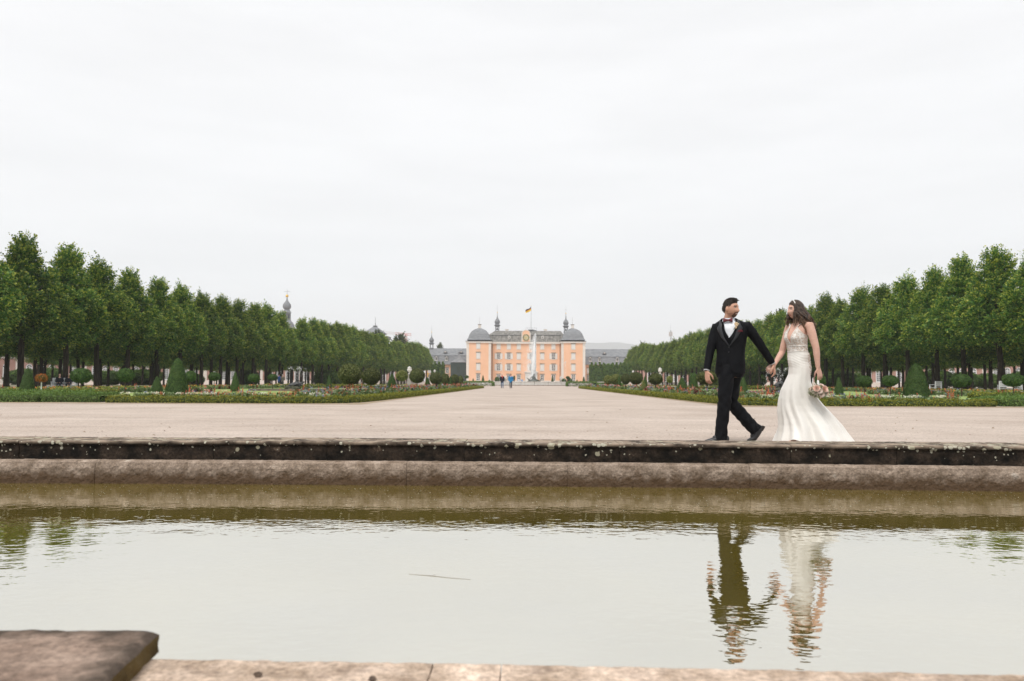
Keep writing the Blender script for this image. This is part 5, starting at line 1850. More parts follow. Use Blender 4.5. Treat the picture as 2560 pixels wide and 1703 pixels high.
for (a, b_, hgt) in ((1244, 1251, 898), (1248, 1257, 906), (1411, 1413.5, 906), (1412, 1416, 905), (1426, 1427.5, 898)):
    k = 200
    q = np.linspace(0, 1, k)
    pa, pb = at(a, 952, YF - 4), at(b_, 952, YF - 4)
    zt = at(a, hgt, YF - 4).z
    pp = np.stack([pa.x + (pb.x - pa.x) * q - fx, np.full(k, -4.0), .7 + (zt - .7) * 4 * q * (1 - q)], axis=1) + rng.normal(0, .05, (k, 3))
    v, f = leaf_quads(pp, rng.normal(0, 1, (k, 3)), .09 * (.5 + rng.random(k)), .5)
    tag(link("side_jet", arr_mesh("side_jet", v, f, [M["spray"]]), ft), kind="stuff")

# ------------------------------------------------------------------ urns, figures
M["grey_stone"] = mat("grey_stone", (.26, .25, .22), (.38, .36, .33), scale=3, rough=.85)
urnp = [(.26, 0), (.26, .08), (.12, .14), (.10, .26), (.30, .42), (.42, .68), (.43, .82), (.34, .94), (.30, 1.02), (.40, 1.08), (.40, 1.14), (.22, 1.2), (.10, 1.3), (.02, 1.36)]
def urn(label, px, top, bot, Y, ped=True):
    a, b = at(px, top, Y), at(px, bot, Y)
    h = a.z - b.z
    t = thing("stone_urn", label, "urn", (a.x, Y, gz(Y)), 0, "stone vases along the parterre")
    s = h / 1.36
    mb = MB()
    mb.lathe([(r * s, b.z - gz(Y) + z * s) for r, z in urnp], seg=14)
    mb.build("vase", M["white_stone"], t, smooth=True)
    zb = b.z - gz(Y)
    mb = MB()
    mb.box(-.33 * s, .33 * s, -.33 * s, .33 * s, .2 * s, zb - .12 * s).box(-.4 * s, .4 * s, -.4 * s, .4 * s, zb - .119 * s, zb).box(-.4 * s, .4 * s, -.4 * s, .4 * s, -.05, .199 * s)
    mb.build("pedestal", M["grey_stone"], t)
urn("white stone vase on a pedestal behind the left bed", 1023.7, 916, 935, 104)
urn("far white stone vase on a pedestal left of the palace", 1086.7, 924, 933, 150)
urn("white stone vase on a pedestal behind the right bed", 1650, 919, 935, 104)
urn("far white stone vase on a pedestal right of the palace", 1582.7, 926, 935, 150)
urn("white covered vase standing beside the fountain on the right", 1402, 941, 951, 226)
urn("white vase between the two walkers before the palace", 1263, 940, 951, 226)
def figure_statue(label, px, ytop, ybot, Y, m, name):
    a, b = at(px, ytop, Y), at(px, ybot, Y)
    h = a.z - b.z
    t = thing(name, label, "statue", (a.x, Y, gz(Y)))
    z0 = b.z - gz(Y)
    s = h / 1.7
    mb = MB()
    mb.tube([(0, 0, z0 + .85 * s), (0, 0, z0 + 1.15 * s), (0, 0, z0 + 1.4 * s)], [.16 * s, .15 * s, .17 * s], 8)
    mb.ell((0, 0, z0 + 1.6 * s), (.1 * s, .1 * s, .13 * s))
    for q in (-1, 1):
        mb.tube([(q * .08 * s, 0, z0 + .9 * s), (q * .1 * s, -.05 * s, z0 + .45 * s), (q * .1 * s, 0, z0)], [.1 * s, .075 * s, .05 * s], 7)
        mb.tube([(q * .17 * s, 0, z0 + 1.42 * s), (q * .3 * s, -.06 * s, z0 + 1.2 * s), (q * .2 * s, -.16 * s, z0 + 1.05 * s)], [.06 * s, .05 * s, .035 * s], 6)
    link("figure", remesh(mb, "figure", m, .03 * s), t)
    mb = MB()
    mb.box(-.3 * s, .3 * s, -.3 * s, .3 * s, -.05, z0 + .02)
    mb.build("pedestal", M["white_stone"], t)
figure_statue("small gilded figure on a post above the left path bed", 1070, 932, 944, 108, M["gold"], "gilded_statue")
# pools with lead figures on the lawns
for s, side, px, yt, yb, Yc in ((-1, "left", 741, 945, 971, 65.0), (1, "right", 1952, 955, 979, 62.0)):
    x = wx(px, Yc)
    t = thing("lawn_fountain", f"dark lead figure on a rock in a low round pool on the {side} lawn", "fountain", (x, Yc, 0))
    for k in range(18):
        a0, a1 = 2 * math.pi * k / 18 + .006, 2 * math.pi * (k + 1) / 18 - .006
        mb = MB()
        mb.rings([[(r * math.cos(a), r * math.sin(a), z) for r, z in ((3.75, -.05), (3.72, .14), (3.3, .14), (3.3, -.05))] for a in np.linspace(a0, a1, 4)])
        mb.build("rim_stone", M["dark_step"], t)
    mb = MB()
    mb.lathe([(3.35, .07), (3.35, .075)], seg=32)
    mb.build("pool_water", M["water"], t)
    g = np.random.default_rng(5)
    mb = MB()
    for _ in range(16):
        a = g.uniform(0, 6.28)
        r = g.uniform(0, .8)
        mb.ell((r * math.cos(a), r * math.sin(a), g.uniform(.05, .25)), (g.uniform(.2, .4), g.uniform(.2, .35), g.uniform(.12, .25)), seg=7, rows=5)
    mb.build("rock", M["rock"], t)
    mb = MB()
    if s < 0:
        mb.tube([(-.75, 0, .3), (-.4, 0, .45), (.05, 0, .55), (.4, 0, .52), (.62, -.05, .72)], [.05, .17, .22, .14, .07], 8)
        mb.tube([(-.9, .0, .38), (-.5, -.25, .42), (0, -.15, .5)], [.03, .10, .12], 6, flat=.5)
        mb.tube([(-.5, .2, .5), (.1, .2, .6)], [.03, .12], 6)
        mb.tube([(.02, 0, .62), (.05, 0, .85), (.06, 0, 1.0)], [.13, .12, .08], 8)
        mb.ell((.05, -.02, 1.14), (.095, .10, .115))
        mb.tube([(.05, -.1, .95), (.25, -.15, .82), (.38, -.1, .68)], [.05, .04, .03], 6)
        mb.tube([(.05, .1, .95), (-.12, .1, .75)], [.05, .03], 6)
        mb.tube([(.05, -.05, .62), (.28, -.18, .55), (.3, -.2, .32)], [.085, .06, .04], 6)
    else:
        for _ in range(18):
            a = g.uniform(0, 6.28)
            mb.tube([(0, 0, .2), (.3 * math.cos(a), .3 * math.sin(a), g.uniform(.35, .8)), (.5 * math.cos(a), .5 * math.sin(a), g.uniform(.25, .75))], [.16, .13, .05], 6)
        mb.ell((0, 0, .62), (.24, .24, .3))
    link("figure", remesh(mb, "figure", M["bronze"], .025), t)
    k = 340
    q = rng.random(k)
    a = rng.integers(0, 5, k) * 1.257 + .4
    pp = np.stack([1.3 * q * np.cos(a), 1.3 * q * np.sin(a), .9 + 1.4 * 4 * q * (1 - q) * .9 - .6 * q], axis=1) + rng.normal(0, .06, (k, 3))
    v, f = leaf_quads(pp, rng.normal(0, 1, (k, 3)), .05 * (.5 + rng.random(k)), .5)
    tag(link("spray", arr_mesh("spray", v, f, [M["spray"]]), t), kind="stuff")

# ------------------------------------------------------------------ white garden seats
def seat(label, px, Y, width, face, name="garden_bench"):
    t = thing(name, label, "bench" if name == "garden_bench" else "armchair", (wx(px, Y), Y, 0), face, "white garden seats under the limes")
    w = width / 2
    for k in range(5):
        mb = MB()
        mb.box(-w, w, -.26 + k * .105, -.17 + k * .105, .42, .445)
        mb.build("seat_slat", M["white_paint"], t)
    for k in range(4):
        mb = MB()
        z = .52 + k * .115
        mb.obox((0, .27 + k * .03, z + .045), (w, 0, 0), (0, .011, 0), (0, .012, .048))
        mb.build("back_slat", M["white_paint"], t)
    for sx in (-1, 1):
        for y, h in ((-.26, .64), (.25, .96)):
            mb = MB()
            mb.obox((sx * (w - .03), y + (.04 if h > .9 else 0), h / 2), (.032, 0, 0), (0, .035, 0), (0, .03 if h > .9 else 0, h / 2))
            mb.build("leg", M["white_paint"], t)
        mb = MB()
        mb.box(sx * (w - .03) - .045, sx * (w - .03) + .045, -.31, .27, .643, .675)
        mb.build("armrest", M["white_paint"], t)
    mb = MB()
    mb.box(-w, w, -.24, -.2, .34, .416)
    mb.build("rail", M["white_paint"], t)
    return t
bench_l = seat("white bench under the left limes with two people sitting on it", 161, 62.0, 1.75, R(20))
seat("white slatted armchair right of the big right yew cone", 2338, 71, .80, R(205), "garden_armchair")
seat("white slatted bench at the right edge of the picture under a ball tree", 2524, 60, 1.5, R(160))
# ------------------------------------------------------------------ people
def skin_mat(name, c1, c2):
    m = mat(name, c1, c2, scale=30, rough=.5, spec=.35, detail=4)
    b = m.node_tree.nodes["Principled BSDF"]
    b.inputs["Subsurface Weight"].default_value = .08
    b.inputs["Subsurface Radius"].default_value = (.01, .004, .002)
    return m
M["skin_m"] = skin_mat("skin_tan", (.52, .285, .20), (.58, .33, .235))
M["skin_f"] = skin_mat("skin_fair", (.60, .36, .275), (.66, .41, .325))
M["lip_m"], M["lip_f"] = mat("lip_m", (.36, .13, .10), rough=.45), mat("lip_f", (.46, .15, .14), rough=.4)
M["brow"] = mat("brow_hair", (.02, .014, .011), (.05, .035, .026), scale=200, rough=.8)
M["beard"] = mat("short_beard", (.075, .042, .03), (.17, .10, .07), scale=260, rough=.8, lo=.3, hi=.7)
M["stubble"] = mat("stubble", (.36, .19, .135), (.44, .235, .165), scale=260, rough=.7)
M["eye_white"], M["iris"], M["teeth"] = mat("eye_white", (.66, .63, .6), rough=.3), mat("iris", (.025, .015, .01), rough=.2), mat("teeth", (.72, .69, .62), rough=.3)
M["hair_m"] = mat("short_dark_hair", (.010, .008, .007), (.045, .034, .027), scale=60, rough=.55, bump=1.0, bscale=140, stretch=(1, 1, .35))
M["suit"] = mat("black_wool_suit", (.003, .0033, .0045), (.006, .0065, .0085), scale=9, rough=.72, spec=.14, bump=.9, bscale=9)
M["satin"] = mat("black_satin_lapel", (.014, .015, .019), rough=.38, spec=.5)
M["shirt"] = mat("white_shirt", (.70, .73, .78), (.78, .80, .84), scale=14, rough=.7, bump=.5, bscale=16, stretch=(.5, .5, 1.6))
M["burgundy"] = mat("burgundy_silk", (.085, .008, .014), (.14, .014, .022), scale=20, rough=.45, spec=.4)
M["shoe"] = mat("black_leather", (.010, .010, .011), (.02, .02, .022), scale=12, rough=.32, spec=.5)
M["sole"] = mat("shoe_sole", (.03, .025, .022), rough=.7)
M["button"] = mat("dark_button", (.03, .03, .033), rough=.3)

def lerp_tab(tab, z):
    zs = [r[0] for r in tab]
    return [float(np.interp(z, zs, [r[k] for r in tab])) for k in range(1, len(tab[0]))]
def head_pts(D, fem=False):
    """unit directions (f, l, u) -> face-shaped surface, metres, about the head centre"""
    f, l, u = D[:, 0].copy(), D[:, 1].copy(), D[:, 2].copy()
    rf, rl, ru = (.092, .071, .112) if fem else (.098, .076, .118)
    low = np.clip(-u, 0, 1)
    F_, L_, U_ = f * rf, l * rl, u * ru
    L_ *= 1 - (.34 if fem else .25) * low ** 1.6
    F_ = np.where(f > 0, F_ * (1 + .18 * low * (1 - .5 * low)), F_ * (1 - .45 * np.clip(low - .25, 0, 1)))
    F_ = np.where((f < 0) & (u > -.2), F_ * 1.08, F_)
    F_ += np.where(f > 0, -.004 * np.clip(u - .25, 0, 1), 0)
    g = lambda a, s: np.exp(-(a / s) ** 2)
    fr = np.clip(f * 1.6, 0, 1)
    nose_u = np.interp(U_, [-.046, -.036, -.026, .018, .03], [0, .75, 1, .12, 0])
    F_ += fr * (.025 if not fem else .021) * nose_u * g(L_, .0125 + .006 * np.clip(-U_ / .03, 0, 1))
    F_ -= fr * .0105 * g(np.abs(L_) - .031, .014) * g(U_ - .012, .010)
    F_ += fr * .0045 * g(U_ - .031, .009) * (np.abs(L_) < .06)
    F_ += fr * .006 * g(L_, .021) * (g(U_ + .057, .006) + g(U_ + .068, .006))
    F_ -= fr * .004 * g(L_, .024) * g(U_ + .0625, .003)
    F_ += fr * (.010 if not fem else .007) * g(L_, .020) * g(U_ + .098, .014)
    F_ += fr * .004 * g(np.abs(L_) - .042, .016) * g(U_ + .022, .016)
    return np.stack([F_, L_, U_], axis=1)
def sph_dirs(rows, cols):
    out = []
    for i in range(rows + 1):
        a = -math.pi / 2 + math.pi * i / rows
        a = max(min(a, math.pi / 2 - .02), -math.pi / 2 + .02)
        for j in range(cols):
            b = 2 * math.pi * j / cols
            out.append((math.cos(a) * math.cos(b), math.cos(a) * math.sin(b), math.sin(a)))
    return np.array(out)
def grid_faces(rows, cols):
    return [(i * cols + j, i * cols + (j + 1) % cols, (i + 1) * cols + (j + 1) % cols, (i + 1) * cols + j) for i in range(rows) for j in range(cols)]
class Head:
    def __init__(s, c, f, up=(0, 0, 1), fem=False, scale=1.0):
        s.c = Vector(c)
        s.f = Vector(f).normalized()
        u = Vector(up)
        s.u = (u - s.f * u.dot(s.f)).normalized()
        s.l = s.u.cross(s.f)
        s.fem, s.s = fem, scale
        s.Mx = np.array([[*s.f], [*s.l], [*s.u]])
    def w(s, P):
        return np.asarray(P) * s.s @ s.Mx + np.array(s.c)
    def loc(s, W):
        return (np.asarray(W) - np.array(s.c)) @ s.Mx.T / s.s
    def add(s, mb):
        rows, cols = 44, 60
        mb.add(s.w(head_pts(sph_dirs(rows, cols), s.fem)), grid_faces(rows, cols) + [tuple(range(cols - 1, -1, -1)), tuple(rows * cols + j for j in range(cols))])
        for q in (-1, 1):
            rot = Matrix([list(s.f), list(s.l), list(s.u)]).transposed()
            mb.ell(Vector(s.w([[-.008, q * (.070 if s.fem else .076), -.006]])[0]), (.018 * s.s, .009 * s.s, .03 * s.s), rot, 10, 8)
def face_mats(me, H, rules):
    """material per polygon from its place on the head; rules(f, l, u) -> index array"""
    n = len(me.polygons)
    c = np.empty(n * 3, dtype=np.float32)
    me.polygons.foreach_get("center", c)
    L = H.loc(c.reshape(-1, 3))
    me.polygons.foreach_set("material_index", rules(L[:, 0], L[:, 1], L[:, 2]).astype(np.int32))
def eyes(H, parent, look=0.0):
    for q in (-1, 1):
        mb = MB()
        p = Vector(H.w([[.0768 if not H.fem else .0712, q * .031, .0115]])[0])
        rot = Matrix([list(H.f), list(H.l), list(H.u)]).transposed()
        mb.ell(p, (.0080, .0145, .0066), rot, 12, 8)
        e = mb.build("eye", M["eye_white"], parent, smooth=True)
        mb = MB()
        p2 = Vector(H.w([[.0826 if not H.fem else .0770, q * .031 + look * .004, .0115]])[0])
        mb.ell(p2, (.0032, .0072, .0062), rot, 10, 6)
        mb.build("iris", M["iris"], e, smooth=True)
        mb = MB()
        k = np.linspace(-1, 1, 7)
        mb.tube([Vector(H.w([[(.0838 if not H.fem else .0782) - .009 * abs(a) ** 2, q * .031 + a * .0155, .0115 + .0064 * (1 - a * a) + .0008]])[0]) for a in k], .0021, 5)
        mb.build("eyelashes", M["brow"], e)
def hand(mb, wrist, d, pn, side, curl, s=1.0, spread=1.0, thumb=1.0):
    d = Vector(d).normalized()
    pn = Vector(pn)
    pn = (pn - d * pn.dot(d)).normalized()
    w = d.cross(pn) * side
    W = Vector(wrist)
    mb.tube([W - d * .02 * s, W + d * .02 * s, W + d * .055 * s, W + d * .085 * s], [.027 * s, .033 * s, .041 * s, .040 * s], 12, flat=[.75, .5, .36, .30], up=pn)
    tips = []
    for i in range(4):
        ln = (.070, .078, .073, .057)[i] * s
        b = W + d * (.084 - (.004 if i == 3 else 0)) * s + w * (.0305 - .0205 * i) * s * spread
        fd = (d + w * (.10 - .07 * i) * spread).normalized()
        pts, ang = [b - fd * .02 * s, b], 0.0
        for k, (fr_, cc) in enumerate(((.44, .55), (.31, .75), (.25, .5))):
            ang += curl * cc
            dd = fd * math.cos(ang) + pn * math.sin(ang)
            pts.append(pts[-1] + dd * ln * fr_)
        mb.tube(pts, [.0095 * s, .0093 * s, .0086 * s, .0079 * s, .0066 * s], 9)
        tips.append((pts[-1], dd))
    b = W + d * .022 * s + w * .024 * s
    p1 = b + (d * .62 + w * .62 * thumb + pn * .42).normalized() * .040 * s
    p2 = p1 + (d * .85 + w * .20 * thumb + pn * .42).normalized() * .032 * s
    p3 = p2 + (d * .92 - w * .10 + pn * .35).normalized() * .024 * s
    mb.tube([b, p1, p2, p3], [.0155 * s, .0125 * s, .0105 * s, .0085 * s], 9)
    return tips
def cut_mesh(me, keep, name, mats):
    """a copy of me with only the polygons for which keep(center) is true"""
    n = len(me.polygons)
    c = np.empty(n * 3, dtype=np.float32)
    me.polygons.foreach_get("center", c)
    k = keep(c.reshape(-1, 3))
    v = np.empty(len(me.vertices) * 3, dtype=np.float32)
    me.vertices.foreach_get("co", v)
    fs = [tuple(p.vertices) for p, q in zip(me.polygons, k) if q]
    used = np.unique(np.concatenate([np.array(f) for f in fs]))
    mp_ = {int(a): i for i, a in enumerate(used)}
    new = bpy.data.meshes.new(name)
    new.from_pydata([tuple(x) for x in v.reshape(-1, 3)[used]], [], [tuple(mp_[i] for i in f) for f in fs])
    for x in (mats if isinstance(mats, (list, tuple)) else [mats]):
        new.materials.append(x)
    new.polygons.foreach_set("use_smooth", [True] * len(fs))
    return new

# ------------------------------------------------------------------ the groom
YC = 9.92
SCP = 1.012
mo = Vector((at(1809.3, 1100, YC).x, YC, 0))
man = thing("person", "groom in a black suit with burgundy bow tie, walking left and looking back", "person", mo)
man.scale = (SCP,) * 3
def Zm(x, y):
    return (x - 350) / 796.0, (1513 - y) / 796.0
yaw = R(22)
Fv, Lv = Vector((-math.sin(yaw), -math.cos(yaw), 0)), Vector((math.cos(yaw), -math.sin(yaw), 0))
#        z     cx    cy   half-width half-depth
torso = [(.80, .085, .0, .168, .125), (.845, .087, .0, .176, .130), (.93, .09, .0, .176, .132), (1.02, .094, .0, .166, .125), (1.10, .097, .0, .163, .122), (1.18, .099, .0, .170, .124),
         (1.28, .100, .0, .187, .128), (1.37, .102, .0, .200, .126), (1.43, .103, .0, .203, .112), (1.465, .100, .005, .185, .092), (1.495, .088, .008, .125, .075), (1.53, .080, .010, .075, .066)]
def ring(z, grow=0.0, k=28):
    cx, cy, a, b = lerp_tab(torso, z)
    a, b = a + grow, b + grow
    out = []
    for j in range(k):
        t = 2 * math.pi * j / k
        ct, st_ = math.cos(t), math.sin(t)
        e = 2 / 2.35
        q = Vector((cx, cy, z)) + Fv * (b * math.copysign(abs(ct) ** e, ct)) + Lv * (a * math.copysign(abs(st_) ** e, st_))
        out.append(q)
    return out
def surf(l, z, grow=0.0):
    cx, cy, a, b = lerp_tab(torso, z)
    a, b = a + grow, b + grow
    ff = b * max(1 - abs(l / a) ** 2.35, 0.0) ** (1 / 2.35)
    return Vector((cx, cy, z)) + Lv * l + Fv * ff
zs_t = [.845, .90, .96, 1.02, 1.08, 1.14, 1.20, 1.26, 1.32, 1.37, 1.41, 1.44, 1.465, 1.485, 1.505, 1.53]
Hm = Head((.098, -.02, 1.640), (.70, -.71, -.04), (0, 0, 1), False, 1.0)
sh_r, el_r, wr_r = Vector((-.062, .08, 1.412)), Vector((-.140, .06, 1.125)), Vector((-.198, .0, .885))
sh_l, el_l, wr_l = Vector((.285, -.07, 1.42)), Vector((.445, -.06, 1.19)), Vector((.595, -.02, .975))
hipf, kneef, ankf = Vector((.035, -.04, .90)), Vector((-.005, -.075, .50)), Vector((-.055, -.07, .09))
hipb, kneeb, ankb = Vector((.135, .07, .90)), Vector((.115, .075, .475)), Vector((.40, .075, .165))
mb = MB()
Hm.add(mb)
mb.tube([(.075, .015, 1.44), (.078, .008, 1.52), (.092, -.008, 1.585)], [.066, .058, .060], 14)
mb.rings([ring(z, -.035) for z in (.80, .95, 1.1, 1.25, 1.37, 1.43, 1.46)])
for a, b, c in ((sh_r, el_r, wr_r), (sh_l, el_l, wr_l)):
    mb.tube([a, a.lerp(b, .5), b, b.lerp(c, .5), c], [.052, .048, .040, .036, .026], 10)
for a, b, c in ((hipf, kneef, ankf), (hipb, kneeb, ankb)):
    mb.tube([a, a.lerp(b, .5), b, b.lerp(c, .4), c], [.055, .06, .05, .048, .034], 10)
    dd = Vector((-.07, 0, -.02)) if c is ankf else Vector((-.03, 0, -.08))
    mb.tube([c, c + dd], [.034, .03], 8)
hand(mb, wr_r + Vector((0, -.005, -.012)), (.06, -.12, -1), (.75, .45, .1), 1, .42, 1.02, 1.0)
hand(mb, wr_l + Vector((.012, 0, -.018)), (.18, .02, -1), (-.9, .45, -.1), -1, .62, 1.02, 1.0)
me = remesh(mb, "body", [M["skin_m"], M["lip_m"], M["brow"], M["beard"], M["stubble"], M["teeth"], M["button"]], .0042, 3, .5)
def man_rules(f, l, u):
    out = np.zeros(len(f))
    front = f > .035
    jaw = (f > -.01) & (u < -.055) & (u > -.135) & (f < .12) & (np.abs(l) < .075)
    out[jaw & (u < -.04 - .25 * np.clip(f - .05, -.05, .05))] = 4
    gt = front & (((np.abs(l) < .030) & (u < -.073)) | ((np.abs(np.abs(l) - .030) < .009) & (u < -.045)) | ((np.abs(l) < .034) & (np.abs(u + .0465) < .0055))) & (u > -.128)
    out[gt] = 3
    out[front & (np.abs(l) < .027) & (np.abs(u + .0625 - 5 * l * l) < .0095)] = 1
    out[front & (np.abs(l) < .022) & (np.abs(u + .0625 - 5 * l * l) < .0042)] = 5
    out[front & (np.abs(np.abs(l) - .033) < .018) & (np.abs(u - .031 + .003 * (np.abs(l) - .033) / .018) < .0060)] = 2
    out[u < -1.2] = 6                          # dark socks
    return out
face_mats(me, Hm, man_rules)
body = link("body", me, man)
eyes(Hm, body, .6)
# hair: a layer over the skull that thins to nothing at the hairline
D = sph_dirs(56, 72)
P = head_pts(D)
f_, l_, u_ = P[:, 0], P[:, 1], P[:, 2]
line = np.interp(f_, [-.1, -.05, -.028, -.008, .010, .025, .045, .062, .1], [-.058, -.046, -.010, .026, .012, .030, .056, .068, .070])
m_ = u_ - line
g_ = np.random.default_rng(3)
nz_ = .004 * np.sin(D[:, 0] * 47 + D[:, 1] * 31) + .003 * np.sin(D[:, 1] * 83 - D[:, 2] * 40)
thick = np.clip(m_ / .02, 0, 1) * (.0045 + .013 * np.clip((u_ - .04) / .06, 0, 1) + .012 * np.clip((f_ - .0) / .07, 0, 1) * np.clip((u_ - .06) / .03, 0, 1)) + np.clip(m_ / .02, 0, 1) * nz_
W = Hm.w(P + unit(P) * thick[:, None] + np.array([.10, 0, .05]) * (np.clip(m_ / .02, 0, 1) * .10 * np.clip((f_ - .02) / .06, 0, 1))[:, None])
fs = [q for q in grid_faces(56, 72) if max(m_[i] for i in q) > 0]
mb = MB()
mb.add(W, fs)
hair = mb.build("hair", M["hair_m"], man, smooth=True)
mb = MB()                                        # brushed-up tufts
for _ in range(90):
    a = g_.uniform(-1, 1)
    b = g_.uniform(-.6, 1.0)
    d0 = np.array([[b * .8, a * .7, 1.0]])
    d0 = d0 / np.linalg.norm(d0)
    p0 = head_pts(d0)[0]
    if p0[2] < np.interp(p0[0], [-.1, .0, .062, .1], [-.05, .0, .06, .068]):
        continue
    o_ = p0 / np.linalg.norm(p0)
    q0 = p0 + o_ * .010
    q1 = q0 + o_ * .008 + np.array([.014, g_.normal(0, .003), .002])
    q2 = q1 + np.array([.014, g_.normal(0, .004), -.002 + .006 * (b > .5)])
    mb.tube([Vector(x) for x in Hm.w([q0, q1, q2])], [.0045, .0035, .001], 5)
mb.build("hair_tuft", M["hair_m"], hair, smooth=True)
# shirt, waistcoat, jacket
mb = MB()
mb.rings([ring(z, -.018) for z in zs_t[:-2]])
shirt = link("shirt", remesh(mb, "shirt", M["shirt"], .012, 1), man)
mb = MB()
ck = Vector((.080, .008, 0))
rs = []
for z, r_, t_ in ((1.480, .085, 0), (1.51, .074, 0), (1.536, .068, 0)):
    rs.append([ck + Vector((r_ * math.cos(a), r_ * .95 * math.sin(a), z - .012 * math.cos(a - math.atan2(Fv.y, Fv.x)))) for a in np.linspace(0, 2 * math.pi, 24, endpoint=False)])
mb.rings(rs, cap=False)
mb.build("collar", M["shirt"], shirt, smooth=True)
for wr, el in ((wr_r, el_r), (wr_l, el_l)):
    dd = (wr - el).normalized()
    mb = MB()
    mb.tube([wr - dd * .03, wr + dd * .006], [.040, .037], 14, ends=False)
    mb.build("cuff", M["shirt"], shirt, smooth=True)
def lat_of(c):
    z = c[:, 2]
    cx = np.interp(z, [r[0] for r in torso], [r[1] for r in torso])
    cy = np.interp(z, [r[0] for r in torso], [r[2] for r in torso])
    dx, dy = c[:, 0] - cx, c[:, 1] - cy
    return dx * Lv.x + dy * Lv.y, dx * Fv.x + dy * Fv.y, z
mb = MB()                                        # waistcoat: two fronts meeting under the V, and the back
for q in (-1, 1):
    v, f = [], []
    zz = np.linspace(.95, 1.485, 30)
    for z in zz:
        op = float(np.interp(z, [1.28, 1.33, 1.38, 1.47], [-.003, .035, .058, .072]))
        for k in np.linspace(0, 1, 9):
            v.append(surf(q * (op + (.16 - op) * k), z, -.006))
    for i in range(29):
        for k in range(8):
            a = i * 9 + k
            f.append((a, a + 1, a + 10, a + 9) if q > 0 else (a + 9, a + 10, a + 1, a))
    mb.add(v, f)
wc = mb.build("waistcoat", M["suit"], man, smooth=True)
wc.modifiers.new("thickness", 'SOLIDIFY').thickness = .003
mb = MB()
mb.rings([ring(z, .004) for z in zs_t])
for a, b, c in ((sh_r, el_r, wr_r), (sh_l, el_l, wr_l)):
    dn = (c - b).normalized()
    inn = Vector((.10, 0, 1.38))
    mb.tube([a.lerp(inn, .45), a, a.lerp(b, .33), a.lerp(b, .7), b, b.lerp(c, .4), c - dn * .022], [.068, .068, .063, .058, .053, .049, .044], 16)
jk = remesh(mb, "jacket_full", M["suit"], .007, 4)
def keep_jacket(c):
    l, f, z = lat_of(c)
    up = np.interp(z, [1.172, 1.285, 1.385, 1.47, 1.55], [0, .066, .095, .098, .098])
    dn = np.interp(z, [.80, .85, .90, .97, 1.04], [.105, .072, .040, .018, 0])
    return ~((f > .015) & (((z > 1.172) & (np.abs(l) < up)) | ((z < 1.04) & (np.abs(l + .012) < dn)))) & (z < 1.528)
jacket = link("jacket", cut_mesh(jk, keep_jacket, "jacket", M["suit"]), man)
sd = jacket.modifiers.new("thickness", 'SOLIDIFY')
sd.thickness, sd.offset = .005, -1
for q in (-1, 1):                                # lapels
    v, f = [], []
    zz = np.linspace(1.176, 1.50, 16)
    for z in zz:
        inn = float(np.interp(z, [1.172, 1.285, 1.385, 1.47, 1.55], [.0, .064, .092, .096, .09])) - .004
        wd = float(np.interp(z, [1.176, 1.25, 1.36, 1.405, 1.425, 1.47, 1.50], [.004, .028, .055, .066, .040, .032, .022]))
        for k in (0, .33, .66, 1):
            v.append(surf(q * (inn + wd * k), z, .009 + .007 * math.sin(math.pi * min(k + .15, 1))) )
    for i in range(15):
        for k in range(3):
            a = i * 4 + k
            f.append((a, a + 1, a + 5, a + 4))
    mb = MB()
    mb.add(v, f)
    lp = mb.build("lapel", M["satin"], jacket, smooth=True)
    s2 = lp.modifiers.new("thickness", 'SOLIDIFY')
    s2.thickness = .004
for z, l in ((1.165, -.004), (1.105, -.006)):
    mb = MB()
    p = surf(l, z, .012)
    mb.ell(p, (.0085, .005, .0085))
    mb.build("button", M["button"], jacket)
mb = MB()
p = surf(-.005, 1.288, -.004)
mb.ell(p, (.007, .005, .007))
mb.build("shirt_stud", M["shirt"], shirt)
for z0, q in ((.985, 1), (.985, -1)):            # pocket flaps
    mb = MB()
    pts = [surf(q * l, z0 + .004 * (l - .08), .011) for l in (.075, .10, .125, .145)]
    rs = [[p, p + Fv * .006, p + Fv * .005 - Vector((0, 0, .042)), p - Vector((0, 0, .042))] for p in pts]
    mb.rings(rs)
    mb.build("pocket_flap", M["suit"], jacket)
# pocket square, buttonhole flower, bow tie
mb = MB()
for dx, hgt in ((-.018, .022), (0, .034), (.016, .024)):
    b0 = surf(.125 + dx - .016, 1.352, .013)
    b1 = surf(.125 + dx + .016, 1.352, .013)
    tp = surf(.125 + dx + .004, 1.352 + hgt, .016)
    mb.add([b0, b1, tp, b0 + Fv * .006, b1 + Fv * .006, tp + Fv * .006], [(0, 1, 2), (5, 4, 3), (0, 3, 4, 1), (1, 4, 5, 2), (2, 5, 3, 0)])
mb.build("pocket_square", M["burgundy"], jacket)
M["cream_petal"] = mat("cream_petal", (.62, .46, .28), (.76, .62, .44), scale=40, rough=.6)
M["green_stem"] = mat("flower_green", (.06, .10, .05), (.13, .18, .10), scale=20, rough=.6)
mb = MB()
c0 = surf(.078, 1.425, .022)
gg = np.random.default_rng(8)
for _ in range(26):
    o_ = Vector(gg.normal(0, 1, 3)).normalized()
    mb.ell(c0 + Lv * gg.normal(0, .011) + Vector((0, 0, gg.normal(.006, .017))) + Fv * abs(gg.normal(.004, .006)), (.010, .010, .008), seg=6, rows=4)
fl_ = mb.build("boutonniere", M["cream_petal"], jacket)
mb = MB()
mb.tube([c0, c0 - Lv * .02 - Vector((0, 0, .03)), c0 - Lv * .035 - Vector((0, 0, .05))], .003, 5)
for q in range(4):
    mb.tube([c0 + Vector((0, 0, .015)), c0 + Lv * (.012 * q - .01) + Vector((0, 0, .04))], [.004, .001], 5)
mb.build("flower_stem", M["green_stem"], fl_)
bt = Vector((.080, .008, 1.497)) + Fv * .088
mb = MB()
mb.ell(bt + Fv * .006, (.012, .010, .013))
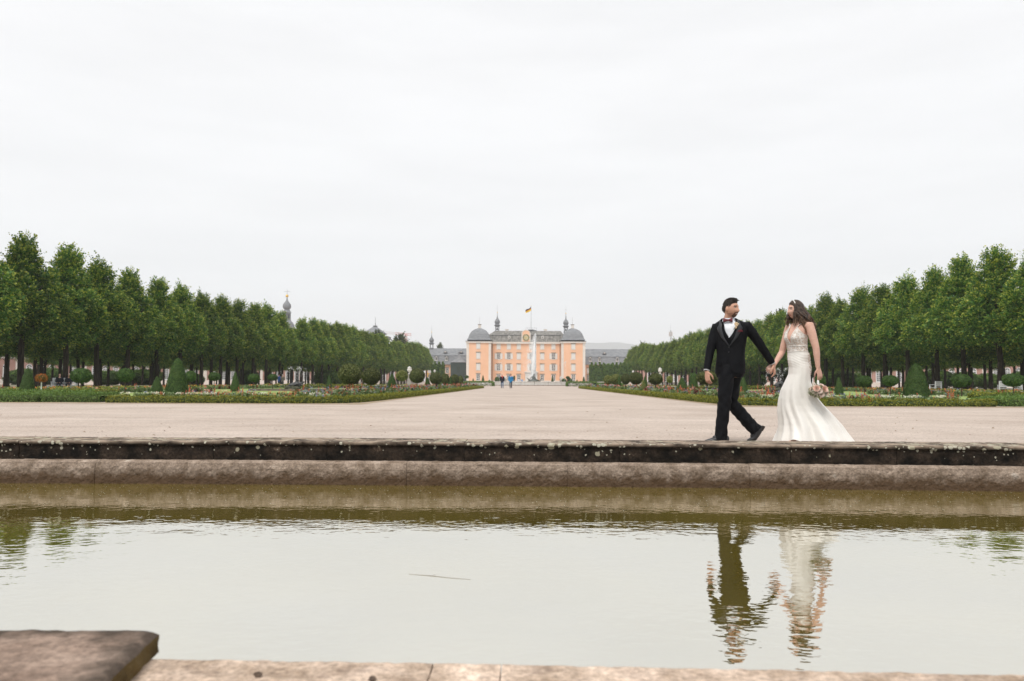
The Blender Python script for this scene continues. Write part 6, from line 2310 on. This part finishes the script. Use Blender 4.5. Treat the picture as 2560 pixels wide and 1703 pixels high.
for q in (-1, 1):
    rs = []
    for k, (w_, h_, t_) in enumerate(((.004, .009, .007), (.022, .016, .010), (.040, .025, .012), (.054, .026, .010), (.057, .024, .003))):
        rs.append([bt + Lv * (q * w_) + Vector((0, 0, h_ * c1)) + Fv * (t_ * c2 - .05 * w_) for c1, c2 in ((1, 0), (.5, 1), (-.5, 1), (-1, 0), (-.5, -.6), (.5, -.6))])
    mb.rings(rs)
mb.build("bow_tie", M["burgundy"], man, smooth=True)
# trousers and shoes
mb = MB()
mb.rings([ring(z, g) for z, g in ((.80, -.012), (.845, -.006), (.90, -.004), (.96, -.004), (1.02, -.006))])
mb.tube([hipf + Vector((.02, .03, .12)), hipf + Vector((0, .0, .03)), hipf.lerp(kneef, .3), hipf.lerp(kneef, .7), kneef, kneef.lerp(ankf, .3), kneef.lerp(ankf, .7), ankf + Vector((-.002, 0, -.075))], [.05, .084, .092, .086, .079, .076, .074, .078], 18, flat=[1, 1, 1, 1, 1, 1, .95, .95], ends=False)
mb.tube([hipb + Vector((-.01, -.03, .12)), hipb + Vector((0, 0, .03)), hipb.lerp(kneeb, .3), hipb.lerp(kneeb, .7), kneeb + Vector((.004, 0, .01)), kneeb.lerp(ankb, .25) + Vector((.01, 0, 0)), kneeb.lerp(ankb, .65), ankb + (ankb - kneeb).normalized() * .022], [.06, .098, .102, .088, .084, .081, .077, .079], 18, ends=False)
trm = remesh(mb, "trousers", M["suit"], .0095, 3)
nv = len(trm.vertices)                            # soft folds at knee and crotch
co = np.empty(nv * 3, dtype=np.float32)
trm.vertices.foreach_get("co", co)
co = co.reshape(-1, 3)
no = np.empty(nv * 3, dtype=np.float32)
trm.vertices.foreach_get("normal", no)
no = no.reshape(-1, 3)
fold = .004 * np.sin(co[:, 2] * 55 + co[:, 0] * 70) * np.exp(-((co[:, 2] - .50) / .10) ** 2) + .003 * np.sin(co[:, 0] * 60 - co[:, 2] * 40 + co[:, 1] * 20) + .003 * np.sin(co[:, 2] * 38 + co[:, 0] * 95) * np.exp(-((co[:, 2] - .2) / .1) ** 2)
trm.vertices.foreach_set("co", (co + no * fold[:, None]).ravel())
link("trousers", trm, man)
def shoe(path, rad, fl, heelp, up):
    mb = MB()
    mb.tube(path, rad, 16, flat=fl, up=up)
    o = link("shoe", remesh(mb, "shoe", M["shoe"], .007, 3), man)
    mb = MB()
    mb.obox(heelp[0], heelp[1], heelp[2], heelp[3])
    mb.build("heel", M["sole"], o)
    return o
shoe([(.015, -.07, .055), (-.03, -.07, .06), (-.09, -.072, .05), (-.16, -.076, .038), (-.225, -.08, .030)], [.038, .042, .044, .043, .030], [1.25, 1.35, .95, .75, .62], ((.012, -.07, .012), (.030, 0, 0), (0, .032, 0), (0, 0, .014)), (0, 0, 1))
shoe([(.455, .075, .185), (.435, .075, .150), (.412, .075, .100), (.385, .075, .052), (.325, .075, .032)], [.040, .046, .047, .045, .030], [1.15, 1.15, .95, .8, .65], ((.492, .075, .178), (.016, 0, .028), (0, .032, 0), (.012, 0, -.006)), (-1, 0, .4))

# ------------------------------------------------------------------ the bride
bo = Vector((at(2000.6, 1100, YC).x, YC, 0))
bride = thing("person", "bride with long brown hair in an ivory mermaid gown with train, holding the groom's hand", "person", bo)
bride.scale = (SCP,) * 3
fy = Vector((-.85, -.53, 0)).normalized()
ly = Vector((-fy.y, fy.x, 0))
def Zb(x, y):
    return (x - 1100) / 796.0, (1513 - y) / 796.0
#         z      cx     a(width) b(depth)
btor = [(.95, .0, .150, .118), (1.02, -.004, .140, .108), (1.12, -.016, .122, .094), (1.20, -.022, .126, .094), (1.285, -.035, .145, .106), (1.35, -.028, .150, .100), (1.41, -.01, .150, .080), (1.45, .004, .135, .068), (1.478, .008, .085, .058)]
def brad(psi, z, grow=0.0):
    """radius of the torso at angle psi from the front"""
    cx, a, b = lerp_tab(btor, z)
    a, b = a + grow, b + grow
    r = 1 / math.sqrt((math.cos(psi) / b) ** 2 + (math.sin(psi) / a) ** 2)
    for q in (-.48, .48):
        r += .030 * math.exp(-((psi - q) / .36) ** 2) * math.exp(-((z - 1.272) / .058) ** 2)
    return r
def bsurf(psi, z, grow=0.0):
    cx = lerp_tab(btor, z)[0]
    r = brad(psi, z) + grow
    return Vector((cx, 0, z)) + (fy * math.cos(psi) + ly * math.sin(psi)) * r
Hb = Head((-.035, .0, 1.628), (-.98, -.19, -.05), (0, 0, 1), True, .98)
sl, ell, wl3 = Vector((.085, -.145, 1.425)), Vector((.138, -.20, 1.15)), Vector((.152, -.21, .925))
sr, elr, wrr = Vector((-.075, .135, 1.42)), Vector((-.165, .13, 1.115)), Vector((-.285, .03, .972))
mb = MB()
Hb.add(mb)
mb.tube([(.012, 0, 1.44), (-.002, 0, 1.50), (-.018, 0, 1.56)], [.056, .047, .048], 14)
mb.rings([[bsurf(2 * math.pi * j / 40 - math.pi, z, -.004 if z > 1.08 else -.028) for j in range(40)] for z in (.95, 1.0, 1.05, 1.1, 1.15, 1.2, 1.235, 1.27, 1.305, 1.34, 1.38, 1.41, 1.44, 1.46, 1.478)])
mb.tube([sl + (Vector((.01, 0, 1.44)) - sl) * .5, sl, sl.lerp(ell, .3), sl.lerp(ell, .7), ell, ell.lerp(wl3, .3), ell.lerp(wl3, .7), wl3], [.047, .054, .052, .046, .040, .039, .031, .026], 14)
mb.tube([sr + (Vector((.01, 0, 1.44)) - sr) * .5, sr, sr.lerp(elr, .3), sr.lerp(elr, .7), elr, elr.lerp(wrr, .3), elr.lerp(wrr, .7), wrr], [.047, .050, .046, .042, .037, .036, .029, .024], 14)
for hx, hy, kx, ax, ay in ((-.02, -.045, -.10, -.10, -.185), (.02, .045, .05, .16, .045)):
    mb.tube([(hx, hy, .95), ((hx + kx) / 2, hy, .72), (kx, hy, .50), ((kx + ax) / 2, (hy + ay) / 2, .30), (ax, ay, .10)], [.065, .06, .05, .045, .034], 10)
    mb.tube([(ax, ay, .09), (ax - .05, ay - .01, .05), (ax - .11, ay - .03, .025)], [.033, .034, .024], 10, flat=.7)
hand(mb, wl3 + Vector((.004, -.004, -.012)), (.20, .04, -1), (-.35, .9, 0), -1, .22, .92, 1.0, .8)
btips = hand(mb, wrr + Vector((-.012, -.022, -.008)), (-.80, -.12, -.62), (.25, .75, -.55), 1, .60, .90, 1.0, .8)
me = remesh(mb, "body", [M["skin_f"], M["lip_f"], M["brow"]], .0042, 3, .5)
def bride_rules(f, l, u):
    out = np.zeros(len(f))
    out[(f > .035) & (np.abs(l) < .020) & (np.abs(u + .0625) < .0095)] = 1
    out[(f > .035) & (np.abs(np.abs(l) - .032) < .016) & (np.abs(u - .033) < .0036)] = 2
    return out
face_mats(me, Hb, bride_rules)
bbody = link("body", me, bride)
eyes(Hb, bbody, 0)
M["nail"] = mat("pale_nail", (.72, .60, .56), rough=.25)
for p, d in btips:
    mb = MB()
    mb.ell(p + Vector((-.002, -.007, .001)), (.0055, .003, .0065), seg=8, rows=5)
    mb.build("fingernail", M["nail"], bbody)
# gown
def satin_mat():
    m = mat("ivory_satin", (.74, .715, .67), (.79, .77, .73), scale=3, rough=.42, spec=.35, bump=.12, bscale=9, sheen=.2)
    return m
M["gown"] = satin_mat()
def lace_mat():
    m = mat("ivory_lace", (.60, .50, .43), (.80, .77, .73), scale=52, rough=.65, detail=2, bump=.8, bscale=70, lo=.46, hi=.54)
    return m
M["lace"] = lace_mat()
sk = [  # z, front x, back x, half depth, train taper, fold amount
    (1.12, -.140, .105, .118, 0, 0), (1.06, -.135, .110, .120, 0, .002), (1.00, -.128, .118, .132, 0, .003), (.92, -.116, .128, .150, 0, .003), (.84, -.125, .122, .158, 0, .002), (.75, -.168, .128, .160, 0, .003),
    (.65, -.212, .165, .160, .05, .008), (.54, -.234, .225, .165, .2, .014), (.46, -.238, .285, .175, .3, .020), (.39, -.236, .345, .195, .4, .026), (.30, -.225, .415, .235, .5, .034), (.22, -.224, .478, .275, .55, .040),
    (.14, -.236, .525, .31, .6, .046), (.07, -.258, .580, .34, .62, .050), (.018, -.274, .618, .36, .62, .052)]
sk = sk[::-1]
def skirt_pt(phi, z):
    xf, xb, hy, tp, fo = lerp_tab(sk, z)
    cx, hx = (xf + xb) / 2, (xb - xf) / 2
    c_, s_ = math.cos(phi), math.sin(phi)
    tw_ = 1 - tp * max(0, c_) ** 1.5
    x = cx + hx * c_
    y = hy * s_ * tw_
    w = fo * (math.sin(9 * phi + 2.2 * (1 - z)) * .6 + math.sin(15 * phi + 4 * z) * .3 + .5 * math.sin(5 * phi - 3 * z + 1))
    nrm = Vector((c_ / max(hx, .05), s_ / max(hy, .05), 0)).normalized()
    # a long ridge swept from the hip to the tail of the train
    rg = .030 * min(1, max(0, (.85 - z) / .5)) * math.exp(-((phi + .95 - .55 * (.85 - z)) / .13) ** 2)
    rg += .024 * min(1, max(0, (.75 - z) / .5)) * math.exp(-((phi + 1.75 - .35 * (.75 - z)) / .16) ** 2)
    rg += .022 * min(1, max(0, (.5 - z) / .3)) * math.exp(-((phi + 2.5 - .25 * (.5 - z)) / .15) ** 2)
    q = Vector((x, y, z)) + nrm * (w + rg)
    if z > .98:
        b = bsurf(math.atan2(Vector((c_, s_, 0)).dot(ly), Vector((c_, s_, 0)).dot(fy)), z, .006)
        k = min(1, (z - .98) / .10)
        q = q.lerp(b, k * k * (3 - 2 * k))
    # ruched creases over waist and hip
    if z > .84:
        q += nrm * .0028 * math.sin(z * 190 + 7 * phi + 2 * math.sin(3 * phi)) * math.exp(-((z - 1.0) / .09) ** 2)
    # lifted hem over the stepping foot
    if z < .2:
        q.z += .055 * (1 - z / .2) * math.exp(-((phi + 2.35) / .22) ** 2)
    return q
NP_, NZ = 220, 110
zz = np.concatenate([np.linspace(1.125, .5, 60), np.linspace(.49, .018, NZ - 60)])
v = [skirt_pt(2 * math.pi * j / NP_ - math.pi, z) for z in zz for j in range(NP_)]
f = [(i * NP_ + j, (i + 1) * NP_ + j, (i + 1) * NP_ + (j + 1) % NP_, i * NP_ + (j + 1) % NP_) for i in range(NZ - 1) for j in range(NP_)]
mb = MB()
mb.add(v, f)
dress = mb.build("gown_skirt", M["gown"], bride, smooth=True)
NB, NR = 120, 34
def ztop(p):
    a = abs(p)
    return float(np.interp(a, [0, .06, .30, .62, .85, 1.3, 2.0, math.pi], [1.205, 1.215, 1.325, 1.418, 1.385, 1.325, 1.28, 1.20]))
v = []
for i in range(NR):
    for j in range(NB):
        p = 2 * math.pi * j / NB - math.pi
        z = 1.115 + (ztop(p) - 1.115) * i / (NR - 1)
        v.append(bsurf(p, z, .0065))
f = [(i * NB + j, i * NB + (j + 1) % NB, (i + 1) * NB + (j + 1) % NB, (i + 1) * NB + j) for i in range(NR - 1) for j in range(NB)]
mb = MB()
mb.add(v, f)
bod = mb.build("lace_bodice", M["lace"], dress, smooth=True)
mb = MB()
for zb in (1.118, 1.185):
    mb.tube([bsurf(2 * math.pi * j / 48, zb, .008) for j in range(49)], .0042, 6, ends=False)
mb.build("waistband", M["gown"], bod, smooth=True)
mb = MB()
mb.tube([bsurf(p, ztop(p), .007) for p in np.linspace(-math.pi, math.pi, 90)], .003, 5, ends=False)
mb.build("neckline_trim", M["gown"], bod, smooth=True)
for q in (-1, 1):
    mb = MB()
    mb.tube([bsurf(q * .62, 1.415, .008), bsurf(q * .78, 1.44, .008), bsurf(q * 1.15, 1.472, .03), bsurf(q * 1.75, 1.462, .03), bsurf(q * 2.3, 1.40, .012), bsurf(q * 2.5, 1.27, .008)], .007, 8, flat=.4)
    mb.build("strap", M["gown"], bod, smooth=True)
# lace trailing over the hip at the back
gq = np.random.default_rng(4)
mb = MB()
for _ in range(260):
    ph = gq.normal(-.55, .28)
    z = gq.uniform(.84, 1.10)
    if abs(ph + .55) > .35 * (z - .8) / .3 + .12:
        continue
    p = skirt_pt(ph, z)
    q = skirt_pt(ph + .05, z)
    n_ = (q - p).normalized().cross(Vector((0, 0, 1)))
    mb.ell(p + n_ * .002, (.009, .004, .007), seg=6, rows=4)
mb.build("lace_applique", M["lace"], dress)
# hair: cap plus wavy locks
def hair_f_mat():
    m = mat("brown_hair", (.022, .013, .009), (.075, .042, .026), scale=45, rough=.42, spec=.45, stretch=(1, 1, .25), bump=.6, bscale=120)
    n, l = m.node_tree.nodes, m.node_tree.links
    b = n["Principled BSDF"]
    src = b.inputs["Base Color"].links[0].from_socket
    t = n.new("ShaderNodeTexCoord")
    sp = n.new("ShaderNodeSeparateXYZ")
    l.new(t.outputs["Object"], sp.inputs[0])
    g = n.new("ShaderNodeNewGeometry")
    ad = n.new("ShaderNodeMath")
    ad.operation = 'MULTIPLY_ADD'
    ad.inputs[1].default_value = -.16
    l.new(g.outputs["Random Per Island"], ad.inputs[0])
    l.new(sp.outputs["Z"], ad.inputs[2])
    mr = n.new("ShaderNodeMapRange")             # lightened lengths, dark roots
    mr.inputs[1].default_value, mr.inputs[2].default_value = 1.30, 1.46
    mr.inputs[3].default_value, mr.inputs[4].default_value = .8, 0
    l.new(ad.outputs[0], mr.inputs[0])
    mm = n.new("ShaderNodeMix")
    mm.data_type = 'RGBA'
    l.new(mr.outputs[0], mm.inputs[0])
    l.new(src, mm.inputs[6])
    mm.inputs[7].default_value = (.24, .135, .075, 1)
    l.new(mm.outputs[2], b.inputs["Base Color"])
    return m
M["hair_f"] = hair_f_mat()
D = sph_dirs(48, 64)
P = head_pts(D, True)
f_, l_, u_ = P[:, 0], P[:, 1], P[:, 2]
line = np.interp(f_, [-.1, -.05, -.01, .02, .045, .065, .1], [-.10, -.095, -.06, .0, .045, .068, .072])
m_ = u_ - line
th_ = np.clip(m_ / .02, 0, 1) * (.014 + .010 * np.clip(-f_ / .08, 0, 1))
W = Hb.w(P + unit(P) * th_[:, None])
mb = MB()
mb.add(W, [q for q in grid_faces(48, 64) if max(m_[i] for i in q) > 0])
bh = mb.build("hair", M["hair_f"], bride, smooth=True)
mb = MB()
gh = np.random.default_rng(12)
def lock(start, via, end, r0, wav, ph):
    k = 16
    pts = []
    for i in range(k):
        t = i / (k - 1)
        p = (1 - t) ** 2 * start + 2 * t * (1 - t) * via + t * t * end
        a = wav * min(1, t * 2.2) * (1 + .5 * t)
        p = p + Vector((math.sin(ph + 13 * t) * a, math.cos(ph * 1.7 + 13 * t) * a, math.sin(ph + 26 * t) * a * .3))
        pts.append(p)
    rad = [r0 * (.7 + .5 * math.sin(math.pi * min(1, .15 + i / (k - 1) * .8))) * (1 if i < k - 4 else (k - i) / 5) for i in range(k)]
    mb.tube(pts, rad, 6, flat=.65)
for i in range(230):
    side = 1 if i % 3 else -1                   # most on the camera side and back
    az = gh.uniform(1.15, 3.3) * side
    el_ = gh.uniform(.25, 1.25)
    d0 = np.array([[math.cos(az) * math.cos(el_), math.sin(az) * math.cos(el_), math.sin(el_)]])
    sp_ = Vector(Hb.w(head_pts(d0, True) * 1.13)[0])
    back = min(1, max(0, (abs(az) - 1.15) / 1.6))
    out = Vector(Hb.w([[math.cos(az) * .10, math.sin(az) * .088, -.05]])[0])
    ln = gh.uniform(.0, .12)
    end = Vector((.015 + .155 * back + gh.normal(0, .016), -.13 * side * (1 - .55 * back) + gh.normal(0, .022), 1.385 + .05 * (1 - back) + gh.normal(0, .028) + ln * .3))
    lock(sp_, out + Vector((.035 * back, -.01 * side, -.02)), end, gh.uniform(.008, .0125), .012, gh.uniform(0, 6.28))
for i in range(22):                              # face-framing strands in front of the shoulder
    az = gh.uniform(.95, 1.25)
    d0 = np.array([[math.cos(az) * .75, math.sin(az) * .75, .66]])
    sp_ = Vector(Hb.w(head_pts(d0, True) * 1.11)[0])
    via = Vector(Hb.w([[.045 + gh.normal(0, .006), .080, -.03]])[0])
    end = Vector((-.072 + gh.normal(0, .012), -.075 + gh.normal(0, .012), gh.uniform(1.42, 1.50)))
    lock(sp_, via, end, gh.uniform(.005, .0085), .008, gh.uniform(0, 6.28))
for i in range(26):                              # strands on the far side of the face
    az = -gh.uniform(1.0, 1.5)
    d0 = np.array([[math.cos(az) * .75, math.sin(az) * .75, .66]])
    sp_ = Vector(Hb.w(head_pts(d0, True) * 1.11)[0])
    via = Vector(Hb.w([[.05, -.085, -.05]])[0])
    end = Vector((-.105 + gh.normal(0, .014), .06 + gh.normal(0, .015), gh.uniform(1.42, 1.50)))
    lock(sp_, via, end, gh.uniform(.006, .010), .012, gh.uniform(0, 6.28))
for i in range(12):                              # a curl falling before the near shoulder
    d0 = np.array([[math.cos(1.6) * .8, math.sin(1.6) * .8, .6]])
    sp_ = Vector(Hb.w(head_pts(d0, True) * 1.12)[0])
    end = Vector((.052 + gh.normal(0, .010), -.150 + gh.normal(0, .01), gh.uniform(1.31, 1.40)))
    lock(sp_, Vector((.0, -.125, 1.50)), end, gh.uniform(.006, .010), .010, gh.uniform(0, 6.28))
mb.build("hair_lock", M["hair_f"], bh, smooth=True)
mb = MB()
pts = []
for t in np.linspace(-1.45, 1.45, 24):
    d0 = np.array([[.28, math.sin(t) * .96, math.cos(t) * .96]])
    pts.append(Vector(Hb.w(head_pts(d0 / np.linalg.norm(d0), True) * 1.16)[0]))
pts = [p + Hb.f * .004 for p in pts][5:19]
mb.tube(pts, .007, 8, flat=.6)
M["pearl"] = mat("white_headband", (.74, .73, .71), rough=.35)
mb.build("headband", M["pearl"], bride, smooth=True)

# ------------------------------------------------------------------ bouquet
fx_, fz_ = Zb(1216, 1003)
bc = bo + Vector((fx_, -.235, fz_)) * SCP
bq = thing("bouquet", "bouquet of peach roses and small white flowers in the bride's hand", "bouquet", bc)
bq.scale = (SCP * .84,) * 3
M["rose"] = mat("peach_rose", (.74, .45, .36), (.82, .60, .50), scale=25, rough=.6)
M["rose2"] = mat("blush_rose", (.76, .58, .50), (.82, .70, .62), scale=25, rough=.6)
M["white_fl"] = leaf_mat("white_filler", (.60, .58, .48), (.70, .68, .60), (.78, .77, .70), trans=.2)
M["green_lf"] = leaf_mat("bouquet_leaf", (.09, .13, .05), (.20, .25, .11), (.38, .42, .22), trans=.2)
def rose_mesh(m, seed):
    g = np.random.default_rng(seed)
    mb = MB()
    for layer, (n_, r_, tilt, hgt) in enumerate(((3, .008, .15, .030), (5, .016, .35, .030), (6, .025, .65, .028), (6, .033, 1.0, .024))):
        for k in range(n_):
            a = 2 * math.pi * k / n_ + layer * .5
            rs = []
            for u in np.linspace(-.62, .62, 5):
                col = []
                for t in np.linspace(0, 1, 4):
                    rr = r_ * (.45 + .55 * t) + .010 * tilt * t * t
                    col.append((rr * math.cos(a + u * (1.2 if layer == 0 else .95)), rr * math.sin(a + u * (1.2 if layer == 0 else .95)), -.006 + hgt * t * math.cos(tilt * .5) * (1 - .25 * u * u)))
                rs.append(col)
            mb.rings(rs, cap=False, closed=False)
    return mb.mesh("rose", m, True)
rz_ = [rose_mesh(M["rose"], 1), rose_mesh(M["rose2"], 2)]
for (x, y, z, k, s_) in ((-.055, -.085, .035, 0, 1.15), (.052, -.09, .028, 0, 1.15), (.092, -.05, -.012, 0, 1.0), (-.062, -.06, -.012, 1, 1.0), (.012, -.085, -.040, 1, 1.05), (-.02, -.10, .0, 1, .9), (-.10, -.03, .03, 1, .85), (.115, .0, .02, 1, .8), (.03, -.04, .075, 1, .8), (0, .06, .0, 0, 1.0), (.06, .05, -.03, 1, 1.0)):
    o = link("rose", rz_[k], bq, (x, y, z))
    o.scale = (s_,) * 3
    o.rotation_euler = Vector((x * .9, y - .03, z * .9 + .02)).to_track_quat('Z', 'Y').to_euler()
n = 1700
d = unit(rng.normal(0, 1, (n, 3)))
rad = np.array([.125, .10, .085]) * (.72 + .38 * rng.random((n, 1)))
pos = d * rad + np.array([0, -.01, -.005])
v, f = leaf_quads(pos, d + rng.normal(0, .5, (n, 3)), .016 * (.6 + .8 * rng.random(n)), .9)
tag(link("filler_flowers", arr_mesh("filler_flowers", v, f, [M["white_fl"]]), bq), kind="stuff")
n = 420
d = unit(rng.normal(0, 1, (n, 3)) * np.array([1, 1, .8]) - np.array([0, 0, .25]))
pos = d * np.array([.130, .105, .092]) * (.75 + .35 * rng.random((n, 1)))
v, f = leaf_quads(pos, d + rng.normal(0, .6, (n, 3)), .030 * (.6 + .8 * rng.random(n)), .45)
tag(link("leaves", arr_mesh("leaves", v, f, [M["green_lf"]]), bq), kind="stuff")
mb = MB()
mb.tube([(0.0, .0, -.02), (.0, .0, .06), (-.002, .012, .14)], [.028, .020, .015], 12)
mb.build("ribbon_handle", M["pearl"], bq, smooth=True)
mb = MB()
mb.ell((0, 0, 0), (.095, .078, .062), seg=12, rows=8)
mb.build("flower_core", M["green_stem"], bq, smooth=True)

# ------------------------------------------------------------------ people far off
def far_person(label, px, Y, h, face, top, legs, hairm, pose="walk", z0=0.0, scarf=None, group=None, skin="skin_m", loc=None):
    t = thing("person", label, "person", loc or (wx(px, Y), Y, gz(Y) + z0), face, group)
    k = h / 1.75
    S = lambda *p: Vector(p) * k
    vox = .022
    if pose == "walk":
        hips = [((.09, 0, .92), (.10, -.12, .50), (.10, -.10, .08), (.10, -.25, .03)), ((-.09, 0, .92), (-.10, .04, .48), (-.10, .22, .12), (-.10, .12, .03))]
        arms = [((.20, 0, 1.42), (.27, .06, 1.14), (.24, -.04, .92)), ((-.20, 0, 1.42), (-.27, .02, 1.14), (-.25, -.10, .92))]
    elif pose == "stand":
        hips = [((q * .09, 0, .92), (q * .10, -.02, .50), (q * .10, 0, .08), (q * .11, -.14, .03)) for q in (1, -1)]
        arms = [((q * .20, 0, 1.42), (q * .27, .03, 1.14), (q * .2, -.12, .98)) for q in (1, -1)]
    else:
        hips = [((q * .09, 0, .92), (q * .11, -.42, .93), (q * .11, -.44, .50), (q * .11, -.58, .45)) for q in (1, -1)]
        arms = [((q * .20, 0, 1.42), (q * .27, -.05, 1.14), (q * .12, -.30, 1.05)) for q in (1, -1)]
    dz = 0 if pose != "sit" else -.42
    D_ = lambda p: S(p[0], p[1], p[2] + dz)
    mb = MB()
    mb.ell(D_((0, -.02, 1.635)), (.078 * k, .095 * k, .118 * k))
    mb.ell(D_((0, -.115, 1.62)), (.016 * k, .02 * k, .02 * k), seg=8, rows=6)
    mb.tube([D_((0, .01, 1.58)), D_((0, .01, 1.44))], [.055 * k, .06 * k], 8)
    mb.tube([D_((0, 0, 1.42)), D_((0, 0, 1.15)), D_((0, 0, .92))], [.12 * k, .11 * k, .12 * k], 8)
    for a in arms:
        mb.tube([D_(p) for p in a], [.045 * k, .035 * k, .025 * k], 7)
        e = Vector(a[2])
        dd = (Vector(a[2]) - Vector(a[1])).normalized()
        mb.tube([D_(e), D_(e + dd * .09), D_(e + dd * .15)], [.03 * k, .035 * k, .022 * k], 7, flat=.6)
    for q in hips:
        mb.tube([D_(p) for p in q], [.07 * k, .05 * k, .035 * k, .03 * k], 7)
    link("body", remesh(mb, "body", M[skin], vox * k, 2), t)
    mb = MB()
    mb.tube([D_((0, 0, 1.47)), D_((0, 0, 1.36)), D_((0, 0, 1.1)), D_((0, 0, .84 if pose != "sit" else .93))], [.11 * k, .20 * k, .185 * k, .20 * k], 12, flat=.68, up=(0, 1, 0))
    for a in arms:
        mb.tube([D_(p) for p in a], [.078 * k, .065 * k, .05 * k], 8)
    jk_ = link("jacket", remesh(mb, "jacket", top, vox * k, 2), t)
    mb = MB()
    mb.ell(D_((0, 0, .92)), (.165 * k, .12 * k, .12 * k))
    for q in hips:
        mb.tube([D_(q[0]), D_(q[1]), D_(q[2])], [.098 * k, .075 * k, .062 * k], 8)
    link("trousers", remesh(mb, "trousers", legs, vox * k, 2), t)
    for q in hips:
        mb = MB()
        mb.tube([D_(q[2]) + S(0, .04, -.03), D_(q[3])], [.045 * k, .04 * k], 7, flat=.8)
        mb.build("shoe", M["shoe"], t, smooth=True)
    mb = MB()
    mb.ell(D_((0, .012, 1.672)), (.086 * k, .098 * k, .098 * k))
    mb.build("hair", hairm, t, smooth=True)
    if scarf:
        mb = MB()
        mb.tube([D_((.07, -.02, 1.5)), D_((0, -.09, 1.49)), D_((-.07, -.02, 1.5))], [.04 * k] * 3, 7)
        mb.tube([D_((.02, -.12, 1.47)), D_((.03, -.155, 1.28))], [.05 * k, .04 * k], 6, flat=.4)
        mb.build("scarf", scarf, t, smooth=True)
    return t
C_ = lambda n, c: mat(n, c, tuple(min(1, x * 1.3) for x in c), scale=6, rough=.85)
navy, blue, denim, darkp = C_("navy_coat", (.012, .014, .022)), C_("blue_anorak", (.02, .17, .36)), C_("denim", (.10, .15, .24)), C_("dark_trousers", (.03, .035, .05))
grey_h, brown_h, red_s = C_("white_hair", (.5, .48, .46)), C_("dark_hair", (.03, .022, .018)), C_("red_scarf", (.5, .03, .025))
grn, pale_blue, cream, royal = C_("grey_green_coat", (.12, .115, .09)), C_("pale_blue_shirt", (.28, .36, .52)), C_("white_shirt_far", (.55, .56, .6)), C_("royal_blue_jacket", (.03, .08, .25))
far_person("walker with white hair, red scarf and dark coat on the far path", 1255.5, 98, 1.72, R(4), navy, denim, grey_h, scarf=red_s, group="walkers on the far path", skin="skin_f")
far_person("walker in a bright blue anorak on the far path", 1277, 97, 1.74, R(-4), blue, darkp, brown_h, group="walkers on the far path")
far_person("stroller in a royal blue jacket under the left limes", 697, 108, 1.74, R(150), royal, darkp, brown_h, "stand", group="strollers under the limes")
far_person("stroller in a grey-green coat under the left limes", 706.5, 109, 1.70, R(200), grn, darkp, grey_h, "stand", group="strollers under the limes")
far_person("visitor in a white shirt behind the fountain rim", 1297, 223, 1.72, R(180), cream, darkp, brown_h, "stand", group="visitors by the fountain")
far_person("visitor in a pale blue shirt behind the fountain rim", 1305, 223.5, 1.70, R(170), pale_blue, denim, grey_h, "stand", group="visitors by the fountain")
far_person("visitor in dark clothes behind the fountain rim, right of the walkers", 1285, 224, 1.72, R(120), navy, darkp, brown_h, "stand", group="visitors by the fountain")
bl = bench_l.location
for dx, lb, hm, sk_ in ((-.33, "left sitter in dark clothes on the bench under the left limes", brown_h, "skin_f"), (.33, "right sitter in dark clothes with pale hair on the bench under the left limes", grey_h, "skin_m")):
    p = Vector((dx * math.cos(R(20)), dx * math.sin(R(20)), 0))
    far_person(lb, 0, 62, 1.70, R(20), navy, darkp, hm, "sit", group="people sitting on the left bench", skin=sk_, loc=(bl.x + p.x, bl.y + p.y, 0))
# ------------------------------------------------------------------ haze: one closed box of thin air round everything
hm = bpy.data.materials.new("thin_haze")
hm.use_nodes = True
hn, hl = hm.node_tree.nodes, hm.node_tree.links
hn.remove(hn["Principled BSDF"])
pvn = hn.new("ShaderNodeVolumePrincipled")
pvn.inputs["Color"].default_value = (.93, .96, 1.0, 1)
pvn.inputs["Density"].default_value = 2.4e-4
pvn.inputs["Anisotropy"].default_value = 0.2
hl.new(pvn.outputs[0], hn["Material Output"].inputs["Volume"])
mb = MB()
mb.box(-8300, 8300, -120, 8300, -1.8, 340)
tag(mb.build("haze", hm), kind="stuff")
